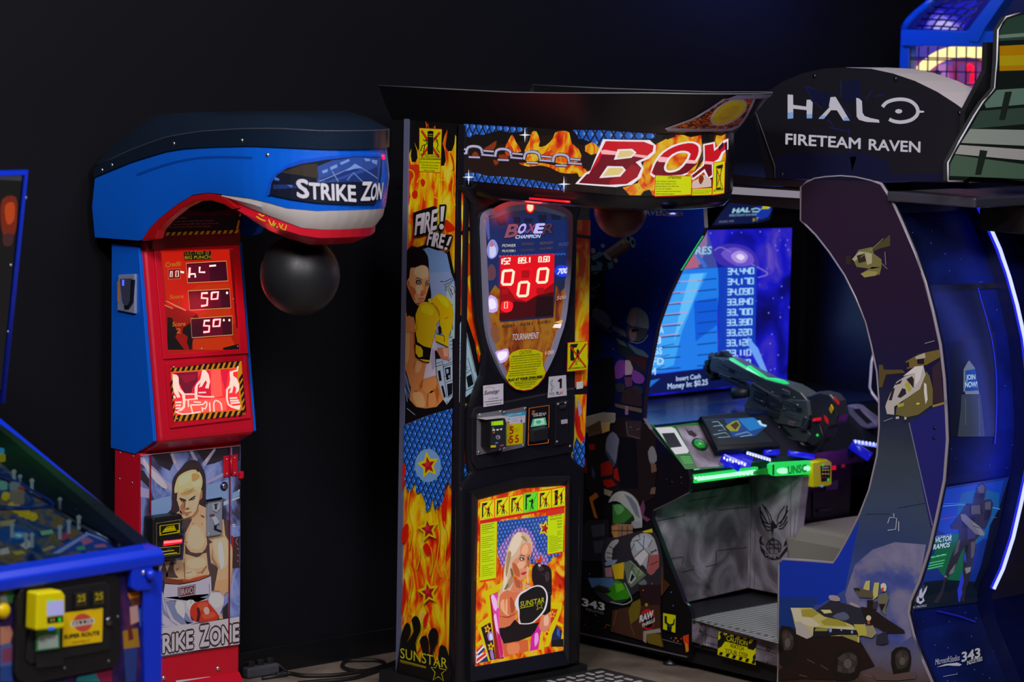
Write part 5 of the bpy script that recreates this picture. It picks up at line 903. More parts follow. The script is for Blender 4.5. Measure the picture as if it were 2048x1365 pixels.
# ================================================================ walk-in shooting game cabin
XH = 8.11
hc_ = thing('shooter_arcade_cabin', 'large walk-in science fiction shooting game cabin with curved side panels and lit screen', 'arcade machine', (8.9, 7.5, 0))
S = PX(XH)
mat_grad('cabin_far', 0, .05, 1.95, [(.05, '#0c0a0a'), (.4, '#120e10'), (.8, '#0e0b14'), (1.05, '#0a1034'), (1.25, '#06165c'), (1.45, '#081c6c'), (1.7, '#0c2690'), (1.95, '#0a1e70')], .12, 5, 5, .08, '#5068a8', 40)
mat_grad('cabin_near', 0, .05, 1.9, [(.05, '#2a1812'), (.14, '#46342e'), (.24, '#4e4c60'), (.36, '#303c78'), (.52, '#2c3c74'), (.62, '#26345a'), (.78, '#2e3a50'), (.95, '#2c343e'), (1.08, '#1a2036'), (1.25, '#131230'), (1.5, '#1a1128'), (1.9, '#1e1524')], .1, 6, 6)
mat_cloud('dust', 0, [(.3, '#2c3c74'), (.45, '#3c4680'), (.55, '#5c5c7c'), (.75, '#746e86')], 7, 7, 0, 5, .5)
mat_cloud('navy_stars', 0, [(.3, '#050a24'), (.5, '#08123c'), (.7, '#0e1c5c')], 3, 3, .07, 4, .5, '#6a7cc0', 50)
mat_cloud('screen_space', 1.0, [(.25, '#06063c'), (.42, '#0a0a80'), (.55, '#1414c0'), (.66, '#3428b8'), (.8, '#7a60c0')], 5, 5, .1, 5, .8, '#a8a8ff', 46)
mat_cloud('cabin_steel', 0, [(.25, '#1c191e'), (.42, '#4c464e'), (.55, '#6c6470'), (.75, '#948a98')], 6, 5, 0, 9, 1.2)
FAR = '1085 345 1408 374 1406 405 1409 456 1404 470 1385 500 1360 540 1337 588 1315 650 1297 740 1289 795 1286 838 1300 860 1340 905 1375 940 1380 958 1377 984 1340 1003 1305 1020 1303 1038 1320 1080 1336 1122 1352 1162 1368 1205 1378 1214 1383 1232 1383 1288 1375 1313 1160 1265 1078 1247'
NEAR = '1603 374 1615 364 1630 357 1652 353.5 1683 351.5 1713 354 1744 361 1763 368.6 1786 405 1805 447 1831.5 508 1850.6 565 1866 622 1881 690 1889 759 1893 830 1895 880 1889 960 1875 1027.5 1859 1099 1839 1163 1821 1203 1817 1227 1827 1271 1847 1323 1865 1365 1884 1420 1556 1366 1558 1203 1559 1130 1566 1119 1610 1122 1667.6 1126.5 1675.6 1115 1695.6 1079 1719.5 1031.5 1739.5 980 1755 912 1759.5 855 1759 797 1755 744 1744 690.6 1732.5 645 1713 595 1690.5 550 1660 504 1633 469.6 1614 450.5 1602 441'
def edging(name, poly, mat, S, r, par, off=-.009, closed=True, sl=None):
    P = pairs(poly); P = P if sl is None else P[sl[0]:sl[1]]
    return tube(name, mat, [S.px(x, y, off) for x, y in P], r, par, n=6, closed=closed)
fp = prism('side_panel', 'p#0c0c18:.4', S, FAR, 0, -.02, hc_); np_ = prism('side_panel', 'p#0c0c18:.4', S, NEAR, 0, -.02, hc_)
edging('panel_edging', FAR, 'p#67626e:.25', S, .0068, fp); edging('panel_edging', NEAR, 'p#77707a:.22', S, .0062, np_, off=-.004)
edging('edge_light', FAR, 'e#18b860:1.0', S, .0076, fp, closed=False, sl=(4, 8)); edging('edge_light', FAR, 'e#6ab8a8:.6', S, .0072, fp, closed=False, sl=(19, 25))
# far panel picture: generic trooper scene
a = Art('panel_artwork', S, fp)
a.p('cabin_far', FAR).f(1150, 400, 2.967)
for t, x0, x1, y0, y1, h in (('RAVEN', 385, 538, 90, 94, 36), ('FIRETEAM', 150, 370, 82, 90, 34)): a.text('d#7a80a0', t, x0, y0, x1, y1, h, 0, -1, .02)
a.f(1150, 440, 6.82).p('d#5c4e5a', '380 440 670 240 750 360 480 520').p('d#7a6c74', '390 440 660 250 690 290 430 470').p('d#4a3220', '470 520 700 380 745 350 760 390 520 540').p('d#9a7c14', '640 290 665 270 690 330 655 330').p('d#5f7a98', '680 210 710 190 750 220 760 290 735 320 690 290', '755 250 780 235 820 280 820 350 800 385 760 350', sm=2).e('d#0a1220', (725, 255, 22, 36, -.3), (790, 305, 20, 36, -.3))
a.p('d#1c2434', '210 480 380 420 480 520 480 640 420 720 210 760').p('d#54708c', '210 500 340 430 400 470 250 560', '220 620 360 630 370 690 220 700', '440 590 520 570 520 660 460 680', sm=0).p('d#7c8698', '220 400 260 385 280 440 230 460', '350 340 395 325 405 370 370 380', '520 540 570 525 585 570 550 585', '380 430 420 520 500 560 480 510', sm=2).p('d#3c6ea8', '290 560 380 590 370 640 300 640', '250 720 320 710 320 750 250 750').p('d#0a0f1c', '200 760 400 700 395 1300 200 1300').l('d#6a6c80', 8, '210 920 280 980', '240 930 330 900', '300 860 340 900').p('d#223c6c', '200 1010 280 1020 270 1080 200 1070')
a.f(1150, 600, 5.69).p('d#56607c', '200 110 240 90 330 130 400 200 415 290 370 330 230 220 190 200').p('d#353e54', '180 200 370 320 420 360 400 380 250 330 190 260').p('d#454c58', '420 280 570 360 590 430 420 340').p('d#14121c', '230 280 340 350 430 420 590 430 600 480 480 460 230 340')
a.p('d#141a24', '150 350 230 400 320 540 300 640 200 680 140 620', '460 430 580 480 840 640 800 850 650 780 600 690 480 600').p('d#33485a', '600 490 720 560 780 580 840 640 830 660 700 620 620 540', '460 430 560 480 600 540 500 500')
a.p('d#566070', '590 260 600 190 630 110 690 85 760 110 820 170 840 260 835 330 800 380 740 440 690 400 650 310', sm=3).p('d#7a6474', '620 260 630 160 680 120 700 180 690 270 640 290', sm=2).p('d#2e3440', '590 280 640 310 690 300 760 320 830 330 800 430 720 480 620 460 585 380', sm=0).p('d#6a5058', '620 340 660 320 700 360 690 450 650 470 620 420', sm=2).p('d#1c1418', '640 330 720 330 730 360 650 370').l('d#6c7488', 7, '620 470 700 495 780 470 830 400', '740 110 740 260', sm=2)
a.p('d#5c2c78', '440 800 480 700 560 690 570 840 500 900 440 880', '650 800 720 820 790 880 770 950 690 950 650 900', sm=2).p('d#8a7080', '570 690 620 680 660 780 640 850 570 860').p('d#4a2444', '560 880 650 880 650 980 580 1000').p('d#2c1620', '600 690 660 700 800 820 820 660 760 640 600 640').p('d#0e0b12', '200 700 440 650 460 900 440 1200 200 1300 190 800').p('d#20202c', '460 960 560 960 560 1040 480 1050', '660 980 760 1000 760 1080 660 1070', sm=2).p('d#241a20', '540 1040 640 990 760 1100 760 1220 520 1180')
a.p('d#8a8078', '120 1330 320 1280 460 1290 460 1400 120 1400').p('d#4a3e38', '450 1180 760 1240 760 1290 460 1220').p('d#6a4c6a', '570 1210 605 1210 605 1310 570 1310')
a.f(1150, 820, 5.69).p('d#7c7468', '122 100 320 30 460 60 440 130 300 230 130 260').p('d#4c3828', '130 200 290 120 305 270 150 310').l('d#241a14', 6, '140 210 290 150', '140 235 295 175', '140 262 300 205').p('d#a8864c', '300 150 400 140 390 240 310 270')
a.p('d#1a1216', '130 320 380 270 470 100 560 80 800 160 920 300 930 600 900 1000 760 1080 500 920 300 1000 130 900').p('d#0b0a12', '480 300 700 340 720 900 500 900').p('d#2a2026', '575 130 760 130 740 330 600 300').l('d#5c5460', 6, '580 140 600 290 740 330', '620 195 650 200', '700 230 735 215')
a.p('d#585a6c', '360 330 430 250 500 330 490 420 460 620 400 560 350 470', sm=2).p('d#68686c', '830 480 880 410 920 480 930 580 860 620', sm=2).p('d#5c4438', '860 600 920 620 930 700 870 720', '870 890 920 880 910 960 850 960').p('d#7c1410', '290 620 390 580 430 650 420 740 300 760', '440 680 480 660 510 820 440 780', '320 800 420 790 470 860 370 890 330 860', '155 400 220 390 230 450 170 460', '110 560 130 560 130 720 110 720', sm=0).p('d#2a3450', '340 480 360 460 460 620 440 660', '190 640 230 720 220 790 195 760')
a.p('d#7c6c5c', '330 900 430 930 400 990 330 960').p('d#94501c', '160 1000 240 940 270 990 200 1040 260 1240 220 1230 180 1080').p('d#5a2c4c', '740 1100 780 1030 800 1120 780 1200 860 1250 820 1280 750 1220')
a.f(1150, 1040, 5.056).p('d#1c1a20', '130 0 340 0 340 420 60 420 60 100').p('d#33343e', '160 60 300 40 300 160 180 180', '180 220 320 200 310 330 200 340')
a.f(1150, 820, 5.69).p('d#8a8c88', '380 1060 420 980 500 930 600 940 690 1010 740 1120 765 1330 640 1330 640 1290 620 1180 520 1060 430 1040', sm=2).p('d#2c5c28', '425 1080 520 1070 600 1130 660 1200 560 1290 430 1300').p('d#4c8048', '440 1090 520 1085 560 1140 480 1200', sm=2).p('d#5c6070', '560 960 640 1000 700 1080 740 1240 690 1200 610 1040').p('d#16281c', '560 1290 660 1200 680 1250 640 1300')
a.f(1150, 1040, 5.056).p('d#7a5a44', '370 60 420 40 600 50 580 110 600 170 400 190 370 140').p('d#a06c3c', '370 70 430 60 430 180 390 185').p('d#7a7c84', '570 20 660 20 680 80 600 90').p('d#30242a', '440 200 560 180 560 420 380 420')
a.p('d#25232a', '290 200 420 180 640 120 800 120 870 300 900 520 880 760 760 800 640 720 520 820 400 860 260 800 180 680 280 580 270 420', sm=2).p('d#8c8c90', '310 320 370 220 440 200 430 240 380 300 370 420 310 410', '560 240 620 160 720 135 800 190 850 380 830 500 760 560 700 470 600 400', sm=2).p('d#9aa0ac', '600 200 700 150 780 200 740 280 620 320').p('d#b0acb4', '600 380 700 300 740 350 660 470').p('d#8c4848', '750 360 850 350 850 480 780 560 730 540').l('d#24242c', 8, '580 400 695 295 750 350 720 540', '570 380 720 560', '640 140 660 200 600 220', '760 330 830 310').p('d#c0a018', '680 120 780 90 785 130 700 130')
a.p('d#6c7c98', '300 440 340 410 430 405 400 450 310 470', sm=0).p('d#c09018', '370 460 500 430 490 600 400 600').p('d#8a6068', '300 490 370 480 380 580 310 580').p('d#54604c', '490 440 560 410 700 540 720 560 570 690 530 640').p('d#9a9c98', '570 510 600 560 620 590 570 650 540 630').p('d#16181c', '575 540 605 580 570 630 555 620').p('d#6a7a5c', '590 480 650 490 690 560 620 580').p('d#5a5c64', '640 640 700 600 730 640 680 700')
a.l('d#15141a', 5, '620 200 700 290', '600 240 560 330', '700 160 690 290', '780 200 740 280', '820 300 760 350', '840 420 760 460', '330 260 400 300', '320 330 390 350', '320 380 380 390', '380 110 600 110', '480 60 470 180', '530 60 530 170', '600 430 560 520', '660 500 620 580').l('d#b4b4b8', 3, '600 210 700 155 770 200', '315 330 365 230 430 205', '560 420 690 540').p('d#3f5a80', '130 590 380 590 410 650 380 700 240 660 170 690', sm=0).p('d#287010', '300 740 400 650 400 600 480 640 560 760 540 800 400 820').p('d#50901c', '400 640 480 650 500 700 420 740').l('d#7c8c80', 9, '360 830 480 860 560 830 570 790 500 640', sm=2).p('d#1a1a0c', '180 700 240 680 370 720 330 750')
a.p('d#382218', '380 920 560 880 860 860 870 1150 900 1290 700 1230 360 1130', '860 560 960 660 900 740 870 780').p('d#5a4c14', '580 840 660 800 660 920 640 1000 560 1060 540 920', '700 1140 860 1160 890 1290 740 1250').p('d#241418', '640 660 860 660 870 860 680 870').p('d#7c7470', '690 1130 860 1100 870 1140 720 1160 720 1250 690 1230').l('d#6a4020', 6, '420 920 390 1080', '560 1060 600 1170', '660 820 670 900', '880 480 880 760').e('d#84781c', (722, 862, 16, 17, 0), (700, 850, 0.1, 0.1, 0))
for t, x0, y0, x1, y1, h in (('343', 75, 868, 296, 920, 72),): a.text('d#b4b4bc', t, x0, y0, x1, y1, h, 0, -1, .03)
a.text('d#6c6c74', 'INDUSTRIES', 110, 915, 292, 962, 24)
a.e('d#a81418', (735, 990, 70, 85, 0), (740, 1065, 55, 50, 0)).e('d#100c10', (735, 1000, 62, 60, 0), (745, 1065, 42, 34, 0)).text('d#c0c0c4', 'RAW', 655, 1040, 788, 985, 66, .05, -1, .05).text('d#b8b8bc', 'THRILLS', 675, 1092, 805, 1030, 34, .05, -1, .03)
a.p('d#b8b400', '892 945 1018 968 1014 1145 890 1108').p('d#121412', '905 970 930 980 930 1040 960 1060 990 1050 1000 1000 1010 1010 1005 1060 980 1080 975 1140 930 1130 930 1070 905 1040', sm=1).l('d#1a5068', 6, '925 1055 950 1078 985 1072', sm=2)
a.l('d#7a7480', 3, '880 1210 1080 1262').p('d#b03010', '1090 1180 1150 1160 1150 1320 1120 1340 1110 1260 1095 1230').p('d#d07018', '1110 1240 1140 1260 1150 1330 1125 1345').e('d#a05014', (1020, 1200, 10, 10, 0), (1040, 1230, 8, 8, 0), (1075, 1205, 7, 7, 0), (1000, 1225, 6, 6, 0), (210, 965, 6, 6, 0), (320, 1065, 6, 6, 0), (345, 1070, 5, 5, 0), (305, 1090, 5, 5, 0), (780, 650, 7, 7, 0), (690, 715, 8, 7, 0))
a.build()
for x, y in ((1343, 965), (1362, 968)): bolt(S, x, y, .001, fp, .006, 'm#2c2c38:.3')
lathe('levelling_foot', 'm#4a4a50:.4', S.px(1317, 1302, -.06)*1 if False else V((XH+.06, 7.84, .0)), (0, 0, 1), [(0, .03), (.012, .03), (.016, .012), (.07, .012)], hc_)
box('cabin_base', 'p#08080a:.6', (XH+.05, 6.72, .03), (9.62, 8.5, .1), hc_)
# near panel picture: generic off-road buggy under a cloudy sky
a = Art('panel_artwork', S, np_)
a.p('cabin_near', NEAR)
a.p('d#0b2a90', '1559 1128 1566 1121 1667 1128 1690 1092 1720 1040 1700 1130 1690 1180 1640 1210 1559 1215').p('d#122c68', '1559 1195 1640 1195 1600 1260 1558 1270').p('dust', '1745 1100 1790 1085 1852 1090 1839 1163 1821 1203 1817 1227 1827 1271 1800 1290 1740 1270 1700 1235 1690 1190 1710 1130')
a.p('d#1a1a58', '1820 846 1892 800 1893 880 1888 950 1872 1030 1862 1060 1845 980', sm=0).l('d#585870', 2.2, '1818 846 1865 1052')
a.p('d#2c3244', '1766 560 1800 560 1806 800 1816 850 1770 850 1762 720').p('d#3e4864', '1764 650 1772 560 1768 690 1760 725').p('d#4c1028', '1625 400 1700 420 1680 470 1640 470', sm=2) if False else None
a.f(1500, 340, 2.624).p('d#3c3820', '700 370 735 340 735 400 690 410 640 430 620 420').p('d#5e5a34', '540 470 570 420 640 405 650 440 690 470 690 510 640 520 560 510', '590 540 640 510 690 510 680 550 620 560', sm=1).p('d#8a866c', '535 470 570 430 600 430 590 450 550 480', '600 430 640 440 640 490 615 500').p('d#24201c', '560 450 600 440 610 480 570 490', '500 455 530 450 530 500 505 495').p('d#7a7640', '580 545 620 530 670 535 660 555 600 565').l('d#7c7860', 2.5, '708 430 712 500', '690 490 720 520', '580 460 640 415 700 360')
a.f(1740, 640, 6.206).p('d#463c20', '110 560 160 560 170 620 400 620 440 660 200 680 150 840 110 840').p('d#5a4c28', '440 520 600 430 720 400 860 370 880 460 700 560 460 610').p('d#8e8a7c', '560 460 680 410 690 470 580 500').p('d#17131c', '580 490 670 480 670 550 590 550', '430 540 480 520 490 590 430 590').p('d#564e2c', '700 640 740 700 780 860 780 1050 600 1180 460 1210 320 1180 330 1090 640 800')
a.p('d#96908c', '200 1040 250 920 330 770 440 700 560 660 660 560 690 680 620 860 400 1010 300 1080 300 1180 210 1170 190 1080', sm=0).p('d#b0aaa8', '410 700 560 580 660 570 620 740 560 820 560 660').p('d#221c22', '230 1000 280 850 310 850 270 1000', '310 800 400 740 380 790 320 810', '340 960 400 850 440 860 450 920 380 970', '450 740 520 700 545 740 540 850 500 800', sm=0).p('d#8a8434', '430 800 470 760 520 860 480 900', '330 1050 420 1030 420 1070 350 1090', sm=0).p('d#b4aca4', '670 780 700 800 715 990 690 1050 670 900').e('d#b0a820', (595, 1042, 22, 12, -.2)).p('d#9a9488', '320 1205 360 1200 360 1230 320 1232', '425 1205 455 1210 450 1240 428 1240').l('d#8c8890', 6, '170 1260 280 1220', '680 295 800 260').p('d#2a1c28', '770 600 870 500 900 850 920 1020 790 1040 780 800').p('d#70623c', '770 1060 920 1020 920 1050 780 1090').p('d#3c3040', '590 400 595 430 590 430')
a.f(1500, 820, 2.5055).l('d#8890a0', 5, '690 570 700 540 735 545 730 600 690 605', '745 560 745 610', '720 520 722 545', closed=False).l('d#2c3a54', 4, '580 520 700 520', '740 490 880 465')
# buggy
a.f(1540, 1100, 5.15).p('d#1c1210', '260 880 900 890 1080 1200 640 1345 380 1330 100 1345 95 1240 280 1100').p('d#15120f', '100 820 160 790 260 830 300 1000 280 1120 200 1200 100 1180', '650 1150 720 1050 820 1030 920 1080 930 1250 860 1340 680 1350 640 1260', '1250 1060 1350 1000 1440 1040 1450 1180 1400 1290 1270 1280', sm=2).p('d#2c2724', '700 1150 780 1060 880 1080 900 1180 820 1270 720 1260', '1290 1080 1370 1030 1430 1080 1410 1200 1310 1230', '120 860 180 830 240 900 230 1020 150 1030', sm=2)
a.p('d#3a3230', '690 1120 760 1070 800 1100 740 1160', '830 1070 890 1100 880 1150 820 1120', '700 1190 750 1210 730 1270 690 1250', '800 1230 880 1200 870 1260 810 1280', '130 880 170 850 190 890 150 920', '200 860 240 900 230 940 190 920', '140 1000 180 980 200 1020 150 1040', '1300 1090 1350 1050 1370 1100 1320 1130', '1390 1080 1425 1120 1400 1160 1370 1130', sm=1).e('d#4c4644', (800, 1175, 42, 50, 0), (1362, 1150, 30, 40, 0), (180, 960, 30, 50, 0)).l('d#7a5030', 4, '380 1130 460 1170', '520 1190 600 1240', '300 1290 380 1310', '960 1290 1060 1320', '1100 1260 1160 1300').p('d#4a3c3a', '1060 1230 1140 1225 1250 1290 1440 1260 1500 1330 1100 1345', sm=2)
a.p('d#a49c5c', '215 600 430 600 560 690 760 740 850 780 920 850 920 960 740 890 430 890 260 800').p('d#b0a890', '210 600 300 600 420 700 520 780 450 800 260 740', '450 800 860 800 860 830 460 830').p('d#8a8030', '320 620 440 610 500 660 430 700 330 690', '520 740 620 690 760 740 800 790 560 780', sm=1).p('d#98908c', '260 750 310 740 420 830 430 900 380 920 270 870', sm=1).p('d#16181e', '450 800 900 830 910 900 720 880 440 905').p('d#7c7838', '470 810 600 810 590 840 460 840', '720 880 900 880 900 950').e('d#6c86c8', (622, 828, 16, 26, 0), (735, 826, 10, 14, 0), (845, 850, 12, 16, 0))
a.p('d#22242e', '470 630 630 520 930 600 970 760 860 780 700 720 560 690').p('d#4a5068', '640 690 760 640 820 700 760 730', sm=2).p('d#8a7c80', '610 470 700 480 720 530 620 520', '820 540 900 570 920 600 830 570', sm=2).p('d#b0aa70', '520 620 620 620 640 650 560 660')
a.p('d#1d1616', '930 590 1050 600 1180 700 1380 830 1390 860 1200 860 1100 800 980 760').p('d#a09c58', '960 400 985 325 1030 318 1025 420 960 420', '1060 420 1075 340 1125 340 1110 480 1060 520').p('d#4c4638', '860 400 900 390 1050 430 1070 500 920 490').p('d#26221c', '860 395 920 395 930 430 870 425').p('d#5c5a48', '1120 470 1200 440 1225 500 1190 600 1200 680 1150 640 1110 540', sm=1).p('d#b8b4a0', '1140 360 1180 345 1200 380 1190 430 1150 420', sm=2).p('d#a84418', '1148 395 1172 390 1172 430 1150 435').p('d#30283c', '1050 540 1110 530 1100 620 1060 610').p('d#1a1614', '1000 520 1060 520 1060 640 1000 600', '1120 560 1190 560 1150 640')
a.e('d#b8b090', (1016, 705, 26, 28, 0)).p('d#a03c18', '1000 735 1030 735 1030 770 1005 770').p('d#7c7858', '980 790 1060 780 1100 860 1050 910 960 890', sm=1).p('d#9c9640', '860 770 980 770 1000 880 920 890').p('d#242430', '1100 880 1200 840 1220 960 1160 980 1090 970')
a.p('d#908a2c', '920 900 1040 880 1110 1110 1050 1130 1060 1210 1040 1210', '1215 850 1400 860 1420 910 1300 930 1270 1090 1190 1090').p('d#60602c', '960 950 1020 940 1080 1100 1050 1120', '1110 1000 1180 1000 1180 1100 1110 1110').p('d#b4ae60', '1230 860 1390 870 1395 890 1230 885').l('d#8c8878', 9, '1090 1140 1120 1225 1230 1200 1225 1130', '175 580 320 580', '175 580 250 800', '1300 960 1360 940 1460 935').e('d#d06018', (1255, 755, 18, 14, .3)).p('d#8a8490', '300 940 390 960 390 1060 310 1050').p('d#1a1a28', '325 970 345 975 345 1040 325 1030').l('d#b08050', 7, '440 1080 510 985', '550 1270 640 1310', '110 1230 190 1245').p('d#6a3010', '900 1330 1440 1250 1440 1365 900 1365', sm=0) if False else None
a.build()
for x, y in ((1869, 857), (1868, 877)): bolt(S, x, y, .001, np_, .006, 'm#2c2c38:.3')
# roof, white plastic bar whose glow stands in for reflected light, marquee
box('roof', 'p#0a0a0e:.4', (XH+.02, 6.78, 1.80), (9.62, 8.52, 1.862), hc_)
prism('roof_fascia', 'p#14141a:.3', PX(XH+.004), '1085 318 1500 352 1603 361 1740 365 1740 378 1603 375 1447 366 1085 338', 0, -.02, hc_)
prism('glow_bar', 'e#8a8490:.9', PX(XH+.004), '1085 345 1440 373 1603 383.5 1603 397 1440 387 1085 359', .004, -.02, hc_)
prism('roof_soffit', 'p#0c0c12:.5', PX(XH+.012), '1085 358 1440 386 1603 396 1603 420 1440 404 1085 375', 0, -.02, hc_)
MQ = 'p#16151b:.35'
ARCH = '1532 357 1514 262 1509 222 1512 205 1530 186 1566 163 1604 147 1650 137 1690 135 1742 137.5 1786 147 1830 162 1875 184 1912 208 1938 227 1938 366'
mqo = prism('marquee_sign', 'p#aaa2a8:.4', S, ARCH, .0, -.23, hc_)
a = Art('marquee_face', S, mqo)
a.p('d#121118', ARCH).f(1480, 0, 3.412)
a.l('d#141c5c', 4, '445 590 630 650 760 800', '445 590 500 690 560 740', '690 660 690 550', '740 880 765 1170 790 1080', '720 640 820 540', '860 680 900 620', '600 820 640 860', '610 870 760 900', '930 660 980 640').p('d#0c0f28', '450 595 620 640 690 760 600 740 500 690', '700 560 820 540 830 700 700 700', '750 1070 795 1070 765 1170', '250 1060 240 1220 1380 1240 1380 1180 1040 1190 1000 1090 820 1040 600 1050')
LT = 'e#b4b0bc:.9'; L2 = 'e#7ea0d4:.8'
a.p(LT, '325 645 362 648 363 716 452 728 455 682 478 680 496 700 492 808 455 808 455 752 363 742 363 808 325 812', '617 664 652 661 750 824 706 824 650 735 606 728', '536 811 572 812 622 752 668 754 655 732 612 730', '793 668 812 672 832 690 836 770 850 792 890 806 948 818 952 838 860 832 812 818 796 796').l(LT, 24, '972 730 1000 700 1050 682 1110 678 1165 692 1202 724 1214 762 1200 795 1160 822 1100 834 1050 828 1018 814', sm=3).e(LT, (1083, 760, 24, 15, 0)).p(LT, '1210 752 1256 758 1256 768 1210 772').p(L2, '325 770 362 766 363 808 325 812', '455 780 493 778 492 808 455 808', '540 805 552 790 590 790 572 812', '715 800 736 800 750 824 706 824')
a.text(LT, 'FIRETEAM', 312, 984, 820, 1016, 72, .02, -1, .022).text(LT, 'RAVEN', 880, 1022, 1228, 1040, 72, .02, -1, .022).build()
for x, y in ((1629, 152), (1791, 158), (1919, 226), (1564, 349)): bolt(S, x, y, .002, mqo, .008, 'm#3a3a44:.3')
tube('marquee_cable', 'p#3a3438:.5', [S.px(1509, 218, .01), S.px(1528, 270, .012), S.px(1549, 332, .01), S.px(1550, 356, .006)], .0025, hc_, n=5)
# topper board: a plain armour-coloured cut-out
TP = PY(6.40)
tb = prism('topper_board', 'p#1a1c1e:.5', TP, '1896 362 1896 326 1918 284 1948 232 1966 204 1990 176 1994 120 1996 60 2012 34 2040 26 2150 22 2150 380 1990 354 1940 354 1925 363', 0, -.02, hc_)
tube('board_edge', 'p#a8a4c0:.3', [TP.px(x, y, .001) for x, y in pairs('2040 26 2012 34 1996 60 1994 120 1990 176 1966 204 1948 232 1918 284 1896 326 1896 362 1925 363')], .003, tb, n=5)
a = Art('topper_print', TP, tb)
a.p('d#141c18', '1899 359 1899 328 1921 286 1951 234 1969 206 1993 178 1997 120 1999 62 2014 38 2042 30 2146 26 2146 374 1990 351 1940 351 1925 360').p('d#2c4438', '1999 62 2014 38 2042 30 2146 26 2146 74 1998 82').p('d#6c8474', '1998 70 2146 58 2146 66 1998 77').p('d#b87c06', '1999 92 2146 84 2146 138 1999 142').p('d#d09a10', '1999 112 2146 106 2146 128 1999 132').p('d#5c7868', '1969 208 1993 180 2146 170 2146 200 1972 216').p('d#34483c', '1940 258 1960 222 2146 208 2146 240').p('d#8c948c', '1922 286 1940 258 2146 262 2146 296').p('d#a09e9a', '1910 308 1920 290 2146 306 2146 330').p('d#48604e', '1899 352 1900 328 1910 310 2146 342 2146 362').p('d#1c2620', '1960 300 1975 302 1962 350 1950 350', '2010 184 2024 183 2010 240 1998 240').build()
prism('topper_backing', 'p#0b0b0e:.5', PY(6.43), '1930 222 1972 142 1974 85 2010 85 2150 60 2150 380 1925 362', 0, -.02, hc_)
box('topper_ledge', 'p#2a2a34:.3', (XH-.02, 6.39, 1.845), (9.62, 6.78, 1.88), hc_, bev=.006)
# rear shell following the panel outline
prof = [S.uv(x, y) for x, y in pairs('1763 368.6 1786 405 1805 447 1831.5 508 1850.6 565 1866 622 1881 690 1889 759 1893 830 1895 880 1889 960 1875 1027.5 1859 1099 1839 1163 1821 1203 1817 1227 1827 1271 1847 1323 1865 1365 1884 1420')]
prof = [(-u+.045, z) for u, z in prof][::-1]
RG = Grid([[V((x, y, z)) for y, z in prof] for x in (XH+.015, 8.3, 8.5, 8.7, 8.9, 9.1, 9.35, 9.6)])
RG.N = [[-n if n.y > 0 else n for n in r] for r in RG.N]
bm = bmesh.new(); G = [[bm.verts.new(p) for p in r] for r in RG.P]; uvl = bm.loops.layers.uv.new('UVMap')
for A, B in zip(G, G[1:]):
    for j in range(len(A)-1): bm.faces.new([A[j], B[j], B[j+1], A[j+1]])
for f in bm.faces:
    for lp in f.loops: lp[uvl].uv = (lp.vert.co.x, lp.vert.co.z)
shell = mk('rear_shell', bm, 'navy_stars', hc_); md = shell.modifiers.new('thick', 'SOLIDIFY'); md.thickness = .02; md.offset = -1
def flatU(t):  # art on the shell keeps metric uv for print materials
    return t
a = Art('rear_poster', RG, hc_, base=.003, eps=2.5e-4)
mat_grad('hero_poster', .9, 0, 1, [(0, '#020410'), (.5, '#041e58'), (1, '#052c80')], .3)
a.f(1500, 340, 2.624).p('e#030a34', '945 640 1198 620 1290 900 1300 1100 1290 1400 1050 1400 1035 1100 1000 900').p('e#02040c', '925 605 1290 595 1295 622 940 645').p('e#060a12', '1050 950 1140 840 1240 950 1280 1100 1285 1400 1045 1400').p('e#2c3438', '1110 1180 1210 1180 1230 1400 1090 1400').p('e#6a7078', '1128 1160 1200 1160 1204 1178 1130 1178', '1120 1050 1145 1005 1155 1010 1130 1060').l('e#4a545c', 3, '1130 1200 1132 1340', '1200 1200 1203 1400').p('e#606870', '1120 1060 1150 1000 1180 1040 1200 1160 1120 1165').p('e#0a3a80', '1130 1055 1182 1045 1198 1158 1130 1162').text('e#a8c4e0', 'JOIN', 1135, 1102, 1182, 1100, 26, 0, -1, .02).text('e#a8c4e0', 'NOW!', 1130, 1142, 1192, 1140, 28, 0, -1, .02)
a.l('e#1c2cf0', 4, '1198 620 1215 690 1245 790 1275 920 1290 1040 1295 1180 1290 1380 1285 1440', sm=2)
a.f(1820, 940, 4.267).p('e#0a2470', '300 150 845 62 700 700 585 1110 560 1135 20 1200 5 1180 110 950 200 650 270 350').p('e#0634a0', '300 170 800 90 740 350 660 600 560 560 340 560 240 520', sm=0).p('e#0a4a86', '440 200 760 200 700 480 560 640 420 520', sm=2).p('e#065038', '260 600 460 540 500 700 480 900 360 960 250 860 200 760', sm=2).p('e#04101e', '120 960 300 940 600 960 585 1110 560 1135 20 1200 5 1180').p('e#030818', '680 480 760 330 845 62 700 700 600 1080 540 1000 620 760')
a.l('e#4a8ad0', 6, '280 312 420 300 560 300', '700 322 770 338').l('e#3a70b8', 4, '290 290 480 285').l('e#8a2c6c', 4, '262 425 330 410 390 400', '690 405 740 410', sm=2)
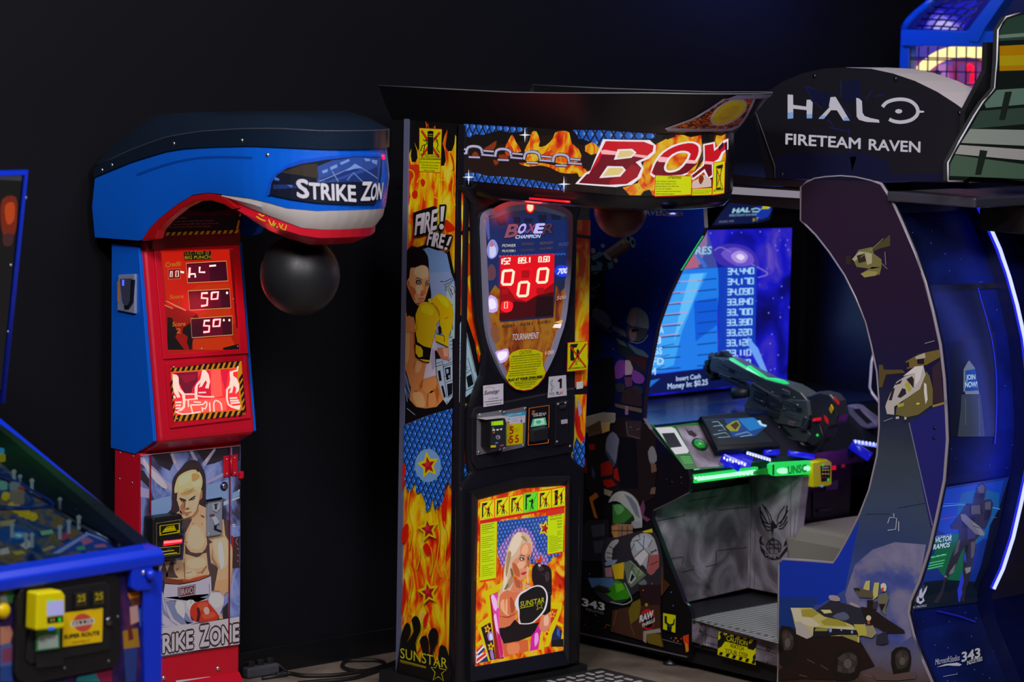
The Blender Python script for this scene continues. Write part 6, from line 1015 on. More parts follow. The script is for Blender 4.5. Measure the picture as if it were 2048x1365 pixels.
# generic trooper figure
a.p('e#1e1c2a', '545 240 560 190 590 130 630 118 650 150 640 230 630 260 690 250 710 290 690 400 640 510 600 500 600 560 560 600 560 680 540 760 520 880 500 960 470 1130 430 1120 460 960 450 860 470 660 440 700 400 800 340 900 300 960 290 1040 240 1140 200 1130 260 1040 310 860 350 740 420 580 420 510 350 510 350 480 400 420 450 350 480 290 540 290').p('e#44424e', '575 150 615 125 640 150 630 200 590 210', '520 310 600 300 600 380 520 380', '640 280 690 270 690 340 640 340', '400 620 430 590 410 700 370 740', '520 620 560 610 545 740 520 760', sm=1).p('e#0c0a14', '560 200 630 200 625 240 560 250', '440 400 560 400 540 480 450 500', '470 650 500 640 480 800 465 840', '640 350 690 350 670 420 630 440', sm=0).p('e#2c2c5c', '490 450 560 470 560 580 490 600').p('e#5c5a66', '430 380 470 380 640 540 630 570 560 550 440 430', '340 870 390 800 370 880 330 900', '300 900 320 910 310 925 290 915', sm=0).p('e#6c6a74', '520 430 600 490 635 555 600 560', '470 840 520 830 515 870 480 890').p('e#2230b0', '440 880 460 950 430 1130 410 1080', '460 760 475 700 480 800', sm=2).l('e#14121e', 5, '480 300 520 300 520 380', '600 300 620 380', '540 480 600 500', '500 600 540 600')
a.text('e#a8b8d0', 'VICTOR', 205, 625, 350, 605, 46, .22, -1, .02).p('e#086028', '195 640 345 618 338 665 185 690') if False else None
a.p('e#0a4a38', '215 590 358 570 338 660 190 690').text('e#b0c4d8', 'VICTOR', 210, 624, 352, 604, 44, .22, -1, .02).text('e#b0c4d8', 'RAMOS', 196, 682, 336, 660, 42, .22, -1, .02).l('e#5a88b8', 5, '220 572 355 552').p('e#0a5a34', '185 735 320 705 285 835 150 858')
for i in range(5): a.l('e#58b890', 6, [182-i*8, 752+i*24, 312-i*8, 724+i*24]) if i != 1 else a.l('e#58b890', 10, [180, 750, 210, 744], [225, 740, 255, 734], [268, 730, 300, 724])
a.p('e#9a98b0', '85 1030 100 1010 105 1060 130 1010 148 990 140 1030 115 1080 125 1120 90 1150 55 1130 60 1090 75 1075', sm=0).p('e#0a1030', '80 1085 95 1100 110 1085 105 1120 80 1125').text('e#9a98b0', 'MY PROFILE', 15, 1188, 140, 1168, 18, .2, -1)
a.l('e#1418a0', 9, '230 1205 420 1250 560 1300', sm=2).build()
a = Art('rear_logos', RG, hc_, base=.003, eps=2.5e-4)
a.f(1500, 820, 2.5055).text('d#a8a8b8', 'Microsoft', 928, 1280, 1000, 1264, 30, .08, -1, 0).text('d#a8a8b8', 'Studios', 1002, 1266, 1050, 1256, 30, .08, -1, 0).p('d#a8a8b8', '935 1292 980 1275 1040 1268 1062 1278 1050 1285 990 1282').text('d#b4b4c0', '343', 1062, 1264, 1152, 1240, 46, 0, -1, .03).text('d#b4b4c0', 'INDUSTRIES', 1088, 1280, 1164, 1258, 20, 0, -1, .02).l('d#8a8a98', 3, '968 1338 1040 1325').build()
bl = prism('lower_ledge', 'p#0a0a20:.25', RG, '1830 1240 1990 1222 2010 1232 1840 1255', .02, 0, hc_) if False else None
# central rib with light strips
XR = 8.54
rpf = [(-(y-.075), z) for y, z in prof]; rbk = [(-(y+.03), z) for y, z in prof][::-1]
prism('rear_rib', 'p#060a30:.3', PX(XR), [c for p in rpf+rbk for c in p], 0, -.3, hc_, uvs=True)
tube('light_strip', 'e#c8d0ff:1.2', [V((XR-.006, -u-.006, z)) for u, z in rpf[5:19]], .007, hc_, n=6); tube('strip_halo', 'e#2028e8:.9', [V((XR-.002, -u+.003, z)) for u, z in rpf[5:19]], .0115, hc_, n=6)  # thicker blue tube is the strip's glow, modelled as a halo
for i in range(48):
    pass
box('topper_bracket', 'p#08080b:.4', (8.38, 6.40, 1.745), (9.2, 6.6, 1.842), hc_, bev=.004)
area('rib_light', (XR-.06, 6.45, 1.1), (8.3, 6.7, 1.1), .05, 1.2, .8, (.1, .14, 1))
# screen wall
SY = 8.45
box('screen_wall', 'p#060609:.5', (XH+.02, SY+.004, .1), (9.62, 8.52, 1.8), hc_); box('inner_wall', 'p#07070c:.35', (9.58, 6.8, .1), (9.62, 8.45, 1.8), hc_)
SP = PY(SY)
box('screen_bezel', 'p#050508:.3', (8.26, SY-.02, .87), (9.52, SY+.003, 1.66), hc_, bev=.006)
sc = Art('screen', PY(SY-.02), hc_, base=.001, label='lit screen with a blue high score table')
sc.p('screen_space', '1180 467 1584 456 1574 764 1180 805').f(1280, 360, 2.968)
sc.p('e#4a2c7c', '520 480 600 430 680 480 640 540 560 540', sm=3).p('e#8c70c8', '560 470 600 440 640 470 610 510', sm=3).p('e#c8b4e8', '585 465 605 450 622 468 604 488', sm=3).p('e#3c4a9c', '-250 340 400 300 460 520 -250 560').p('e#8a6a9c', '330 310 395 305 400 380 360 500 300 530 260 470').p('e#b0607c', '250 510 320 450 350 520 240 535').l('e#3a6cc8', 22, '340 440 390 520').text('e#90c8e8', 'HIGH SCORES', 30, 448, 422, 440, 44, .12, -1, .02)
sc.p('e#3a2ca8', '430 420 520 380 640 400 700 470 690 540 560 520 470 500', sm=3).p('e#6a50c8', '480 440 560 400 660 440 670 500 570 510', sm=3).p('e#a890e0', '540 450 590 420 640 450 620 490 570 490', sm=3).p('e#e0d8f8', '570 455 595 440 622 458 600 478', sm=3).l('e#8a78d0', 5, '440 420 480 400 540 430', '660 500 720 530 760 560 700 580', sm=3)
sc.p('e#1c7ae8', '-250 560 462 522 470 640 458 800 462 1010 470 1110 -250 1190').p('e#3aa0f4', '250 560 400 550 330 700 250 900 200 1100 60 1150 100 900', sm=0).p('e#60bcf8', '300 560 380 555 280 800 200 960 240 760').p('e#0a5ad8', '320 720 460 700 460 860 330 960').p('e#0c3cb8', '465 520 692 510 684 985 640 1000 470 1060')
for i in range(10): y = 600+i*63.5; sc.l('e#0c3c90', 7, [60, y+22, 240, y+8], [340, y-2, 455, y-14]).l('e#c890b0' if i < 6 else 'e#1a4c9c', 5, [100, y+16, 370-i*28, y-6])
for i, t in enumerate(('34,440', '34,170', '34,090', '33,840', '33,700', '33,390', '33,220', '33,120', '33,110', '32,970')):
    x0 = 512-i*1.0; y = 562+i*60.6; sc.led('e#a8d8ff', t, x0+10, y, 674-i*2.2, y-5, 34, 8, 0, .4)
for i, t in enumerate(('MAX', 'ACE', 'JKL', 'BEN', 'LIV', 'ANA', 'RJ3', 'KGS', 'GFD', 'TOM')): sc.text('e#b0dcff', t, (60, 40, 30, 20, 10, 60, 40, 52, 30, -10)[i], 605+i*62, (160, 150, 140, 130, 120, 140, 124, 130, 140, 92)[i], 600+i*62, 40, 0, -1, .03)
sc.p('e#6aa0f0', '640 930 700 1000 760 1150 720 1130 650 1000').p('e#04104c', '-250 1195 480 1115 560 1130 560 1225 -250 1300').p('e#1c6cd0', '20 1200 120 1180 60 1230 30 1240', '-60 1200 0 1190 -20 1260 -60 1260').text('e#b0c8f0', 'Insert Cash', 215, 1195, 360, 1178, 26, 0, -1, .02).text('e#b0c8f0', 'Money In: $0.25', 165, 1243, 402, 1216, 32, 0, -1, .02).build()
hp = prism('screen_header', 'p#060609:.3', PY(8.3), '1418 458 1455 403 1562 398 1538 449', 0, -.03, hc_)
a = Art('header_print', PY(8.3), hp)
a.f(1280, 360, 2.968).p('e#0a1440', '530 135 760 125 800 130 770 235 700 255 430 270 470 210').p('e#14309c', '700 160 780 150 760 220 690 230', sm=2).p('e#b8b400', '745 130 792 126 765 172 720 174').text('e#90c0d8', 'HAL', 548, 196, 650, 190, 26, .3, -1, .05).l('e#90c0d8', 7, '660 176 690 168 716 176 700 190 665 188', closed=False).text('e#6a90b8', 'FIRETEAM RAVEN', 530, 218, 690, 212, 13, .2, -1, .02).text('e#787c90', 'MUSIC 343', 470, 256, 555, 250, 12, .1, -1).text('e#a8a020', 'RT', 670, 248, 705, 240, 18).build()
area('screen_glow', (8.9, SY-.06, 1.25), (8.9, 7.2, .9), 1.0, .6, 2.0, (.25, .45, 1))
# console
a0, a1 = S.px(1300, 858), S.px(1375, 940); cv = (a0-a1).normalized(); CP = Pl((0, a1.y, a1.z), (1, 0, 0), (0, cv.y, cv.z))
vt = (a0-a1).length
pts = [(-a1.y, a1.z), (-a0.y, a0.z), (-(SY-.03), a0.z+.02), (-(SY-.03), .6), (-7.95, .6), (-7.95, a1.z-.09), (-a1.y, a1.z-.06)]
con = prism('console', 'p#0a0c14:.35', PX(XH+.021), [c for p in pts for c in p], 0, -1.45, hc_, uvs=True)
box('console_shelf', 'p#0c1430:.25', (XH+.03, a0.y+.0, a0.z-.004), (9.56, SY-.03, a0.z+.012), con)
a = Art('console_panel', CP, con, base=.002)
a.f(1280, 780, 4.096).p('e#0e6418:.9', '95 285 500 262 660 470 700 640 372 652').p('e#1c7c24:.9', '95 285 500 262 505 275 100 298').p('cabin_steel', '300 300 500 290 640 470 700 620 470 640').p('d#b0b0ba', '125 312 260 305 290 320 400 500 390 520 290 530', sm=0).p('d#0a0c10', '178 358 280 352 345 465 240 478').l('d#0f2a18', 5, '190 365 270 362 330 460 245 470', closed=True).p('d#1c1418', '370 310 400 340 420 330 470 370 450 390 400 370')
for i in range(4): a.l('e#5ab060:.8', 8, [330+i*9, 552+i*16, 410+i*9, 550+i*16])
a.p('e#0c10c8', '660 505 780 500 930 560 900 640 690 640').build()
lb = lathe('start_button', 'p#0a3014:.3', CP.px(1398, 892, .0), CP.n, [(0, .032), (.012, .032), (.014, .024), (.012, .02)], con); lathe('button_cap', 'e#10a030:.7', CP.px(1398, 890, .01), CP.n, [(0, .023), (.008, .021), (.012, .012)], lb)
ib = prism('info_board', 'p#06080c:.3', CP, '1400 832 1493 823 1562 892 1436 902', .03, .0, con, bev=.004)
a = Art('info_print', CP, ib, base=.031)
a.f(1280, 780, 4.096).p('e#02101e', '505 220 860 185 1100 430 650 455').p('e#0a3c80', '520 245 920 225 1040 300 940 380 610 395').p('e#1670b8', '800 240 930 228 1030 300 900 340').p('e#041c2c', '520 250 690 240 760 390 610 395').l('e#88a8b8', 5, '590 265 640 260 700 330 640 335', '600 300 680 290', '600 370 700 350 740 385 640 392', '780 370 880 345 920 370 820 385', closed=False).p('e#8a8c20', '700 300 760 260 800 250 825 290 800 340 740 340', sm=1).p('e#3c2c14', '740 290 790 260 815 290 780 330').p('e#a8d8e8', '960 255 985 250 1000 280 1040 290 1030 305 985 290').build()
tube('console_edge', 'm#7a7c88:.3', [V((XH+.03, a1.y-.002, a1.z-.003)), V((8.62, a1.y-.002, a1.z-.003))], .004, con, n=6)
lsx = [PY(a1.y-.01).px(x, y) for x, y in ((1387, 957), (1512, 946))]
box('console_light', 'e#20e060:.9', (lsx[0].x, a1.y-.02, lsx[0].z-.018), (lsx[1].x, a1.y-.003, lsx[0].z+.012), con)
tube('console_light_core', 'e#b0ffd0:1.25', [V((lsx[0].x+.01, a1.y-.021, lsx[0].z-.003)), V((lsx[1].x-.02, a1.y-.021, lsx[0].z-.003))], .0075, con, n=6)
area('console_glow', (8.4, 7.66, .66), (8.4, 7.95, .35), .5, .05, .07, (.1, 1, .35))
# blue light bars around the gun mount
for p0, p1, r_, c_ in (((1448, 912), (1492, 930), .008, 'e#8a8aff:1.1'), ((1494, 906), (1540, 920), .007, 'e#a0b0ff:1.1'), ((1530, 906), (1556, 905), .012, 'e#1010d0'), ((1578, 907), (1626, 914), .012, 'e#1212d8'), ((1443, 916), (1480, 938), .014, 'e#0a0ac8')):
    tube('glow_bar', c_, [CP.px(*p0, .02), CP.px(*p1, .02)], r_, con, n=6)
a = Art('light_dots', CP, con, base=.034)
a.f(1280, 780, 4.096)
a.e('e#d0d8ff:1.3', *[(690+i*24, 560+i*6.5+(8 if i % 2 else 0), 9, 13, 0) for i in range(8)]).e('e#d0d8ff:1.3', *[(880+i*23, 522+i*7, 8, 12, 0) for i in range(9)]).e('e#c8d0ff:1.3', *[(1765+i*30, 425+i*4, 8, 16, 0) for i in range(7)])
a.build()
a = Art('console_light_dots', PY(a1.y-.021), con, base=.003)
a.f(1280, 780, 4.096).e('e#e8fff0:1.3', *[(455+i*33, 724-i*2.7, 12, 11, 0) for i in range(15)]).build()
# steel kick panels and pedestal
mt, n, l, b = newmat('riveted_grey_steel'); setp(b, (.2, .19, .2), .5, .35)
def steel(name, S, poly, par, o1=.004, o0=0):
    p = prism(name, 'cabin_steel', S, poly, o1, o0, par); a = Art(name+'_seams', S, p, base=o1+.0004); return a
KY = 7.933; PK = PY(KY)
a = steel('kick_panel', PK, '1302 997 1384 986 1500 968 1498 1176 1366 1207 1302 1221', hc_, 0, -.03)
a.f(1280, 940, 3.211).l('d#1c191e', 5, '110 330 290 295', '320 200 500 170', '150 580 280 560 270 610', '500 520 690 500', '420 625 490 610', '490 520 490 610', '500 260 690 240', '270 660 350 640', '150 600 150 720').e('d#15131a', (345, 620, 4, 4, 0), (485, 610, 4, 4, 0), (280, 285, 4, 4, 0), (240, 710, 4, 4, 0)).build()
PX2 = 8.695; PP = PX(PX2)
ped = prism('pedestal', 'cabin_steel', PP, '1497 940 1606 955 1600 1000 1588 1110 1588 1196 1575 1192 1495 1176', 0, -.04, hc_)
a = Art('pedestal_emblem', PP, ped)
K = 'd#17151a'
a.f(1280, 940, 3.211).l('d#4a444c', 4, '715 100 705 760', '745 80 735 770', '970 80 960 780', '1000 240 980 560').l(K, 9, '770 240 775 300 800 340 845 350', '775 265 820 345', '780 310 800 360 840 370', '785 335 815 390 845 385', '945 230 935 290 910 330 880 350', '950 260 900 350', '945 300 920 350 890 365', '945 330 920 375 890 380', sm=2).l(K, 7, '785 220 820 290 835 340', '800 235 840 300 845 340', '930 235 890 290 880 340', sm=2).p(K, '840 340 855 325 870 350 885 355 880 375 860 380 850 430 870 455 840 460 850 430 840 380', sm=0).l(K, 6, '810 490 830 455 860 450 890 460 905 490 895 530 860 545 825 530 810 490', sm=3).l(K, 5, '815 480 900 480', '812 505 900 505', '860 450 862 545', '835 460 830 530', '885 460 890 530', '820 460 895 520').p(K, '770 430 785 425 780 460 800 490 770 480 765 460', '930 460 945 450 945 480 920 500', sm=0).p(K, '770 480 800 520 850 560 900 550 950 480 945 520 900 575 850 582 800 560 775 520', sm=0)
for t, x, y in (('U', 805, 552), ('N', 828, 566), ('S', 855, 570), ('C', 880, 562)): a.text('d#77707a', t, x, y, x+18, y, 26, 0, -1, .02)
a.build()
ub = PY(7.655); prism('sign_light', 'e#20d858:.95', ub, '1545 931 1552 927 1624 923 1632 926 1630 946 1624 949 1552 953 1546 949', .0, -.03, hc_, bev=.002)
a = Art('sign_letters', ub, bpy.data.objects['sign_light'], base=.001); a.f(1280, 780, 4.096).e('e#b0ffd0:1.1', (1170, 665, 50, 25, 0), (1370, 645, 28, 22, 0)); a.text('e#0a7a30', 'UNSC', 1212, 690, 1362, 672, 60, 0, -1, .05).p('e#0a3014', '1085 615 1100 612 1100 700 1085 700', '1420 600 1435 598 1432 685 1418 688').build()
prism('sign_arm', 'e#0a7020:.8', PY(7.68), '1512 944 1545 936 1545 950 1512 950', 0, -.02, hc_)
# payment door behind the pedestal
PD = PY(7.76)
dr = prism('coin_door', 'p#0b0b0f:.35', PD, '1602 916 1705 900 1700 1040 1600 1046', 0, -.1, hc_, bev=.004)
prism('door_recess', 'p#08080a:.4', PD, '1626 985 1690 978 1688 1030 1626 1036', .006, 0, dr); prism('door_handle', 'm#3a3a40:.4', PD, '1637 1020 1662 1016 1662 1021 1637 1025', .014, .006, dr); prism('door_plate', 'm#4a4c50:.5', PD, '1652 968 1676 960 1676 982 1652 986', .004, 0, dr)
prism('door_light', 'e#c01020', PD, '1665 930 1672 929 1672 940 1665 941', .004, 0, dr); prism('door_light', 'e#701018', PD, '1684 930 1690 929 1690 935 1684 936', .004, 0, dr)
yr = prism('card_reader', 'p#c0a800:.35', PY(7.64), '1626 926 1656 920 1664 925 1664 970 1657 973 1626 976', 0, -.05, hc_, bev=.004)
a = Art('reader_keys', PY(7.64), yr, base=.001); a.f(1280, 780, 4.096).p('d#0d0d10', '1478 625 1560 620 1555 745 1485 755').p('d#9a9aa8', '1490 635 1545 632 1545 642 1490 645').e('e#10c020:.9', (1500, 618, 11, 10, 0), (1543, 738, 11, 12, 0))
for i in range(3):
    for j in range(3): a.e('d#b8b410' if i < 2 else 'd#6a2c38', (1498+j*22, 660+i*30, 8, 7, 0))
a.p('e#4a8ad0', '1480 788 1502 784 1502 796 1480 800').build()
# platform step
box('floor_platform', 'p#101016:.5', (XH+.02, 6.8, .1), (9.6, 7.93, .2), hc_)
ST = PX(XH+.003)
stp = steel('step_riser', ST, '1383 1240 1557 1288 1557 1334 1383 1284', hc_, 0, -.03)
stp.f(1280, 940, 3.211).l('d#1c191e', 4, '420 1000 420 1120', '330 980 330 1100', '740 1145 890 1185', '740 1225 890 1270', '420 1060 500 1085', '430 1110 500 1130').e('d#1c191e', (390, 1035, 9, 11, 0), (390, 1125, 9, 11, 0), (825, 1155, 10, 11, 0), (825, 1242, 10, 11, 0)).build()
for x, y in ((1401.5, 1262), (1401.5, 1290), (1537, 1300), (1537, 1327)): bolt(ST, x, y, .001, hc_, .007, 'm#4a484c:.4')
mtp, n, l, b = newmat('diamond_tread'); setp(b, (.12, .13, .13), .4, .3)
mp = uvmap(n, l, 50, 50, math.pi/4); ck = n.new('ShaderNodeTexChecker'); ck.inputs['Scale'].default_value = 1; ck.inputs['Color1'].default_value = (.5, .52, .52, 1); ck.inputs['Color2'].default_value = (.2, .21, .22, 1); l.new(mp.outputs[0], ck.inputs[0]); l.new(ck.outputs[0], b.inputs['Base Color'])
bp = n.new('ShaderNodeBump'); bp.inputs['Strength'].default_value = .4; bp.inputs['Distance'].default_value = .003; l.new(ck.outputs[1], bp.inputs['Height']); l.new(bp.outputs[0], b.inputs['Normal']); MATS['tread'] = mtp
zt_ = PX(XH+.003).px(1383, 1240)[2]
tr = Art('tread_plate', PZ(zt_), hc_, base=.002); tr.p('tread', '1383 1240 1557 1288.5 1560 1200 1558 1205 1430 1228').build()
for i in range(12): y = 7.66-i*.036; box('tread_lip', 'm#8a8c90:.35', (XH-.0005, y, zt_-.012), (XH+.012, y+.012, zt_+.004), hc_)
a = Art('caution_sign', ST, hc_, base=.003)
a.f(1280, 940, 3.211).p('d#b4ac00', '505 1040 745 1098 742 1255 498 1190')
for i in range(6): a.p('d#121210', [520+i*42, 1044+i*10, 540+i*42, 1049+i*10, 528+i*42, 1068+i*10, 508+i*42, 1062+i*10], [505+i*42, 1190+i*11, 525+i*42, 1195+i*11, 535+i*42, 1174+i*10.5, 515+i*42, 1170+i*10.5])
a.p('d#121210', '498 1100 516 1085 516 1060 545 1060 548 1100 520 1140 500 1150', '745 1100 745 1140 728 1160 690 1150 700 1120', '742 1180 742 1215 725 1235 725 1200').p('d#b4ac00', '512 1140 690 1180 700 1210 512 1170').p('d#121210', '548 1062 700 1098 698 1142 545 1102')
a.text('d#b4ac00', 'CAUTION', 556, 1098, 690, 1134, 32, 0, -1, .01).text('d#121210', 'WATCH', 578, 1143, 665, 1165, 28, 0, -1, .008).text('d#121210', 'YOUR STEP', 546, 1175, 692, 1212, 29, 0, -1, .008).build()
# bench seat
mb, n, l, b = newmat('bench_vinyl'); setp(b, (.22, .2, .18), .5, 0, .4)
bn = loft('bench_seat', mb, [[V(p) for p in q] for q in (((8.66, 7.30, .3), (9.5, 7.30, .3), (9.5, 7.68, .3), (8.66, 7.68, .3)), ((8.69, 7.27, .45), (9.5, 7.27, .45), (9.5, 7.74, .45), (8.69, 7.74, .45)), ((8.72, 7.3, .495), (9.5, 7.3, .495), (9.5, 7.73, .5), (8.72, 7.73, .5)))], hc_, bev=.012)
box('bench_base', 'p#08080a:.5', (8.7, 7.33, .2), (9.5, 7.65, .31), hc_)
point('bench_purple_light', (9.25, 7.35, .72), .9, (.55, .08, 1), .03)
area('cabin_fill_light', (8.75, 7.5, 1.75), (8.6, 7.7, .3), .6, .2, 6.5, (.95, .88, 1))  # unseen fill lamp added to brighten the steel panels and gun
# mounted guns
GX = 8.8; GP = PX(GX); fr = (1400, 680, 5.689)
gun = obox('mounted_gun', 'p#14181a:.35', GP.px(1596, 878, -.04), (.035, 0, 0), (0, .05, 0), (0, 0, .05), hc_, bev=.01, label='dark grey mounted game rifle with a green light strip')
DK, DK2, DK3 = 'p#303738:.38', 'p#363e3f:.33', 'p#1b2024:.4'
def gp(name, mat, poly, o1, o0, bev=.004, sm=0): return prism(name, mat, GP, poly, o1, o0, gun, fr=fr, bev=bev, sm=sm)
gp('barrel_housing', DK, '135 195 225 205 320 225 520 340 740 450 1000 520 1140 600 1215 690 1120 765 900 670 590 480 420 450 210 390 120 360 105 300', .012, -.075)
gp('receiver', DK2, '590 480 900 670 1215 690 1240 860 1180 1000 900 960 700 900 510 800 500 740 560 640 560 540', .018, -.08)
gp('lower_body', DK, '510 800 700 900 1180 1000 1260 1080 1200 1170 1080 1150 900 1060 700 930', .004, -.07)
gp('stock', 'p#1e2028:.4', '1190 650 1350 590 1470 620 1540 700 1570 860 1540 960 1440 1010 1400 1120 1280 1215 1190 1160 1250 1000 1240 860', .0, -.07, .008)
gp('front_sight', DK3, '225 120 270 130 330 200 330 250 215 200', -.02, -.05)
for i, (x, y) in enumerate(((150, 200), (118, 300), (130, 350), (160, 400))): lathe('muzzle_ring', DK3, GP.px(1400+x/5.689, 680+y/5.689, -.032), (0, 1, .35), [(-.012, .016), (.012, .018), (.014, .01)], gun, n=12)
gp('underbarrel_rail', DK3, '210 390 430 480 560 560 560 640 420 540 210 420', .0, -.06)
ln = lathe('torch_body', DK3, GP.px(1476, 786, .0), (-.3, .9, -.1), [(-.05, .02), (.0, .024), (.02, .026)], gun, n=16); lathe('torch_lens', 'm#8a8690:.2', GP.px(1475.5, 786, .003), (-.75, .6, -.1), [(.008, .017), (.013, .015), (.016, .005)], ln, n=14)
gp('light_strip', 'e#20e078:1.0', '330 205 510 318 540 295 740 435 830 440 930 465 985 500 900 522 800 500 720 452 540 325 510 336 330 228', .006, -.014, .002)
gp('strip_core', 'e#90ffd0:1.1', '340 222 515 330 540 312 720 440 700 440 500 340 340 232', .0075, .006, 0)
gm = Art('gun_detail', GP, gun, base=.0275, eps=1e-4)
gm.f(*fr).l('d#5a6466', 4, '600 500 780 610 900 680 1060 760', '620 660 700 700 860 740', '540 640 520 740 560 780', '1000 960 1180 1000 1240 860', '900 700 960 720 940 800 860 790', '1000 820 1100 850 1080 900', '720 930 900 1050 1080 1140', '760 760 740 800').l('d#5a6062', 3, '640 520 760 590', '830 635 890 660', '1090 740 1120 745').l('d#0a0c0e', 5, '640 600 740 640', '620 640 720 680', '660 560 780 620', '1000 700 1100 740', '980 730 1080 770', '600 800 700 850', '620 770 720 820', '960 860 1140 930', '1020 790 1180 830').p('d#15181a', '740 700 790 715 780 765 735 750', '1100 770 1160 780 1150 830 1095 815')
gm.build()
gb = Art('barrel_detail', GP, gun, base=.0125, eps=1e-4)
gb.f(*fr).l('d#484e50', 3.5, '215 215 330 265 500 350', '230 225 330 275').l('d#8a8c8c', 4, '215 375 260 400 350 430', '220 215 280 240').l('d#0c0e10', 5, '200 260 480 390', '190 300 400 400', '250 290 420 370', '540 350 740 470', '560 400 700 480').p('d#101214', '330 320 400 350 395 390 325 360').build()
for x, y in ((240, 175), (180, 205), (128, 262), (112, 318), (128, 392), (165, 425)): obox('muzzle_prong', 'p#14181a:.4', GP.px(1400+x/5.689, 680+y/5.689, -.03), (.03, 0, 0), (0, .010, .006), (0, -.004, .008), gun, bev=.003)
for nm, c_, q in (('side_plate', DK3, '620 560 760 600 740 760 600 680'), ('side_plate', DK3, '780 620 930 700 900 820 760 760'), ('ejector_cover', 'p#3a3c44:.3', '930 560 1010 590 1010 640 930 620'), ('side_badge', 'p#4c4448:.4', '1000 920 1080 940 1060 990 990 970'), ('grip_guard', DK3, '1170 880 1240 900 1200 1040 1130 1030'), ('magazine', DK3, '720 780 900 840 880 900 700 850'), ('rail_cover', 'p#2a3032:.3', '590 480 780 600 1100 740 1110 765 900 690 590 520')): gp(nm, c_, q, .026, .015, .003)
for x, y in ((940, 570), (700, 700), (960, 790), (1200, 890), (820, 600), (1070, 660), (900, 1000)): bolt(GP, 1400+x/5.689, 680+y/5.689, .026, gun, .005, 'm#5a5c60:.4')
tube('highlight_line', 'm#8a8c90:.3', [GP.px(1400+x/5.689, 680+y/5.689, .02) for x, y in ((600, 490), (780, 600), (900, 670), (1060, 750), (1120, 740))], .0025, gun, n=5)  # thin metal line added as the gun's silver highlight
gp('stock_badge', 'p#b08a00:.4', '1460 790 1490 730 1520 790 1490 850', .006, 0); gp('stock_stripe', 'e#a80c18:.9', '1525 650 1580 720 1570 740 1520 680', .006, 0, 0); gp('stock_stripe', 'e#a80c18:.9', '1410 860 1450 910 1450 960 1420 920', .006, 0, 0); gp('trigger_button', 'e#c01020', '1280 900 1320 890 1320 925 1280 930', .03, .0, 0)
lathe('status_light', 'e#18c038:1.2', GP.px(1635, 871, .002), (-1, 0, 0), [(0, .006), (.004, .004)], gun, n=10)
tube('gun_cradle', 'p#0c0e10:.4', [GP.px(1610, 880, -.03), GP.px(1600, 905, -.03), V((GX+.03, 7.78, .72))], .03, gun, n=10)
tube('gun_cable', 'p#0c0e10:.5', [GP.px(1640, 850, .0), GP.px(1648, 880, .02), GP.px(1630, 905, .02), GP.px(1600, 915, 0)], .006, gun, n=6)
GX2 = 9.22; G2 = PX(GX2)
g2 = prism('second_gun', 'p#57546c:.35', G2, '1640 760 1690 738 1750 750 1800 790 2010 950 2005 1000 1900 1020 1830 1000 1700 1010 1560 900', 0, -.06, hc_, fr=fr, bev=.008, label='pale lavender grey second game gun')
prism('gun_recess', 'p#15141c:.4', G2, '1740 790 1790 785 1950 930 1900 950', .003, -.01, g2, fr=fr); prism('gun_side', 'p#7a7690:.35', G2, '1450 1040 1560 910 1680 1000 1690 1050 1560 1060', .0, -.05, g2, fr=fr, bev=.006)
tube('gun_cable', 'p#a8a4b8:.4', [G2.px(1400+x/5.689, 680+y/5.689, .03) for x, y in ((1990, 120), (1955, 250), (1930, 540), (1960, 610), (2040, 715))], .006, g2, n=6)
tube('second_light_bar', 'e#7a8cff:1.1', [CP.px(1708, 884, .02), CP.px(1762, 893, .02)], .009, con, n=6); tube('second_light_bar', 'e#0c10b0', [CP.px(1702, 890, .01), CP.px(1740, 915, .01)], .02, con, n=6)
# ================================================================ pinball machine in the left foreground
PA = math.radians(5); pe = V((math.cos(PA), math.sin(PA), 0)); pn = V((-math.sin(PA), math.cos(PA), 0)); PL0 = V((5.094, 6.963, .92)); PWD = .72
pb = thing('pinball_machine', 'blue trimmed pinball machine with black coin door at the left edge', 'pinball machine', PL0-pe*.3+pn*.5-V((0, 0, .92)))
FR = Pl(PL0, pe, (0, 0, 1)); RS = Pl(PL0, -pn, (0, 0, 1))
PBL = 'p#0826a4:.3'
q1 = RS.px(0, 845); rd = (q1-PL0); L1 = rd.dot(pn); slope = rd.z/L1; dr = (pn+V((0, 0, slope))).normalized(); BK = 1.0
def P3(a, b, c): return PL0+pe*a+pn*b+V((0, 0, c))
def slab(name, mat, corners, th, par, bev=0):
    bm = bmesh.new(); ul = bm.loops.layers.uv.new('UVMap'); A = [bm.verts.new(p) for p in corners]; B = [bm.verts.new(p-V((0, 0, th))) for p in corners]; bm.faces.new(A); bm.faces.new(B[::-1])
    for i in range(4): bm.faces.new([A[(i+1) % 4], A[i], B[i], B[(i+1) % 4]])
    bmesh.ops.recalc_face_normals(bm, faces=bm.faces)
    for f in bm.faces:
        for lp in f.loops: lp[ul].uv = ((lp.vert.co-PL0).dot(pe), (lp.vert.co-PL0).dot(pn))
    return mk(name, bm, mat, par, bev=bev)
cabm = 'p#141030:.4'
loft('cabinet', cabm, [[P3(0, .0, -.05), P3(0, .0, -.47), P3(0, 1.3, -.4), P3(0, 1.3, slope*BK-.16), P3(0, .02, -.16)], [P3(-PWD, .0, -.05), P3(-PWD, .0, -.47), P3(-PWD, 1.3, -.4), P3(-PWD, 1.3, slope*BK-.16), P3(-PWD, .02, -.16)]], pb)
prism('cabinet_side', cabm, RS, [c for p in ((.0, -.05), (0, -.47), (-1.3, -.4), (-1.3, slope*1.3-.05), (-.02, -.05)) for c in p], 0, -.018, pb, uvs=True)
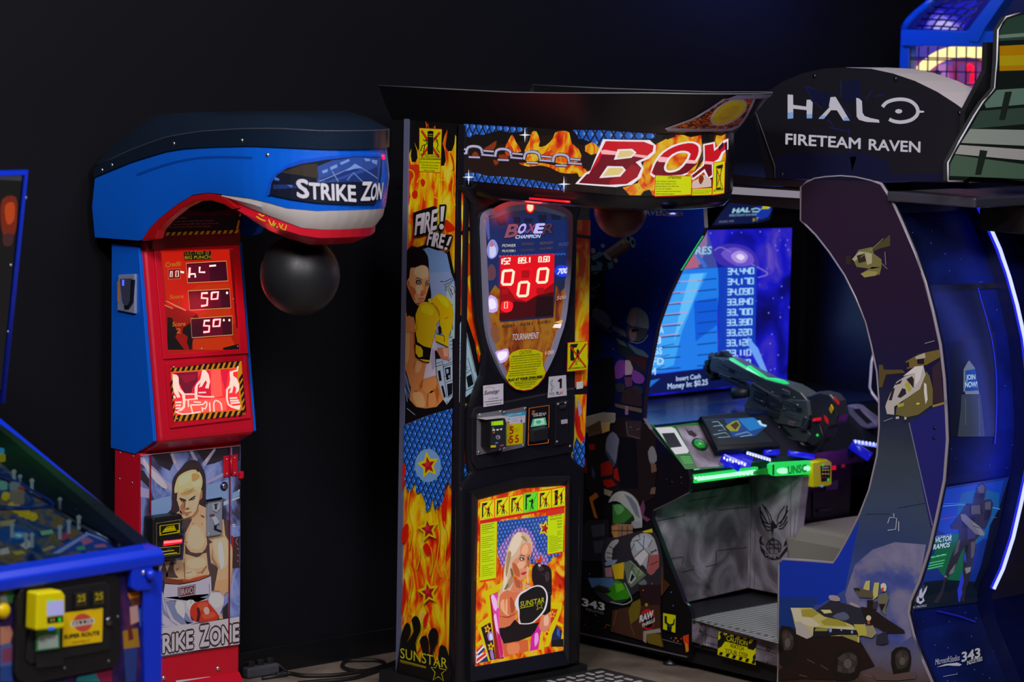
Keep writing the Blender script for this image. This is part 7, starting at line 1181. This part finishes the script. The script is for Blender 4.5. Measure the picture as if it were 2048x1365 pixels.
loft('lockbar', PBL, [[P3(.012, b, c) for b, c in ((-.03, -.05), (-.032, -.018), (-.012, .0), (.045, .006), (.05, -.05))], [P3(-PWD-.012, b, c) for b, c in ((-.03, -.05), (-.032, -.018), (-.012, 0), (.045, .006), (.05, -.05))]], pb, bev=.006)
loft('side_rail', PBL, [[P3(-.012, .045, .008), P3(.016, .045, .008), P3(.016, .045, -.014), P3(-.012, .045, -.014)], [P3(-.012, BK, slope*BK+.008), P3(.016, BK, slope*BK+.008), P3(.016, BK, slope*BK-.014), P3(-.012, BK, slope*BK-.014)]], pb, bev=.003)
mat_grad('rail_reflection', .55, 0, .3, [(0, '#10163a'), (.1, '#081a20'), (.2, '#0c3a1c'), (.3, '#08240f')], .2)  # inner wall's reflections painted as a dim self-lit gradient
IW = Pl(PL0-pe*.014, -pn, (0, 0, 1)); pd = -.10
def on_play(px, py, off=0): return PF.px(px, py, off)
PF = Pl(PL0+V((0, 0, pd)), pe, dr)
a = Art('inner_wall', IW, pb, base=.001); a.p('rail_reflection', [c for p in ((.02, -.002), (.02, pd), (BK, slope*BK+pd), (BK, slope*BK-.01)) for c in ()] or '0 848 40 878 120 942 200 1004 290 1076 300 1086 255 1092 150 1035 0 950').build()
mat_cloud('playfield', .6, [(.25, '#0a1428'), (.4, '#123c7c'), (.5, '#4a5a70'), (.58, '#8a6a3c'), (.68, '#3c5c44'), (.8, '#8a7a90')], 14, 14, 0, 6, 1.2)
slab('playfield_board', 'playfield', [P3(-PWD+.02, .05, pd-.004), P3(-.016, .05, pd-.004), P3(-.016, BK, slope*BK+pd-.004), P3(-PWD+.02, BK, slope*BK+pd-.004)], .02, pb)
a = Art('playfield_art', PF, pb, base=.001)
a.f(0, 820, 2.506)
a.p('e#0a3c78', '0 600 60 580 160 600 190 640 100 670 0 660', sm=2).p('e#3080b0', '50 625 80 612 130 618 130 640 80 648', sm=2).p('e#a8b4c0', '70 630 90 622 115 628 100 640').p('e#8c7c50', '0 560 80 550 60 580 0 585', '210 700 260 680 280 690 220 712').p('e#243c8c', '240 720 430 612 640 690 430 710').p('e#7a88c0', '260 722 430 620 445 628 300 720', '430 612 620 688 600 690 430 622').p('e#a05a80', '400 650 440 640 470 660 420 680', '470 680 520 672 540 688 480 692').p('e#3c8c60', '380 690 420 680 430 700 390 706').p('e#8c2c3c', '290 640 350 600 365 625 310 660').p('e#6a9c74', '200 610 260 600 270 620 210 630').p('e#a08830', '60 712 110 706 130 720 80 730').p('e#a49c98', '100 680 140 650 165 680 130 700', '0 700 40 690 50 720 0 730').build()
for i, (x, y) in enumerate(((30, 432), (60, 485), (85, 495), (112, 515), (140, 525), (168, 535))):
    lathe('target_lamp', 'e#b89c08:.9', PF.px(x/2.506, 820+y/2.506, .02), (-.3, -.8, .4), [(-.01, .012), (0, .013), (.006, .006)], pb, n=10)
WR = 'p#1c3c8c:.25'
tube('wire_ramp', WR, [PF.px(x/2.506, 820+y/2.506, .045) for x, y in ((0, 320), (80, 360), (170, 410), (250, 455), (270, 475), (255, 492), (150, 490), (0, 485))], .004, pb, n=6)
tube('wire_ramp', WR, [PF.px(x/2.506, 820+y/2.506, .03) for x, y in ((0, 340), (80, 378), (160, 425), (235, 465), (250, 480), (150, 500), (0, 500))], .004, pb, n=6)
tube('lane_guide', 'm#8a8c98:.25', [PF.px(x/2.506, 820+y/2.506, .015) for x, y in ((270, 490), (390, 570), (470, 610), (560, 665))], .005, pb, n=6)
for x, y in ((300, 510), (390, 555), (432, 572), (395, 600), (345, 622), (475, 605), (535, 630), (560, 655), (160, 415), (100, 395), (70, 370), (110, 455), (60, 640), (130, 690), (160, 690), (300, 650)):
    lathe('playfield_post', 'e#8c9498:.8' if (x+y) % 3 else 'p#a4a8a8:.3', PF.px(x/2.506, 820+y/2.506, .0), (0, 0, 1), [(0, .005), (.03, .005), (.036, .008), (.042, .004)], pb, n=8)
for x, y, w_, c_ in ((85, 440, .035, 'e#7a6c5c:.8'), (75, 385, .02, 'e#6a7470'), (100, 400, .014, 'e#8a3030'), (10, 380, .02, 'e#5a9080'), (2, 240, .02, 'e#9a8a10'), (0, 205, .014, 'e#3090c0')):
    obox('playfield_toy', c_, PF.px(x/2.506, 820+y/2.506, .04), pe*w_*.5, pn*.015, V((0, 0, w_*.6)), pb, bev=.004)
slab('top_glass', 'g#c8d4d8', [P3(-PWD+.01, .05, -.004), P3(-.012, .05, -.004), P3(-.012, BK, slope*BK-.004), P3(-PWD+.01, BK, slope*BK-.004)], .003, pb)
# front
a = Art('front_artwork', FR, pb, base=.0008)
mat_cloud('pin_front', 0, [(.3, '#120a22'), (.45, '#1c1240'), (.55, '#2c1640'), (.7, '#4a2030')], 12, 12)
a.p('pin_front', '-60 1165 306 1118 306 1400 -60 1440').f(0, 820, 2.506)
a.p('d#4a2c14', '0 860 60 850 80 900 40 960 0 950').p('d#2c5c34', '20 900 70 890 80 960 30 980', sm=1).p('d#6c7468', '0 930 30 920 40 970 0 985').p('d#5c1c20', '170 830 320 805 330 830 180 850').p('d#8a5c48', '0 1090 50 1085 65 1120 50 1170 0 1180', sm=1).p('d#3a4470', '0 1180 60 1170 70 1280 0 1290').p('d#5c2c44', '10 1200 60 1190 60 1260 10 1270').p('d#1c3468', '0 1290 70 1280 60 1365 0 1365')
a.p('d#9c5c10', '640 920 740 905 735 950 650 950').p('d#4a2818', '650 950 720 930 725 975 660 985', sm=1).p('d#94706a', '650 990 690 980 700 1060 655 1080', sm=1).p('d#7c5a18', '615 1110 690 1095 700 1190 620 1200').p('d#4a1c18', '640 1100 660 1095 670 1150 645 1160').p('d#1e2c60', '620 1200 690 1190 680 1365 630 1365').p('d#2c4a78', '690 1000 740 990 735 1080 700 1090').p('d#1c6468', '390 1340 500 1320 515 1365 380 1365', sm=1).p('d#6c1434', '480 1320 560 1300 560 1365 500 1365').build()
cdr = prism('coin_door', 'p#0b0b0d:.4', FR, '60 1168 205 1146 232 1147 243 1160 243 1310 234 1336 60 1370 36 1362 30 1345 34 1195 42 1178', .02, .001, pb, bev=.008)
prism('door_panel', 'p#0f0f12:.45', FR, '68 1185 210 1164 222 1172 222 1300 60 1330 52 1320', .026, .02, cdr, bev=.006)
rb = prism('card_reader', 'p#c4a400:.35', FR, '75 1187 124 1182 131 1192 131 1256 120 1259 72 1263', .075, .026, cdr, bev=.006)
a = Art('reader_screen', FR, rb, base=.076); a.f(0, 820, 2.506).p('e#a0a0d8:.9', '236 962 318 955 320 1028 236 1036').p('d#101014', '236 1042 316 1032 318 1064 238 1072').p('e#10c020:1.0', '292 1044 306 1042 306 1062 294 1064').e('e#20d040', (252, 957, 8, 7, 0)).p('e#2c60d0', '240 1092 272 1088 272 1104 244 1108').l('d#b8a800', 5, '256 1050 256 1062', '270 1048 270 1060').build()
a = Art('owner_sticker', FR, cdr, base=.03); a.f(0, 820, 2.506).p('d#b49008', '318 1020 516 994 512 1163 313 1190').e('d#98382c', (415, 1068, 48, 46, 0)).p('d#c0b8a8', '356 1062 470 1046 472 1072 358 1090').p('d#18181c', '362 1064 466 1050 466 1070 364 1086').text('d#a09a98', 'ELLIS', 370, 1084, 460, 1070, 17, 0, -1, .03).text('d#141008', 'SUPER ROUTE', 322, 1150, 498, 1128, 19, 0, -1, .04).text('d#3a2c08', 'operating co', 360, 1172, 450, 1160, 11).build()
a = Art('bill_sticker', FR, cdr, base=.03); a.f(0, 820, 2.506).p('d#2c6c3c', '180 1112 300 1100 300 1196 178 1212').p('d#94a49c', '192 1140 240 1128 290 1130 294 1190 190 1204', sm=1).p('d#18181a', '180 1225 318 1210 316 1280 182 1296').build()
for x0, x1, y0 in ((374, 442, 905), (462, 530, 896)):
    cs_ = prism('coin_slot', 'p#101013:.3', FR, [x0, y0+14, x1, y0, x1, y0+88, x0, y0+102], .034, .026, cdr, fr=(0, 820, 2.506), bev=.003)
    a = Art('slot_label', FR, cs_, base=.035); a.f(0, 820, 2.506).text('d#8a7c10', '25', x0+16, y0+60, x1-14, y0+54, 34, 0, -1, .02).l('d#5a5010', 3, [x0+14, y0+20, x1-14, y0+16, x1-14, y0+72, x0+14, y0+76], closed=True).build()
lathe('door_lock', 'm#5a5a60:.3', FR.px(216, 1243, .026), -pn, [(0, .014), (.008, .012), (.009, .006)], cdr, n=14)
for x, y in ((143, 1154), (205, 1149), (236, 1235), (218, 1324), (130, 1338)): bolt(FR, x, y, .02, cdr, .006, 'm#4a4a50:.4')
lathe('launch_button', 'p#b89400:.3', FR.px(3, 1222, .0), -pn, [(0, .024), (.012, .022), (.02, .012)], pb, n=18)
# corner bracket, legs, flipper button
for s_ in (0, 1):
    ex = 0.012 if s_ == 0 else -PWD-.012
    for b_ in (0, 1.26):
        c0 = P3(ex, b_-.02 if b_ == 0 else b_, -.1)
        k = -1 if s_ == 0 else 1
        lg = loft('leg', PBL, [[c0+V((0, 0, .03))+pe*(k*.075), c0+V((0, 0, .03)), c0+pn*.075+V((0, 0, .03)), c0+pn*.06+pe*(k*.06)+V((0, 0, .03))], [V((*(c0+pe*(k*.05)).xy, .03)), V((*c0.xy, .03)), V((*(c0+pn*.05).xy, .03)), V((*(c0+pn*.04+pe*(k*.04)).xy, .03))]], pb)
        lathe('leg_foot', 'm#4a4a50:.4', V((*(c0+pn*.02+pe*(k*.02)).xy, 0)), (0, 0, 1), [(0, .03), (.012, .03), (.018, .012), (.04, .012)], lg, n=14)
prism('corner_bracket', PBL, FR, '264 1134 306 1128 308 1170 303 1182 276 1184 264 1178', .028, .002, pb, bev=.006)
for x, y in ((287, 1146),): bolt(FR, x, y, .028, pb, .008, 'm#a8a8b8:.2')
lathe('bracket_knob', PBL, FR.px(298, 1150, .028), -pn, [(0, .016), (.012, .016), (.02, .008)], pb, n=16)
bm = None
prism('flipper_guard', 'e#30c810:.6', Pl(PL0+pe*.02, pe, (0, 0, 1)), '309 1207 322 1204 323 1230 320 1240 323 1256 319 1270 309 1272', -.03, -.05, pb, bev=.003)
for y in (1218, 1262): bolt(Pl(PL0+pe*.02, pe, (0, 0, 1)), 316, y, -.03, pb, .006, 'm#c0c0c4:.3')
# back box
t0, t1 = RS.uv(50, 345), RS.uv(3, 805)
bbx = prism('backbox', 'p#08080c:.35', RS, [t0[0], t0[1], t1[0], t1[1], t1[0]-.25, t1[1], t0[0]-.32, t0[1]], PWD+.06, 0, pb, uvs=True)
c_t, c_b = RS.at(*t0), RS.at(*t1)
tube('backbox_trim', PBL, [c_t-pe*(PWD+.06), c_t, c_b], .012, bbx, n=8)
bv = (c_t-c_b).normalized(); BP = Pl(c_b, pe, bv); a = Art('backglass', BP, bbx, base=.004)
mat_cloud('backglass_print', .8, [(.35, '#030304'), (.5, '#0a0606'), (.62, '#7a2408'), (.75, '#c04810')], 9, 5)
a.p('e#050506', '-560 380 44 352 36 430 2 780 -560 850').p('e#4a1404', '-420 480 -200 440 -60 520 -80 640 -260 700 -420 640', sm=3).p('e#8c3408', '-340 520 -220 500 -160 580 -260 640', sm=3).p('e#101c4a', '-520 700 -300 740 -100 700 -100 770 -520 820', sm=2).p('e#30303a', '-30 345 44 352 43 362 -30 358').p('e#6a1c04', '4 400 32 395 34 440 28 470 12 480 2 450', sm=3).p('e#a83a08', '10 412 28 406 28 440 14 448', sm=3).p('e#3a1c1c', '6 470 26 468 24 490 8 492', sm=2).build()
for x, y in ((52, 396), (22, 531), (17, 664)): bolt(BP, x, y, .006, bbx, .005, 'm#8a8a94:.4')
# ================================================================ basketball machine behind, cords on the floor
HX = 9.97; HPn = PX(HX)
hp_ = thing('basketball_arcade_machine', 'blue caged basketball arcade machine with glowing arch, standing beyond the cabin roof', 'arcade machine', (HX+.4, 8.1, 0))
fr = (1780, 0, 7.582); HB = 'p#0a3c98:.3'
Yl = HPn.px(1800, 90).y; Yr = HPn.px(1975, 90).y-.35; zt = HPn.px(1805, 58).z
box('lower_body', 'p#08102c:.4', (HX, Yr, 0), (HX+.9, Yl, 1.2), hp_)
for y in (Yl-.05, Yr): box('post', HB, (HX, y, 1.2), (HX+.05, y+.05, zt-.01), hp_, bev=.004); box('post', HB, (HX+.85, y, 1.2), (HX+.9, y+.05, zt-.01), hp_, bev=.004)
prism('header_band', HB, HPn, '160 445 1120 470 1600 475 1600 712 1440 712 165 700', .02, -.05, hp_, fr=fr, bev=.005)
mat_cloud('hoop_back', .8, [(.3, '#4a1c90'), (.45, '#7a2c98'), (.55, '#a83070'), (.7, '#6a50c0'), (.85, '#c03050')], 2.2, 2.2)
box('back_board', 'p#2a1040:.5', (HX+.5, Yr+.05, 1.5), (HX+.53, Yl-.05, zt-.05), hp_)
bp_ = Art('lit_backdrop', PX(HX+.12), hp_)
bp_.f(*fr).p('e#5444b8:.8', '300 700 1460 700 1460 1365 1200 1365 700 1100 300 1060').p('e#a04090:.8', '300 960 500 900 800 980 950 1000 1460 940 1460 1365 1000 1365 600 1100 300 1060', sm=0).p('e#8c2c68:.8', '940 920 1440 900 1420 1200 960 1300').p('e#d02878:.9', '420 1060 480 960 600 880 640 900 560 1000 520 1090').p('e#b87ad0:.8', '700 1000 860 960 900 1200 760 1140').p('e#20184c', '640 1090 720 1050 790 1100 760 1140 680 1120', sm=1).p('e#6c3880', '1040 960 1140 950 1140 1260 1040 1230', '1320 980 1420 960 1400 1330 1320 1300').build()
tube('neon_arch', 'e#ffe8a0:1.3', [PX(HX+.08).px(1780+x/7.582, y/7.582) for x, y in ((470, 1070), (540, 1000), (640, 920), (760, 850), (900, 805), (1050, 780), (1200, 775), (1330, 795), (1460, 830), (1600, 880))], .026, hp_, n=10)
tube('neon_arch_rim', 'e#f07028:1.0', [PX(HX+.09).px(1780+x/7.582, y/7.582) for x, y in ((530, 1085), (600, 1010), (700, 950), (820, 890), (960, 850), (1100, 832), (1240, 832), (1460, 885), (1600, 930))], .012, hp_, n=8)
tube('neon_hoop', 'e#ff0838:1.2', [PX(HX+.1).px(1780+x/7.582, y/7.582) for x, y in ((1235, 1260), (1250, 1120), (1250, 1010), (1225, 985), (1190, 985), (1175, 1020), (1170, 1080))], .008, hp_, n=8)
for x in (312, 440, 580, 725, 870, 1010, 1160, 1310, 1440): tube('cage_wire', 'p#100c38:.4', [HPn.px(1780+x/7.582, 712/7.582), HPn.px(1780+(x-14)/7.582, 1365/7.582)], .0035, hp_, n=5)
for y in (885, 915, 1090, 1280): tube('cage_wire', 'p#100c38:.4', [HPn.px(1780+300/7.582, (y-15)/7.582), HPn.px(1780+1600/7.582, (y+12)/7.582)], .003, hp_, n=5)
# domed cage on top
dm = Art('dome_light', PX(HX+.25), hp_)
dm.f(*fr).p('e#0a0a70', '270 440 340 330 480 215 640 60 720 -30 1560 -30 1440 160 1150 470').p('e#1418b0', '420 440 640 180 760 100 1300 -10 1340 100 1100 460', sm=0).p('e#4038d0', '520 430 620 240 760 160 900 220 1060 300 1100 450', sm=2).p('e#8074e0', '560 420 680 260 800 240 960 320 1060 440', sm=2).p('e#c0b4f4', '660 440 720 330 840 310 940 350 1030 450').build()
arc = lambda pts, o: [PX(HX+o).px(1780+x/7.582, y/7.582) for x, y in pts]
tube('cage_rib', HB, arc(((215, 440), (290, 320), (420, 190), (560, 80), (660, -20)), 0), .018, hp_, n=8)
for pts in (((480, 440), (600, 240), (740, 100), (900, -20)), ((620, 445), (760, 250), (920, 110), (1100, -20)), ((760, 450), (900, 270), (1060, 130), (1260, 0)), ((890, 455), (1040, 290), (1200, 150), (1420, 20)), ((1020, 458), (1140, 310), (1330, 140)), ((420, 390), (800, 400), (1120, 430)), ((480, 290), (800, 300), (1160, 330)), ((560, 200), (860, 215), (1240, 240)), ((680, 110), (960, 125), (1340, 140))):
    tube('cage_wire', 'p#0c0c50:.4', arc(pts, .05), .004, hp_, n=5)
prism('cage_side', HB, HPn, '1150 470 1190 440 1560 -40 1760 -40 1440 420 1330 640 1180 620', .03, -.03, hp_, fr=fr)
box('dome_back', 'p#060620:.5', (HX+.27, Yr, zt-.02), (HX+.3, Yl-.12, zt+.26), hp_)
point('hoop_blue_light', (9.5, 8.3, 2.68), 9, (.1, .16, 1), .1)
# cords
cd1 = tube('floor_cable', 'p#0c0a0c:.5', [PZ(.008).px(480+x/6.024, 1200+y/6.024) for x, y in smoothed(pairs('440 900 600 890 750 915 950 918 1150 910 1350 885 1550 850 1720 800 1735 760 1640 733 1450 730 1290 738 1235 780 1250 820 1340 850 1480 860 1640 830 1800 780 1900 740'), 4, False)], .0075, None, n=7)
cd1['label'] = 'looped black power cable on the floor between the two boxing machines'; cd1['category'] = 'cable'
cd2 = tube('floor_cable', 'p#0c0a0c:.5', [PZ(.007).px(480+x/6.024, 1200+y/6.024) for x, y in smoothed(pairs('700 1010 980 985 1200 970 1400 940 1600 880 1760 820 1900 775'), 4, False)], .0085, None, n=7)
cd2['label'] = 'thick black cable running under the looped cable, nearer the bottom edge of the photo'; cd2['category'] = 'cable'
ps = thing('power_strip', 'grey plug block with tangled leads on the floor beside the red column', 'power strip', PZ(0).px(520, 1352))
c = PZ(0).px(518, 1352); obox('strip_body', 'p#3a3a42:.4', c+V((0, 0, .022)), V((.075, 0, 0)), V((0, .03, 0)), V((0, 0, .02)), ps, bev=.008)
for i in range(3): obox('plug', 'p#16161a:.4', c+V((-.045+i*.045, -.002, .05)), V((.014, 0, 0)), V((0, .014, 0)), V((0, 0, .014)), ps, bev=.005)
tube('lead', 'p#1a1a20:.4', [c+V(q) for q in ((-.05, 0, .06), (-.09, .02, .05), (-.12, .05, .01), (-.05, .08, .008), (.05, .05, .05), (.09, .0, .03), (.1, -.04, .008), (.07, -.08, .008), (-.04, -.07, .008))], .006, ps, n=6)
